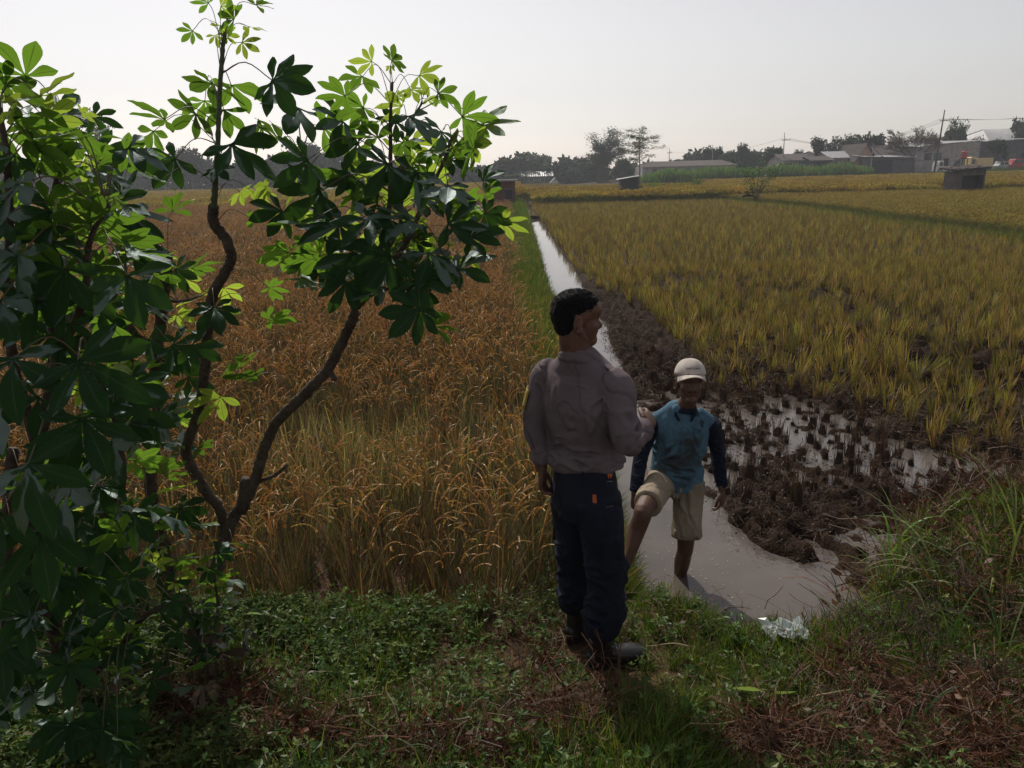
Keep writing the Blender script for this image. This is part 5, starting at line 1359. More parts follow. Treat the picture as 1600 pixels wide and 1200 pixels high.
# ================================================================ THE FAR SIDE: TREES, VILLAGE, HUTS
M_FAR = fmat('tree_leaves', transl=.25, tcol=(1.1, 1.2, .6), gloss=.02, jitter=.25, hue=.015)
M_TRUNK = pmat('tree_bark', (.06, .048, .038), (.12, .095, .075), rough=.9, scale=3, bump=.4)
def crown_mesh(seed, blobs, n, leaf, col, gap=.0):
    """leaf sprays spread through several lumps; unit size, x/y in -1..1, z in 0..1"""
    r = random.Random(seed); mb = MB()
    B = []
    for i in range(blobs):
        a = r.uniform(0, 6.28); q = r.random() ** .6 * .62; z = r.uniform(.22, .80); s = r.uniform(.22, .40)
        B.append((math.cos(a) * q, math.sin(a) * q, z, s))
    B.append((0, 0, .62, .42))
    for i in range(n):
        bx, by, bz, s = r.choice(B)
        d = Vector((r.gauss(0, 1), r.gauss(0, 1), r.gauss(0, .8))).normalized() * s * r.random() ** .4
        p = Vector((bx + d.x, by + d.y, bz + d.z * .55))
        c = tuple(q * r.uniform(.55, 1.35) for q in col); mb.col = c
        for j in range(3):
            t = Vector((r.gauss(0, 1), r.gauss(0, 1), r.gauss(0, .6))).normalized(); w = t.orthogonal().normalized(); L = leaf * r.uniform(.6, 1.3)
            p2 = p + Vector((r.uniform(-1, 1), r.uniform(-1, 1), r.uniform(-1, 1))) * leaf * .7
            mb.add([p2, p2 + t * L * .5 + w * L * .35, p2 + t * L, p2 + t * L * .5 - w * L * .35], [(0, 1, 2, 3)])
    return mb.mesh('crown', M_FAR)
DG = (.030, .050, .022); MG = (.045, .072, .026)
CR = {'round': [crown_mesh(i, 9, 900, .10, DG) for i in range(4)], 'loose': [crown_mesh(20 + i, 14, 420, .085, MG) for i in range(3)], 'low': [crown_mesh(40 + i, 12, 700, .12, MG) for i in range(3)]}
def trunk_mesh(seed, h, limbs=6):
    r = random.Random(seed); mb = MB(); mb.tube([(0, 0, -.3), (.02 * h, 0, h * .3), (0, .01 * h, h * .62), (0, 0, h * .8)], [.03 * h, .022 * h, .014 * h, .006 * h], n=7)
    for i in range(limbs):
        a = r.uniform(0, 6.28); z = h * r.uniform(.28, .62); q = h * r.uniform(.16, .32)
        mb.tube([(0, 0, z), (math.cos(a) * q * .5, math.sin(a) * q * .5, z + h * .1), (math.cos(a) * q, math.sin(a) * q, z + h * .22)], [.011 * h, .007 * h, .003 * h], n=5)
    return mb.mesh('trunk', M_TRUNK)
TR = [trunk_mesh(i, 1.0) for i in range(4)]
def ground_at(px, y):
    x = at(px, 270, y).x; return Vector((x, y, float(ground_h(x, y))))
def tree(px, top, wpx, y, kind, label, low=.12, name='tree', seed=None, trunk=True, cat='tree'):
    b = ground_at(px, y); H = at(px, top, y).z - b.z; W = wpx / F_PX * y / 2 * 1.15
    o = empty(name, b); tag(o, label, cat)
    sd = int(px * 7 + y) if seed is None else seed
    c = link('crown', CR[kind][sd % len(CR[kind])]); c.parent = o; c.location = (0, 0, H * low); c.scale = (W, W, H * (1 - low) * 1.06); c.rotation_euler = (0, 0, (sd % 63) / 10)
    if trunk:
        t = link('trunk', TR[sd % 4]); t.parent = o; t.scale = (H, H, H); t.rotation_euler = (0, 0, sd % 7)
    return o
# trees that can be told apart, left to right
tree(152, 172, 66, 95, 'loose', 'thin open-topped tree showing above the cassava leaves at the far left', low=.55, name='tree')
tree(300, 222, 60, 170, 'round', 'tall hazy tree behind the straight cassava shoot')
tree(478, 222, 74, 165, 'round', 'large hazy tree between the two cassava crowns')
tree(385, 248, 70, 172, 'low', 'low hazy tree left of the large one between the cassava crowns')
tree(230, 250, 80, 172, 'low', 'broad low tree in the haze beyond the left rice')
tree(778, 255, 44, 185, 'low', 'low dark tree just above the brick hut')
tree(812, 246, 36, 190, 'round', 'rounded tree right of the brick hut roof, above the banana palms')
tree(844, 245, 34, 200, 'round', 'twin-topped tree above the long pale village roof')
tree(838, 238, 60, 235, 'low', 'palest farthest trees on the skyline right of the brick hut')
tree(878, 246, 22, 215, 'round', 'small round pale tree over the dark gabled house')
tree(906, 241, 30, 180, 'round', 'dark rounded tree left of the bamboo clump')
tree(893, 262, 40, 172, 'low', 'bushy tree at the foot of the bamboo, behind the field')
tree(940, 238, 56, 165, 'round', 'dense dark tree under the bamboo plumes')
tree(972, 246, 40, 168, 'low', 'bush between the bamboo and the slender tree')
tree(1106, 229, 46, 175, 'round', 'hazy round tree over the end of the long brown roof')
tree(1140, 235, 40, 170, 'low', 'low tree right of the long brown roof')
tree(1160, 224, 26, 165, 'round', 'domed tree standing above the low ones near the thin shrub')
tree(1180, 234, 30, 168, 'low', 'low tree between the domed tree and the first power pole')
tree(1206, 229, 36, 150, 'round', 'dark round tree left of the first power pole')
tree(1246, 233, 14, 170, 'round', 'tiny round tree above the tin roofs right of the first pole')
tree(1284, 213, 42, 148, 'round', 'bulky tree with a pointed top left of the widest tree')
tree(1322, 211, 40, 146, 'loose', 'ragged tree touching the widest tree by the brick gable')
tree(1350, 209, 62, 150, 'round', 'widest dark tree above the brick gable')
tree(1382, 222, 40, 155, 'low', 'low tree between the widest tree and the bare one')
tree(1487, 184, 32, 150, 'loose', 'tall loose tree just right of the second power pole')
tree(1484, 200, 46, 152, 'round', 'leafy lower tree behind the long grey warehouse')
tree(1555, 213, 30, 133, 'round', 'dark round clipped tree in front of the warehouse', low=.28)
tree(1592, 181, 44, 160, 'round', 'tree rising behind the pale metal roof at the right edge', seed=5)
tree(1515, 212, 30, 165, 'loose', 'faint tree tops over the warehouse roof')

# slender tree by the slanting hut: umbrella of fine foliage on a thin trunk
def slender():
    b = ground_at(999, 92); H = at(996, 197, 92).z - b.z; W = 40 / F_PX * 92
    o = empty('tree', b); tag(o, 'slender tree with an airy umbrella crown beside the slanting hut', 'tree')
    mb = MB(); mb.tube([(0, 0, -.2), (.05, 0, H * .35), (-.03, 0, H * .65), (-.12, 0, H * .97)], [.075, .065, .05, .015], n=8)
    r = random.Random(3); fol = MB()
    for i in range(26):
        a = r.uniform(0, 6.28); z = H * r.uniform(.42, .93); q = W * (1.0 - .62 * max(0, z / H - .62) / .38) * r.uniform(.45, 1.0)
        if z < .5 * H: q *= .62
        e = Vector((math.cos(a) * q, math.sin(a) * q, min(H, z + q * .28)))
        m_ = Vector((math.cos(a) * q * .5, math.sin(a) * q * .5, z + q * .24)); mb.tube([(0, 0, z - .1), m_, e], [.028, .018, .006], n=5)
        for k in range(110):
            t = r.random() ** .55; c = Vector((0, 0, z)).lerp(m_, t * 2) if t < .5 else m_.lerp(e, t * 2 - 1)
            p = c + Vector((r.gauss(0, .24), r.gauss(0, .24), r.gauss(0, .13))); fol.col = tuple(v * r.uniform(.5, 1.5) for v in (.05, .07, .028))
            d = Vector((r.gauss(0, 1), r.gauss(0, 1), r.gauss(0, .4))).normalized(); w = d.orthogonal().normalized()
            fol.add([p, p + d * .10 + w * .04, p + d * .22, p + d * .10 - w * .04], [(0, 1, 2, 3)])
    child(mb.build('trunk', M_TRUNK), o); 
    t = o.children[0]; t.matrix_parent_inverse = Matrix.Identity(4)
    c = fol.build('crown', M_FAR); c.parent = o
slender()
def bamboo():
    o = empty('bamboo_clump', ground_at(942, 160)); tag(o, 'tall bamboo clump with two feathery plumes in the middle distance', 'bamboo')
    r = random.Random(5); st = MB(); fo = MB(); k = 160 / F_PX
    for i in range(34):
        tgt = r.choice([(-14, 216, 6), (-6, 226, 9), (14, 204, 7), (10, 214, 9), (18, 222, 8), (2, 236, 14), (26, 240, 8), (-16, 246, 10)])
        ex = (tgt[0] + r.gauss(0, tgt[2] * .4)) * k; H = at(942, tgt[1] + r.uniform(-2, 8), 160).z
        bx, by = r.uniform(-1.2, 1.2), r.uniform(-1, 1); ey = r.uniform(-2, 2)
        C = catmull([(bx, by, 0), (bx * .8 + ex * .15, by, H * .5), (ex * .6, ey * .5, H * .85), (ex, ey, H), (ex + (.5 if ex > 0 else -.5) * r.uniform(.5, 1.6), ey, H - r.uniform(.2, .9))], 4)
        P = [Vector(c) for c in C]; st.tube(P, [.07 - .055 * j / len(P) for j in range(len(P))], n=5)
        for j in range(150):
            t = r.uniform(.3, 1) ** .8; c = P[int(t * (len(P) - 1))]; s = .35 + .9 * (1 - abs(t - .75)); p = c + Vector((r.gauss(0, .55 * s), r.gauss(0, .5 * s), r.gauss(0, .4)))
            fo.col = tuple(v * r.uniform(.6, 1.4) for v in (.05, .075, .035)); d = Vector((r.gauss(0, 1), r.gauss(0, 1), -abs(r.gauss(0, .8)))).normalized(); w = d.orthogonal().normalized(); L = .42
            fo.add([p, p + d * L * .4 + w * .09, p + d * L, p + d * L * .4 - w * .09], [(0, 1, 2, 3)])
    a = st.build('culm', M_GREENSTEM); a.parent = o; a['kind'] = 'stuff'; b = fo.build('foliage', M_FAR); b.parent = o; b['kind'] = 'stuff'
bamboo()
def bare_tree():
    b = ground_at(1424, 138); H = at(1424, 200, 138).z - b.z; o = empty('tree', b); tag(o, 'spreading almost bare tree with fine reddish twigs by the village roofs', 'tree')
    r = random.Random(8); mb = MB(); fo = MB()
    def br(p, d, L, rad, lv):
        e = p + d * L; m_ = p + d * L * .5 + Vector((0, 0, -.03 * L)); mb.tube([p, m_, e], [rad, rad * .8, rad * .55], n=4, cap=False)
        if lv == 0:
            for k in range(4):
                q = p.lerp(e, r.uniform(.3, 1)); t = (d + Vector((r.gauss(0, .4), r.gauss(0, .4), r.gauss(0, .3)))).normalized(); w = t.orthogonal().normalized(); fo.col = (.11 * r.uniform(.6, 1.3), .062, .042)
                fo.add([q, q + t * .22 + w * .06, q + t * .5, q + t * .22 - w * .06], [(0, 1, 2, 3)])
            return
        for k in range(4 if lv > 1 else 5):
            t = (d + Vector((r.gauss(0, .42), r.gauss(0, .42), r.gauss(0, .12)))).normalized(); br(p.lerp(e, r.uniform(.5, 1)), t, L * r.uniform(.55, .8), rad * .6, lv - 1)
    mb.tube([(0, 0, -.2), (0, 0, H * .36)], [.22, .17], n=7)
    for i in range(11):
        a = i * .571 * 1.1; br(Vector((0, 0, H * r.uniform(.28, .38))), Vector((math.cos(a), math.sin(a), r.uniform(.45, 1.0))).normalized(), H * .36, .085, 3)
    t = mb.build('trunk', M_TRUNK); t.parent = o; f = fo.build('crown', M_DRY); f.parent = o
bare_tree()
# the wood that closes the view on the left reads as one mass
def wood():
    r = random.Random(2); mb = MB(); k = 178 / F_PX
    for i in range(26000):
        px = r.uniform(-160, 1300); top = 252 + 10 * math.sin(px * .021) + 6 * math.sin(px * .067 + 1) + 4 * math.sin(px * .19) + (8 if px > 560 else 0) - (px - 760) * .022 * (px > 760)
        y = 178 + r.uniform(-3, 6); b = ground_at(px, y); H = at(px, top, y).z
        z = H * r.random() ** .75; p = Vector((b.x, y + r.uniform(-2, 2), z)); mb.col = tuple(v * r.uniform(.55, 1.35) for v in DG)
        d = Vector((r.gauss(0, 1), r.gauss(0, 1), r.gauss(0, .7))).normalized(); w = d.orthogonal().normalized(); L = r.uniform(.7, 1.6)
        mb.add([p, p + d * L * .5 + w * L * .36, p + d * L, p + d * L * .5 - w * L * .36], [(0, 1, 2, 3)])
    o = mb.build('far_wood', M_FAR); tag(o, 'far hazy belt of trees closing the fields on the left', 'wood', kind='stuff')
wood()
# tall green cane strip in front of the village
def cane():
    r = random.Random(6); mb = MB()
    xs = [at(1002, 270, 124).x, at(1358, 262, 126).x]
    for i in range(9000):
        x = r.uniform(*xs); y = 124 + r.uniform(0, 5); f = min(1, (x - xs[0]) / 7 + .35) * (1 if x < xs[1] - 3 else .8)
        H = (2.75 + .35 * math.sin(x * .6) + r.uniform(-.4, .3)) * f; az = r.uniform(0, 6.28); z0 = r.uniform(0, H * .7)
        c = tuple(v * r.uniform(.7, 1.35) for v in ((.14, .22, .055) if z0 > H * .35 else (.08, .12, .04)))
        mb.col = c; d = Vector((math.cos(az), math.sin(az), 0)); L = r.uniform(.7, 1.2)
        p = Vector((x, y, z0 + float(ground_h(x, y)))); w = Vector((-d.y, d.x, 0)) * .05; q = p + d * .12 + Vector((0, 0, L * .7)); e = q + d * .3 * L + Vector((0, 0, .1))
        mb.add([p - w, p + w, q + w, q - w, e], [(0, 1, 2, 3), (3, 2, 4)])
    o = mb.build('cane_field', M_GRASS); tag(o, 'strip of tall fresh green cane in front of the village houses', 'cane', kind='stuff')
    mb = MB()
    for i in range(5000):
        x = r.uniform(at(1355, 262, 128).x, at(1700, 262, 128).x); y = 126 + r.uniform(0, 3); az = r.uniform(0, 6.28); H = r.uniform(.5, 1.3) * (1.4 if x > at(1545, 260, 128).x else .8)
        mb.col = tuple(v * r.uniform(.6, 1.4) for v in (.08, .13, .03)); p = Vector((x, y, float(ground_h(x, y)))); d = Vector((math.cos(az), math.sin(az), 0)); w = Vector((-d.y, d.x, 0)) * .08
        mb.add([p - w, p + w, p + d * .3 + Vector((0, 0, H))], [(0, 1, 2)])
    o = mb.build('verge', M_GRASS); tag(o, 'green weedy verge between the rice and the village road', 'grass', kind='stuff')
cane()

# ---------------------------------------------------------------- buildings
M_PLASTER = pmat('weathered_plaster', (.26, .25, .24), (.42, .41, .39), rough=.9, scale=1.2, detail=8)
M_DARKWALL = pmat('dark_wall', (.07, .07, .075), (.12, .115, .12), rough=.9, scale=1.5)
M_TILE = pmat('clay_tile_roof', (.045, .035, .033), (.08, .058, .052), rough=.85, scale=2.2)
M_TIN = pmat('tin_roof', (.22, .22, .235), (.34, .335, .34), rough=.45, scale=1.5, metal=.3)
M_PEACH = pmat('peach_plaster', (.42, .27, .19), (.52, .35, .25), rough=.9, scale=1.5)
M_TEAL = pmat('teal_paint', (.08, .16, .2), (.12, .22, .27), rough=.7, scale=2)
M_GLASS = pmat('dark_glass', (.02, .025, .03), (.03, .035, .04), rough=.1, spec=.8)
M_CONC = pmat('concrete', (.24, .23, .22), (.34, .33, .31), rough=.9, scale=4, bump=.3)
M_METALD = pmat('dark_metal', (.022, .023, .028), (.04, .04, .046), rough=.7)
M_WHITEP = pmat('white_paint', (.6, .6, .6), (.75, .75, .74), rough=.5, scale=3)
M_YELP = pmat('yellow_paint', (.6, .45, .2), (.72, .56, .28), rough=.45, scale=3)
M_REDP = pmat('red_paint', (.35, .04, .05), (.45, .06, .06), rough=.4, scale=3)
M_SILV = pmat('silver_paint', (.35, .36, .38), (.42, .43, .45), rough=.35, metal=.4)
def corrugate(mb, a, b, c, d, n=None, amp=.035):
    """a roof sheet from eave a-b to ridge d-c with ribs running down it"""
    a, b, c, d = map(Vector, (a, b, c, d)); n = n or max(6, int((b - a).length / .45)); nrm = (b - a).cross(d - a).normalized() * amp; vs = []
    for i in range(2 * n + 1):
        t = i / (2 * n); off = nrm * (1 if i % 2 else -1); vs += [a.lerp(b, t) + off, d.lerp(c, t) + off]
    mb.add(vs, [(2 * i, 2 * i + 2, 2 * i + 3, 2 * i + 1) for i in range(2 * n)])
def house(name, label, px0, px1, eave, ridge, y, depth, wall, roof, style='gable', wins=(), door=None, hip=0.0, cat='house', eave2=None, overhang=.5):
    """px0..px1 front wall, eave/ridge heights read at that distance"""
    g = ground_at((px0 + px1) / 2, y); x0 = at(px0, eave, y).x; x1 = at(px1, eave, y).x; cx = (x0 + x1) / 2; w = (x1 - x0) / 2
    ze = at((px0 + px1) / 2, eave, y).z - g.z; zr = at((px0 + px1) / 2, ridge, y + (depth / 2 if style == 'gable' else 0)).z - g.z
    o = empty(name, (cx, y, g.z)); tag(o, label, cat)
    def part(n, mb, m, p=None):
        q = mb.build(n, m); q.parent = p or o; return q
    mb = MB(); D = depth
    if style == 'gable_front':
        mb.add([(-w, 0, -.3), (w, 0, -.3), (w, 0, ze), (0, 0, zr), (-w, 0, ze), (-w, D, -.3), (w, D, -.3), (w, D, ze), (0, D, zr), (-w, D, ze)],
               [(0, 1, 2, 3, 4), (9, 8, 7, 6, 5), (0, 4, 9, 5), (1, 6, 7, 2)])
    else:
        mb.box((-w, 0, -.3), (w, D, ze))
    W = part('wall', mb, wall)
    mb = MB()
    if style == 'gable':
        mb.mi = 0; corrugate(mb, (-w - overhang, -overhang, ze - .05), (w + overhang, -overhang, ze - .05), (w + overhang - hip, D / 2, zr), (-w - overhang + hip, D / 2, zr))
        corrugate(mb, (w + overhang, D + overhang, ze - .05), (-w - overhang, D + overhang, ze - .05), (-w - overhang + hip, D / 2, zr), (w + overhang - hip, D / 2, zr))
        mb2 = MB(); 
        for s in (-1, 1): mb2.add([(s * w, 0, ze), (s * w, D, ze), (s * (w - hip * .9), D / 2, zr - .1)], [(0, 1, 2)])
        part('gable', mb2, wall if hip == 0 else roof)
    elif style == 'gable_front':
        corrugate(mb, (-w - .4, -.5, ze - .25), (-w - .4, D + .4, ze - .25), (0, D + .4, zr + .06), (0, -.5, zr + .06)); corrugate(mb, (w + .4, D + .4, ze - .25), (w + .4, -.5, ze - .25), (0, -.5, zr + .06), (0, D + .4, zr + .06))
    else:   # one slope, rising to the right by eave2
        z2 = at(px1, eave2 if eave2 else eave, y).z - g.z
        mb2 = MB(); mb2.add([(-w, -.002, ze - .3), (w, -.002, ze - .3), (w, -.002, z2), (-w, -.002, ze)], [(0, 1, 2, 3)]); part('fascia', mb2, wall)
        corrugate(mb, (-w - overhang, -overhang, ze + .12), (w + overhang, -overhang, z2 + .12), (w + overhang, D, z2 + .5), (-w - overhang, D, ze + .5))
    part('roof', mb, roof)
    for (u0, u1, v0, v1, m) in wins:
        f = MB(); f.box((-w + 2 * w * u0, -.05, ze * v0), (-w + 2 * w * u1, .03, ze * v1)); F_ = part('window', f, M_CONC if m is None else m)
        q = MB(); q.box((-w + 2 * w * u0 + .08, -.065, ze * v0 + .08), (-w + 2 * w * u1 - .08, -.045, ze * v1 - .08)); part('pane', q, M_GLASS, F_)
    if door:
        f = MB(); f.box((-w + 2 * w * door[0], -.06, -.2), (-w + 2 * w * door[1], .03, ze * door[2])); part('door', f, door[3] if len(door) > 3 else M_METALD)
    return o
house('long_shed', 'long low building with brown tile roof behind the slender tree', 1004, 1150, 259, 251, 150, 9, M_PLASTER, M_TILE, wins=[(.1 + .12 * i, .16 + .12 * i, .3, .8, None) for i in range(7)], hip=2)
house('house', 'low house with long pale tin roof right of the brick hut', 818, 862, 275, 268, 172, 7, M_DARKWALL, M_TIN, wins=[(.2, .35, .3, .75, None), (.6, .75, .3, .75, None)])
house('house', 'dark gabled house behind the long pale tin roof', 849, 890, 272, 258, 182, 8, M_DARKWALL, M_TILE, style='gable_front', wins=[(.3, .7, .3, .8, None)])
house('house', 'small dark house right of the gabled one', 884, 912, 268, 263, 188, 7, M_DARKWALL, M_TILE, wins=[(.4, .6, .3, .8, None)])
house('shelter', 'tiny white A-shaped field shelter at the far edge of the rice', 862, 873, 285, 278, 158, 2.5, M_WHITEP, M_TIN, style='gable_front', door=(.35, .65, .8), cat='shelter')
house('house', 'low house with white and teal front under brown roof beside the first pole', 1226, 1266, 250, 240, 140, 9, M_PLASTER, M_TILE, wins=[(.05, .5, .35, .85, None)], door=(.55, .95, .9, M_TEAL))
house('house', 'hipped brown-roofed house left of the bulky tree', 1258, 1300, 250, 236, 147, 10, M_PLASTER, M_TILE, hip=3, wins=[(.2, .35, .3, .8, None), (.6, .8, .3, .8, None)])
house('house', 'dark open-fronted shed beneath the bulky tree', 1270, 1300, 250, 244, 137, 6, M_DARKWALL, M_TILE, door=(.2, .8, .85))
house('house', 'grey house with slanting tin roof below the ragged tree', 1300, 1336, 246, 236, 139, 8, M_PLASTER, M_TIN, wins=[(.1, .25, .3, .8, None), (.45, .6, .3, .8, None), (.75, .9, .3, .8, None)])
house('house', 'house with sunlit peach brick gable end', 1338, 1366, 250, 224, 136, 10, M_PEACH, M_TILE, style='gable_front', wins=[(.4, .6, .4, .8, None)])
house('house', 'broad brown-roofed house behind the bare tree', 1362, 1440, 242, 226, 141, 10, M_DARKWALL, M_TILE, wins=[(.1, .2, .3, .8, None), (.35, .45, .3, .8, None), (.6, .7, .3, .8, None)])
house('lean_to', 'open lean-to with pale tin edge under the bare tree', 1356, 1428, 245, 243, 133, 5, M_DARKWALL, M_TIN, style='shed', eave2=247, door=(.1, .55, .8))
house('warehouse', 'long grey warehouse with rising tin roof edge behind the parked trucks', 1434, 1532, 228, 220, 137, 16, M_PLASTER, M_TIN, style='shed', eave2=220, wins=[(.12, .24, .45, .75, M_TEAL), (.28, .40, .45, .75, M_TEAL)], door=(.44, .52, .5), cat='warehouse')
house('warehouse', 'darker grey workshop continuing the warehouse to the right edge', 1530, 1680, 219, 216, 139, 16, M_DARKWALL, M_TIN, style='shed', eave2=215, wins=[(.3, .42, .35, .6, M_METALD)], door=(.46, .62, .55), cat='warehouse')
house('hall', 'pale metal-roofed hall rising behind the workshop at the right edge', 1548, 1680, 219, 200, 160, 18, M_WHITEP, M_TIN, hip=4, cat='hall')

# ---------------------------------------------------------------- vehicles by the warehouse
def vehicle(px, bot, wpx, y, prof, hgt, dep, paint, label, cat, wins, wheels, cab=None):
    """side profile prof in 0..1 units pushed to a real depth"""
    g = ground_at(px, y); L = wpx / F_PX * y; o = empty(cat.replace(' ', '_'), (g.x, y, g.z)); tag(o, label, cat)
    n = len(prof); mb = MB(); P = [((x - .5) * L, z * hgt + .3) for x, z in prof]
    ins = .06
    mb.add([(x, 0, z) for x, z in P] + [(x, dep, z) for x, z in P], [tuple(range(n)), tuple(range(2 * n - 1, n - 1, -1))] + [(i, n + i, n + (i + 1) % n, (i + 1) % n) for i in range(n)])
    b = mb.build('body', paint); b.parent = o; bv = b.modifiers.new('bevel', 'BEVEL'); bv.width = .06; bv.segments = 2
    for (x0, x1, z0, z1) in wins:
        q = MB(); q.box(((x0 - .5) * L, -.012, z0 * hgt + .3), ((x1 - .5) * L, .02, z1 * hgt + .3)); w = q.build('window', M_GLASS); w.parent = o
    for x in wheels:
        for yy in (0.02, dep - .22):
            q = MB(); q.tube([((x - .5) * L, yy - .03, .36), ((x - .5) * L, yy + .2, .36)], .36, n=16); w = q.build('wheel', M_METALD); w.parent = o
            h = MB(); h.tube([((x - .5) * L, yy - .045, .36), ((x - .5) * L, yy - .02, .36)], .18, n=12); hh = h.build('rim', M_SILV); hh.parent = w
    return o
cabp = [(0, 0), (0, .55), (.05, .62), (.12, 1), (.62, 1), (.70, .6), (1, .55), (1, 0)]
vehicle(1476, 265, 24, 131, [(0, 0), (0, .5), (.10, .95), (.38, 1), (.40, .45), (1, .45), (1, 0)], 1.75, 1.8, M_WHITEP, 'white pickup truck parked left of the yellow truck', 'pickup truck', [(.12, .34, .5, .85)], (.18, .8))
vehicle(1532, 263, 34, 130.6, [(0, 0), (0, .95), (.04, 1), (.22, 1), (.24, .3), (.26, .3), (.26, .9), (1, .9), (1, .1), (.25, .1), (.25, 0)], 2.3, 2.0, M_YELP, 'yellow-cabbed truck parked behind the tiled shed', 'truck', [(.06, .2, .5, .85)], (.13, .72, .86))
vehicle(1567, 262, 22, 131, [(0, 0), (0, .5), (.2, .6), (.32, 1), (.75, 1), (.92, .6), (1, .55), (1, 0)], 1.35, 1.7, M_SILV, 'silver car parked beneath the round clipped tree', 'car', [(.26, .5, .6, .92), (.54, .8, .6, .92)], (.2, .8))
vehicle(1588, 261, 24, 130.8, [(0, 0), (0, .45), (.22, .55), (.36, 1), (.8, 1), (.97, .6), (1, .5), (1, 0)], 1.75, 1.75, M_REDP, 'red car parked at the right edge beyond the silver one', 'car', [(.3, .55, .6, .92), (.58, .85, .6, .92)], (.2, .82))
# red tank on a stand
o = empty('water_tank', ground_at(1503, 131)); tag(o, 'red water tank on a dark stand above the tiled shed', 'tank')
k = 131 / F_PX; z0 = at(1503, 248, 131).z - o.location.z; z1 = at(1503, 236, 131).z - o.location.z
mb = MB(); mb.tube([(0, 0, z0), (0, 0, z0 + .1), (0, 0, z1 - .12), (0, 0, z1)], [.42, .5, .5, .3], n=16); t = mb.build('tank', M_REDP); t.parent = o
for sx in (-1, 1):
    for sy in (-1, 1):
        mb = MB(); mb.box((sx * .42 - .06, sy * .42 - .06, 0), (sx * .42 + .06, sy * .42 + .06, z0)); t = mb.build('leg', M_METALD); t.parent = o
mb = MB(); mb.box((-.55, -.55, z0 - .06), (.55, .55, z0 - .002)); t = mb.build('platform', M_METALD); t.parent = o
for i, (px, w_, h_) in enumerate(((1496, 5, 1.5), (1489, 4, 1.2))):
    o = empty('cabinet', ground_at(px, 130.5)); tag(o, ('tall dark cabinet standing left of the red tank', 'short grey cabinet next to the dark one by the white pickup')[i], 'cabinet')
    mb = MB(); mb.box((-w_ * k / 2, 0, 0), (w_ * k / 2, .6, h_ + .6)); t = mb.build('box', (M_METALD, M_CONC)[i]); t.parent = o
    mb = MB(); mb.box((-w_ * k / 2 + .06, -.03, .2), (w_ * k / 2 - .06, -.002, h_ + .4)); t = mb.build('door', M_DARKWALL); t.parent = o

# ---------------------------------------------------------------- poles and wires
def pole(px, bot, top, y, label, arms, lean=0.0, thick=.13):
    g = ground_at(px, y); H = at(px, top, y).z - g.z; o = empty('utility_pole', g); tag(o, label, 'pole', 'utility poles along the village road')
    mb = MB(); mb.tube([(0, 0, -.3), (lean * H * .5, 0, H * .5), (lean * H, 0, H)], [thick, thick * .85, thick * .45], n=10); p = mb.build('post', M_CONC if thick < .12 else M_METALD); p.parent = o
    ends = []
    for (pz, wl, wr) in arms:
        z = at(px, pz, y).z - g.z; xx = lean * z; l, r_ = wl / F_PX * y, wr / F_PX * y
        mb = MB(); mb.box((xx - l, -.18, z - .05), (xx + r_, -.06, z + .05)); a = mb.build('crossarm', M_METALD); a.parent = o
        for t in (0, .5, 1):
            q = MB(); cx = xx - l + (l + r_) * t; q.tube([(cx, -.12, z + .05), (cx, -.12, z + .16), (cx, -.12, z + .26)], [.05, .07, .04], n=8); i_ = q.build('insulator', M_WHITEP); i_.parent = a
            ends.append(Vector((g.x + cx, g.y - .12, g.z + z + .26)))
    return o, ends
p1, e1 = pole(1222, 255, 207, 142, 'thin utility pole with one crossarm above the low brown roofs', [(219, 4, 8)], thick=.11)
p2, e2 = pole(1459, 270, 172, 128.5, 'tallest utility pole standing by the parked white pickup', [(189, 5, 9)], lean=.055, thick=.16)
p3, e3 = pole(1360, 268, 224, 129.5, 'short grey pole at the end of the green cane', [], thick=.10)
p4, e4 = pole(1045, 255, 232, 170, 'faint distant pole over the long brown roof', [(239, 3, 4)], thick=.11)
p5, e5 = pole(1112, 255, 226, 165, 'faint pole beside the hazy round tree', [(233, 3, 3)], thick=.11)
def wire(a, b, sag, label, r_=.02):
    pts = [a.lerp(b, t) - Vector((0, 0, sag * 4 * t * (1 - t))) for t in np.linspace(0, 1, 17)]
    mb = MB(); mb.tube(pts, r_, n=4); tag(mb.build('power_line', M_METALD), label, 'wire', 'overhead wires strung between the village poles')
for i in range(3):
    wire(e1[i], e2[i], 2.2, ('near strand', 'middle strand', 'far strand')[i] + ' of overhead wire sagging between the first and the tallest pole')
    wire(e2[i], e2[i] + Vector((30, 6, 1.6)), .8, ('near strand', 'middle strand', 'far strand')[i] + ' of overhead wire running right from the tallest pole')
wire(e1[0], e4[1], 1.2, 'faint wire from the first pole towards the faint distant pole')
wire(at(1362, 226, 129.5), at(1440, 229, 129), 2.4, 'thick pale cable drooping from the short grey pole', .05)
wire(at(1362, 241, 129.4), at(1530, 236, 128), 1.2, 'lower cable crossing in front of the warehouse', .03)
wire(at(1530, 236, 128), at(1640, 233, 128), .6, 'pale cable crossing the dark workshop at the right', .03)

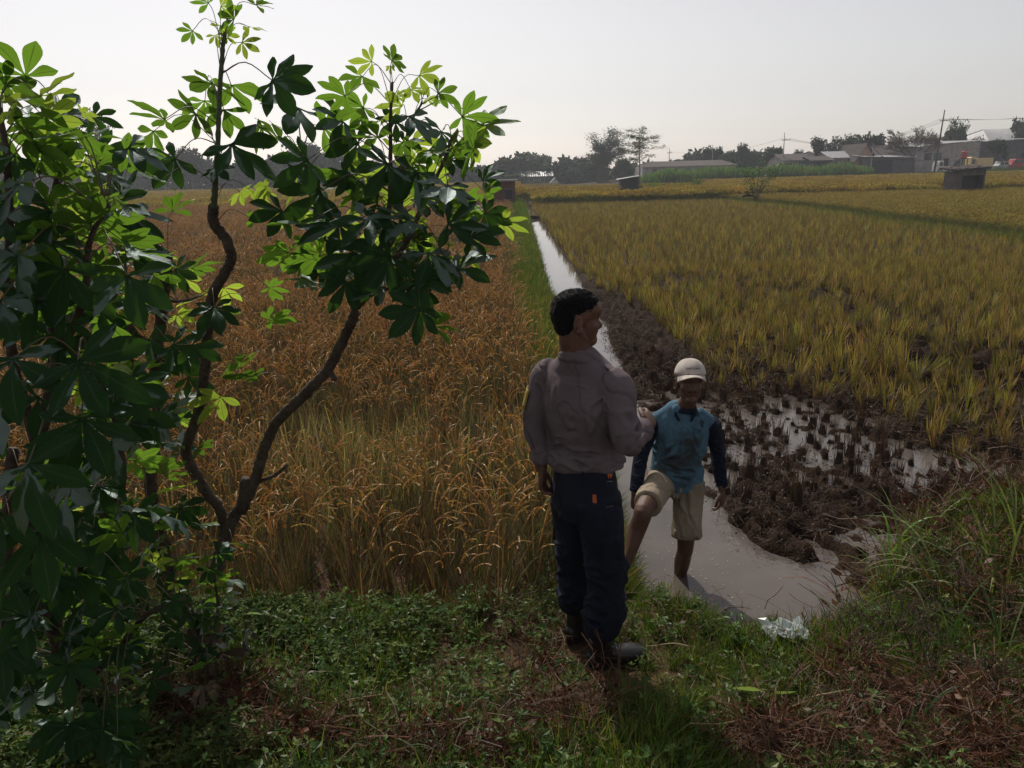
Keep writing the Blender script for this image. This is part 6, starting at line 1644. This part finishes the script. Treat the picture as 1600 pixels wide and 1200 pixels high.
# ---------------------------------------------------------------- field huts
def brick_mat():
    m = bpy.data.materials.new('old_red_brick'); m.use_nodes = True; nt = m.node_tree; b = nt.nodes['Principled BSDF']; b.inputs['Roughness'].default_value = .95; b.inputs['Specular IOR Level'].default_value = .1
    tc = N(nt, 'ShaderNodeTexCoord'); mp = N(nt, 'ShaderNodeMapping'); mp.inputs['Rotation'].default_value = (math.pi / 2, 0, 0); nt.links.new(tc.outputs['Object'], mp.inputs[0])
    br = N(nt, 'ShaderNodeTexBrick'); br.inputs['Scale'].default_value = 4.5; br.inputs['Color1'].default_value = (.11, .042, .03, 1); br.inputs['Color2'].default_value = (.17, .062, .042, 1); br.inputs['Mortar'].default_value = (.09, .075, .065, 1); br.inputs['Mortar Size'].default_value = .03
    nt.links.new(mp.outputs[0], br.inputs[0]); nt.links.new(br.outputs[0], b.inputs['Base Color']); return m
M_BRICK = brick_mat()
def brick_hut():
    y = 56.5; x0 = at(764, 300, y).x; x1 = at(805, 300, y).x; g = float(ground_h((x0 + x1) / 2, y)); zt = at(785, 283.5, y).z; cx = (x0 + x1) / 2; w = (x1 - x0) / 2; H = zt - g
    o = empty('brick_hut', (cx, y, g)); tag(o, 'small red brick hut with flat slab roof at the head of the channel', 'hut')
    def P(n, mb, m, p=None): q = mb.build(n, m); q.parent = p or o; return q
    mb = MB(); d0, d1 = .15 * w, .80 * w
    mb.box((-w, 0, -.2), (d0, 1.7, H)); mb.box((d1, .002, -.2), (w, 1.7, H)); mb.box((d0, .004, 1.35), (d1, 1.7, H)); P('wall', mb, M_BRICK)
    mb = MB(); mb.box((-w - .28, -.3, H), (w + .22, 2.0, H + .12)); P('roof', mb, M_CONC)
    mb = MB(); mb.box((d0, .08, -.1), (d1, .13, 1.35)); D_ = P('door', mb, M_METALD)
    mb = MB(); mb.box((d0 + .06, .05, .6), (d0 + .09, .078, .75)); P('handle', mb, M_SILV, D_)
    for s in (-1, 1):
        mb = MB(); mb.box(((d0 if s < 0 else d1) - .035, -.012, -.1), ((d0 if s < 0 else d1) + .035, .05, 1.39)); P('door_post', mb, M_DARKWALL)
    mb = MB(); mb.box((d0 - .06, -.014, 1.40), (d1 + .06, .05, 1.49)); P('lintel', mb, M_DARKWALL)
brick_hut()
def slant_hut():
    y = 88; x0 = at(970, 290, y).x; x1 = at(998, 290, y).x; g = float(ground_h((x0 + x1) / 2, y)); cx = (x0 + x1) / 2; w = (x1 - x0) / 2; zl = at(970, 282, y).z - g; zr = at(998, 277, y).z - g
    o = empty('field_hut', (cx, y, g)); tag(o, 'dark plank hut with a roof slanting up to the right under the slender tree', 'hut')
    def P(n, mb, m): q = mb.build(n, m); q.parent = o
    nB = 8
    zl += .12; zr += .12
    for i in range(nB):      # wall boards
        a, b = -w + 2 * w * i / nB + .012, -w + 2 * w * (i + 1) / nB - .012; za = zl + (zr - zl) * i / nB; zb = zl + (zr - zl) * (i + 1) / nB; mb = MB(); q = .012 * (i % 3)
        mb.add([(a, -q, 0), (b, -q, 0), (b, -q, zb - .05), (a, -q, za - .05), (a, .05, 0), (b, .05, 0), (b, .05, zb - .05), (a, .05, za - .05)], [(0, 1, 2, 3), (7, 6, 5, 4), (0, 4, 5, 1), (1, 5, 6, 2), (2, 6, 7, 3), (3, 7, 4, 0)]); P('plank', mb, M_METALD)
    mb = MB()
    mb.add([(-w, .06, 0), (w, .06, 0), (w, .06, zr - .06), (-w, .06, zl - .06), (-w, 1.7, 0), (w, 1.7, 0), (w, 1.7, zr - .06), (-w, 1.7, zl - .06)], [(0, 1, 2, 3), (7, 6, 5, 4), (1, 5, 6, 2), (4, 0, 3, 7)]); P('wall', mb, M_METALD)
    mb = MB(); corrugate(mb, (-w - .3, -.25, zl + .02), (w + .15, -.25, zr + .06), (w + .15, 1.95, zr + .06), (-w - .3, 1.95, zl + .02), n=9); P('roof', mb, M_TIN)
    mb = MB(); mb.box((-w - .75, .1, 0), (-w - .02, 1.2, .55)); P('side_bin', mb, M_DARKWALL)
slant_hut()
M_SHED = pmat('shaded_plaster', (.09, .08, .072), (.15, .135, .12), rough=.9, scale=1.5)  # darker plaster copy: shade on the front walls is put into the colour
def tile_shed():
    y = 59; pts = [(1475, 292), (1503, 293), (1543, 292)]
    a = at(1476, 270, y + .3); b = at(1500, 270, y - .9); c = at(1541, 268, y + .4); g = float(ground_h(b.x, b.y))
    za = at(1476, 268, y).z; zb = at(1500, 266.5, y - .9).z; zc = at(1542, 262, y).z
    o = empty('field_shed', (b.x, b.y, g)); tag(o, 'pale plastered shed with sagging red tile roof standing in the golden rice', 'shed')
    off = Vector((-b.x, -b.y, -g))
    def P(n, mb, m, p=None):
        q = mb.build(n, m); q.parent = p or o; return q
    A, B, C_ = [Vector((p.x, p.y, 0)) + Vector((-b.x, -b.y, 0)) for p in (a, b, c)]; D_ = A + (C_ - B)
    ha, hb, hc = za - g, zb - g, zc - g; hd = hc - .1
    def wall(p, q, hp, hq, th=.1, z0=-.1):
        n_ = (q - p).cross(Vector((0, 0, 1))).normalized() * -th; mb = MB(); u = Vector((0, 0, 1))
        mb.add([p + u * z0, q + u * z0, q + u * hq, p + u * hp, p + n_ + u * z0, q + n_ + u * z0, q + n_ + u * hq, p + n_ + u * hp], [(0, 1, 2, 3), (7, 6, 5, 4), (0, 4, 5, 1), (1, 5, 6, 2), (2, 6, 7, 3), (3, 7, 4, 0)]); return mb
    P('wall', wall(A, B, ha - .05, hb - .05), M_SHED)
    j = B.lerp(C_, .12); mb = wall(B + (j - B) * .001, j, hb - .05, hb + (hc - hb) * .12 - .05); P('wall', mb, M_SHED)
    j2 = B.lerp(C_, .94); P('wall', wall(j2, C_, hc - .08, hc - .05), M_SHED)
    P('lintel', wall(j, j2, hb + (hc - hb) * .12 - .05, hc - .08, z0=hb - .38), M_SHED)
    P('wall', wall(C_, D_, hc - .05, hd - .05), M_SHED); P('wall', wall(D_, A, hd - .05, ha - .05), M_DARKWALL)
    mb = MB(); mb.add([j + Vector((.05, .5, -.1)), j2 + Vector((-.05, .5, -.1)), j2 + Vector((-.05, .5, hc - .2)), j + Vector((.05, .5, hb - .1))], [(0, 1, 2, 3)]); P('opening_shade', mb, M_METALD)  # flat dark sheet stands in for the shade inside the opening
    # tiles laid in courses, ragged at the eave
    r = random.Random(4); e0, e1_, e2_, e3 = A, B, C_, D_
    P0 = B + Vector((-.25, -.3, hb)); P1 = C_ + Vector((.25, -.25, hc)); P2 = D_ + Vector((.2, .3, hd + .25)); P3 = A + Vector((-.3, .3, ha + .22))
    rows, cols = 7, 15
    base = MB(); tm = MB(); tm.add([(-.5, -.5, 0), (.5, -.5, 0), (.5, .5, 0), (-.5, .5, 0), (-.5, -.5, .08), (0, -.5, .14), (.5, -.5, .08), (.5, .5, .08), (0, .5, .14), (-.5, .5, .08)], [(0, 3, 2, 1), (4, 5, 8, 9), (5, 6, 7, 8), (0, 1, 6, 5, 4), (3, 9, 8, 7, 2), (0, 4, 9, 3), (1, 2, 7, 6)])
    tile_me = tm.mesh('tile', M_TILE)
    ex = (P1 - P0); ey = (P3 - P0); nn_ = ex.cross(ey).normalized()
    for i in range(rows):
        for k2 in range(cols):
            u, v = (k2 + .5) / cols, (i + .5) / rows; p = P0 * (1 - u) * (1 - v) + P1 * u * (1 - v) + P2 * u * v + P3 * (1 - u) * v
            t = link('tile', tile_me); t.parent = o; X_ = ex.normalized(); Y_ = nn_.cross(X_)
            Mx = Matrix((X_ * ex.length / cols * .97, Y_ * ey.length / rows * 1.08, nn_ * .5)).transposed().to_4x4(); t.matrix_basis = Matrix.Translation(p + nn_ * (.01 + .03 * (1 - v)) + Vector((0, 0, r.gauss(0, .022)))) @ Mx @ Matrix.Rotation(r.gauss(0, .05), 4, 'Z')
    base.add([P0, P1, P2, P3, P0 - nn_ * .06, P1 - nn_ * .06, P2 - nn_ * .06, P3 - nn_ * .06], [(0, 1, 2, 3), (7, 6, 5, 4), (0, 4, 5, 1), (1, 5, 6, 2), (2, 6, 7, 3), (3, 7, 4, 0)]); P('roof_deck', base, M_DARKWALL)
tile_shed()

# shrub in the rice, reed clumps, banana plants
def field_shrub():
    y = 55; b = ground_at(1183, y); o = empty('shrub', b); tag(o, 'sparse young shrub with thin forked stems standing alone in the right field', 'shrub')
    r = random.Random(12); k = y / F_PX; st = MB(); fo = MB()
    for (dx, top) in ((-32, 252), (-22, 262), (-8, 270), (6, 248), (18, 266), (34, 256), (26, 272), (-14, 284), (10, 282)):
        H = at(1183 + dx, top, y).z - b.z; e = Vector((dx * k, r.uniform(-.5, .5), H)); m_ = Vector((dx * k * .35, e.y * .4, H * .5)); P = [Vector(c) for c in catmull([(0, 0, 0), m_, e], 5)]
        st.tube(P, [.035 - .026 * i / (len(P) - 1) for i in range(len(P))], n=5)
        for j in range(42):
            c = P[-1 - int(r.random() ** 1.6 * 4)]; p = c + Vector((r.gauss(0, .19), r.gauss(0, .19), r.gauss(0, .15))); fo.col = tuple(v * r.uniform(.6, 1.4) for v in (.065, .12, .03))
            d = Vector((r.gauss(0, 1), r.gauss(0, 1), -.3 + r.gauss(0, .5))).normalized(); w = d.orthogonal().normalized(); L = .17
            fo.add([p, p + d * L * .5 + w * L * .28, p + d * L, p + d * L * .5 - w * L * .28], [(0, 1, 2, 3)])
    a = st.build('stem', M_TRUNK); a.parent = o; c = fo.build('foliage', M_GRASS); c.parent = o; c['kind'] = 'stuff'
    mb = MB(); mb.col = (.03, .02, .015); mb.tube([(-.75, 0, .02), (-.35, -.05, .10), (.0, 0, .03)], [.05, .11, .05], n=7); 
    q = mb.build('earth_clod', M_GROUND); q.location = (b.x - .3, b.y - .3, b.z + .55); tag(q, 'dark clod of earth at the foot of the lone shrub', 'clod')
field_shrub()
def reed(px, top, w, y, label, name='reed_clump', n=46, col=(.09, .14, .04)):
    b = ground_at(px, y); H = at(px, top, y).z - b.z; r = R_; r.seed(int(px)); mb = MB(); k = y / F_PX
    for i in range(n):
        az = r.uniform(0, 6.28); blade(mb, (r.gauss(0, w * k * .16), r.gauss(0, .3), 0), az, r.uniform(.05, .5), H * r.uniform(.6, 1.15), .09, vary(col), seg=4, droop=r.uniform(.3, 1.5))
    o = mb.build(name, M_GRASS); o.location = b; tag(o, label, 'reeds')
reed(1022, 272, 22, 80, 'tall arching reed clump just right of the slanting hut')
reed(1052, 280, 14, 80, 'smallest reed clump between the two tall ones', n=26)
reed(1088, 268, 24, 80, 'widest reed clump farther right of the slanting hut')
reed(1070, 276, 16, 79, 'slim young palm-like plant left of the widest reed clump', n=22)
reed(940, 296, 20, 84, 'low green weeds left of the slanting hut', n=30)
def banana(px, top, y, label):
    b = ground_at(px, y); H = at(px, top, y).z - b.z; o = empty('banana_plant', b); tag(o, label, 'banana plant'); r = random.Random(px)
    mb = MB(); mb.tube([(0, 0, -.2), (0, 0, H * .5)], [.16, .10], n=7); t = mb.build('trunk', M_GREENSTEM); t.parent = o
    for i in range(9):
        a = i * .7 * 2.4; L = H * .55; P = []; p = Vector((0, 0, H * .48)); el = r.uniform(.7, 1.25); d = Vector((math.cos(a), math.sin(a), 0))
        for j in range(6): P.append(p.copy()); p = p + (d * math.cos(el) + Vector((0, 0, math.sin(el)))) * L / 5; el -= .42
        q = MB(); q.strip(P, [.08, .4, .55, .5, .35, .05], (-d.y, d.x, 0), (.07, .11, .03)); l = q.build('leaf', M_GRASS); l.parent = o
banana(812, 264, 168, 'banana plant left of the long pale tin roof'); banana(822, 268, 166, 'banana plant in front of the long pale tin roof'); banana(796, 266, 170, 'banana plant just above the brick hut roof'); banana(838, 276, 164, 'small banana plant below the long pale tin roof')

# earth plug across the channel, with a stone in the water beyond
mb = MB(); mb.col = (.03, .02, .015); c = on_z(822, 341, .05); vs = []
mb.tube([(c.x - .5, c.y, .0), (c.x - .1, c.y - .1, .07), (c.x + .35, c.y, .02), (c.x + .8, c.y + .1, .0)], [.18, .24, .20, .16], n=9)
o = mb.build('earth_plug', M_GROUND, smooth_faces=True); tag(o, 'low earth plug damming the channel near the brick hut', 'dam')
c = on_z(814, 307, .1); mb = MB(); mb.box((c.x - .5, c.y, -.1), (c.x + .1, c.y + .4, .9)); mb.box((c.x + .9, c.y, -.1), (c.x + 1.3, c.y + .4, .9)); o = mb.build('sluice', M_CONC); tag(o, 'small concrete sluice where the channel starts beyond the brick hut', 'sluice')

# ---------------------------------------------------------------- haze
hz = MB(); hz.box((-330, -8, -2), (330, 330, 22)); haze_m = bpy.data.materials.new('haze'); haze_m.use_nodes = True; nt = haze_m.node_tree; nt.nodes.clear()
ho = N(nt, 'ShaderNodeOutputMaterial'); pv = N(nt, 'ShaderNodeVolumePrincipled'); pv.inputs['Color'].default_value = (.86, .90, 1.0, 1); pv.inputs['Density'].default_value = .0007; pv.inputs['Anisotropy'].default_value = .35
nt.links.new(pv.outputs[0], ho.inputs['Volume'])
haze = hz.build('haze', haze_m); tag(haze, 'thin bluish morning haze over the fields', 'haze', kind='stuff')

def on_ground(px, py, dz=0.0):
    d = px_ray(px, py); d = d / d.y; y = 1.5
    while y < 12:          # walk out along the sight line to the first ground met
        p = Vector((0, 0, CAM_Z)) + d * y
        if p.z <= max(0.0, float(ground_h(p.x, p.y))) + dz: break
        y += .01
    p.z = float(ground_h(p.x, p.y)); return p
# ================================================================ SMALL THINGS ON THE BANK
M_PLAST = fmat('thin_plastic', transl=.4, tcol=(1, 1, 1), gloss=.12, rough=.3, jitter=0, hue=0)
def bag(px, py, w, label, seed, name='plastic_bag'):
    p = on_ground(px, py, .09); p.z = max(0.0, p.z) + .06; r = random.Random(seed); mb = MB(); mb.col = (.68, .74, .74); n = 9; vs = []
    for i in range(n):
        for j in range(n):
            u, v = i / (n - 1) - .5, j / (n - 1) - .5; vs.append(p + Vector((u * w + r.gauss(0, .006), v * w * .7 + r.gauss(0, .006), .045 * abs(math.sin(u * 7 + v * 5 + seed)) + r.uniform(0, .02))))
    mb.add(vs, [(i * n + j, i * n + j + 1, (i + 1) * n + j + 1, (i + 1) * n + j) for i in range(n - 1) for j in range(n - 1)])
    o = mb.build(name, M_PLAST); tag(o, label, 'plastic bag')
bag(1226, 985, .19, 'crumpled white plastic bag lying at the edge of the pool', 2)
p = on_ground(785, 930, .05); mb = MB(); p.z += .03; mb.tube([(p.x, p.y, p.z), (p.x + .004, p.y, p.z + .035), (p.x + .006, p.y, p.z + .06)], [.020, .027, .029], n=14, cap=False); mb.col = (.5, .58, .56)
o = mb.build('plastic_cup', M_PLAST); tag(o, 'clear plastic cup dropped in the grass by the rice edge', 'cup')
for i, (a, b, lab) in enumerate((((600, 1108), (515, 1142), 'pale dry stalk lying in the grass near the lower left weeds'), ((1075, 1016), (1010, 1006), 'thin straw right of the black boot'), ((1265, 1135), (1330, 1105), 'dry stalk resting on the brown weeds at lower right'),
        ((345, 1155), (500, 1165), 'long pale stalk across the bottom left litter'), ((1165, 1160), (1075, 1190), 'curved dry stem at the bottom right of centre'), ((1500, 1110), (1570, 1065), 'dry stick lying in the right corner weeds'))):
    A_, B_ = on_z(*a, .5), on_z(*b, .5); mb = MB(); pts = []
    for t in np.linspace(0, 1, 7):
        q = A_.lerp(B_, t); q.z = float(ground_h(q.x, q.y)) + .09 + .02 * math.sin(t * 3 + i); pts.append(q)
    mb.tube(pts, [.004 - .002 * t for t in np.linspace(0, 1, 7)], n=5); mb.col = (.3, .22, .12)
    o = mb.build('dry_stalk', pmat('straw_stalk_%d' % i, (.26, .19, .10), (.34, .26, .15), rough=.7)); tag(o, lab, 'stalk')
# broad heart-shaped leaf plant
def broad(px, py, label, s, n, col):
    p = on_ground(px, py, .1); o = empty('broadleaf_weed', p); tag(o, label, 'weed'); r = random.Random(px)
    for i in range(n):
        a = r.uniform(-.6, .6) + (0 if i % 2 else 2.8); L = s * r.uniform(.7, 1.1); c = Vector((math.cos(a) * L * .5, -abs(math.sin(a)) * L * .3, .09 + .03 * i)); mb = MB(); mb.col = col
        d = Vector((math.cos(a), -.25, .18)).normalized(); w = Vector((.1, .55, 1)).cross(d).normalized(); up = d.cross(w)
        prof = [(0, .02), (-.08, .28), (.1, .48), (.4, .50), (.7, .32), (1, .0)]
        vs = [c + d * L * x + w * L * h - up * L * .1 * abs(h) for x, h in prof] + [c + d * L * x for x, h in prof] + [c + d * L * x - w * L * h - up * L * .1 * abs(h) for x, h in prof]
        mb.add(vs, [(i_, i_ + 1, 7 + i_, 6 + i_) for i_ in range(5)] + [(6 + i_, 7 + i_, 13 + i_, 12 + i_) for i_ in range(5)]); l = mb.build('leaf', M_GRASS, smooth_faces=True); l.parent = o
        mb = MB(); mb.tube([(0, 0, 0), c * .6, c], .002, n=4); q = mb.build('stalk', M_GREENSTEM); q.parent = o
broad(1195, 1088, 'pale green broad-leaved weed among the brown litter at lower right', .105, 3, (.17, .24, .04))
broad(345, 1175, 'heart-leaved creeper at the bottom left under the bushes', .07, 4, (.06, .11, .02))
broad(1245, 490, 'bright weed sprouting in the stubble', .03, 2, (.09, .2, .04))

# long arching grasses on the right corner, each clump a thing
def arching(px, py, z, n, L, label, seed, wide=.011, cols=((.12, .17, .05), (.17, .21, .09), (.09, .14, .035)), lean=(.1, .8), az=None):
    p = on_z(px, py, z); p.z = float(ground_h(p.x, p.y)); o = empty('grass_clump', p); tag(o, label, 'grass clump'); r = R_; r.seed(seed)
    for i in range(n):
        mb = MB(); a = r.uniform(0, 6.28) if az is None else r.gauss(az, .7)
        blade(mb, (r.gauss(0, .02), r.gauss(0, .02), 0), a, r.uniform(*lean), L * r.uniform(.55, 1.1), wide * r.uniform(.7, 1.2), vary(r.choice(cols)), seg=9, droop=r.uniform(.8, 2.4), twist=r.uniform(-.5, .5))
        b = mb.build('blade', M_GRASS); b.parent = o
arching(1395, 925, .45, 16, .62, 'grass clump with one upright bright blade by the mud', 1, az=None)
arching(1390, 880, .40, 3, .50, 'two wide bright green blades standing straight up from the bank', 2, wide=.020, cols=((.13, .26, .04),), lean=(.0, .15))
arching(1470, 930, .45, 14, .65, 'clump with long pale blades arching left over the mud', 3, az=2.6, cols=((.22, .27, .13), (.14, .2, .06)))
arching(1550, 930, .50, 14, .72, 'tall clump arching left from the right edge', 4, az=2.8, cols=((.22, .27, .13), (.12, .18, .05)))
arching(1590, 900, .5, 12, .75, 'upright green clump at the right edge below the stubble', 5, wide=.014, lean=(0, .35), cols=((.12, .2, .05), (.16, .2, .05)))
arching(1320, 960, .42, 14, .42, 'small fine clump beside the pool edge', 6, wide=.007)
arching(1300, 950, .40, 10, .26, 'short clump right behind the white plastic bag', 7, wide=.006)
arching(1490, 1010, .55, 16, .55, 'dark clump in the right corner', 8, cols=((.05, .1, .03), (.07, .12, .035)))
arching(1560, 1040, .55, 16, .55, 'leafy clump low at the right edge', 9, cols=((.06, .11, .03), (.09, .13, .035)))
arching(1430, 1130, .6, 10, .30, 'low clump near the bottom right litter', 10, cols=((.05, .1, .03),), wide=.008)
arching(700, 1190, .65, 9, .25, 'narrow-leaved tuft at the bottom left of centre', 11, wide=.012, cols=((.12, .17, .09),))
arching(1440, 880, .42, 8, .36, 'yellow green clump where the bank meets the mud', 12, wide=.009, cols=((.19, .22, .05),), lean=(0, .5))
arching(465, 905, .25, 7, .35, 'green grass sprouting at the foot of the rice on the left', 13, wide=.008, cols=((.07, .16, .03),))
arching(760, 892, .25, 7, .45, 'green sprout among the dry rice stems near the officer', 14, wide=.009, cols=((.10, .2, .04),), lean=(0, .4))
arching(1000, 1030, .42, 7, .20, 'few green blades in front of the black boot', 15, wide=.005, cols=((.09, .17, .04),))
# dead branching weed stems in the right corner
def dead_weed(px, py, z, H, label, seed):
    p = on_z(px, py, z); p.z = float(ground_h(p.x, p.y)); o = empty('dead_weed', p); tag(o, label, 'dead weed'); r = random.Random(seed)
    def br(q, d, L, rad, lv, mb):
        e = q + d * L; mb.tube([q, q.lerp(e, .5) + Vector((r.gauss(0, .01), r.gauss(0, .01), 0)), e], [rad, rad * .8, rad * .6], n=4, cap=False)
        if lv == 0: return
        for k_ in range(3): br(q.lerp(e, r.uniform(.35, 1)), (d + Vector((r.gauss(0, .6), r.gauss(0, .6), r.gauss(0, .3)))).normalized(), L * r.uniform(.45, .8), rad * .65, lv - 1, mb)
    for i in range(4):
        mb = MB(); br(Vector((0, 0, 0)), Vector((r.gauss(0, .6), r.gauss(0, .6), 1)).normalized(), H * r.uniform(.35, .55), .004, 3, mb); b = mb.build('stem', M_TWIG); b.parent = o
M_TWIG = pmat('dead_twig', (.05, .03, .022), (.10, .06, .04), rough=.85)
for i, (px, py, H, lab) in enumerate(((1400, 990, .45, 'dark branching dead weed in front of the grass clumps'), (1500, 960, .6, 'tall dead weed with forked black stems at the right'), (1330, 1020, .35, 'short dead weed behind the plastic bag'), (1570, 1000, .5, 'dead weed at the right edge leaning over the grass'), (1450, 1060, .4, 'dead weed low in the middle of the right corner'), (1540, 1110, .4, 'dead weed nearest the bottom right corner'), (280, 1110, .3, 'bare twigs of a dead weed under the cassava'))):
    dead_weed(px, py, .5, H, lab, i + 3)
# bubbles and flecks floating on the pool
r = random.Random(31); mb = MB()
for i in range(110):
    px, py = r.gauss(1070, 60), r.gauss(885, 40)
    if i % 3 == 0: px, py = r.uniform(1010, 1240), r.uniform(820, 950)
    q = on_z(px, py, .004)
    if float(ground_h(q.x, q.y)) > -.02: continue
    s = r.uniform(.002, .005); mb.add([q + Vector((math.cos(a) * s, math.sin(a) * s, 0)) for a in (0, 1.05, 2.1, 3.14, 4.2, 5.2)] + [q + Vector((0, 0, s * .6))], [(k, (k + 1) % 6, 6) for k in range(6)])
o = mb.build('foam', M_WHITEP); tag(o, 'scattered white foam bubbles floating on the brown pool', 'foam', kind='stuff')
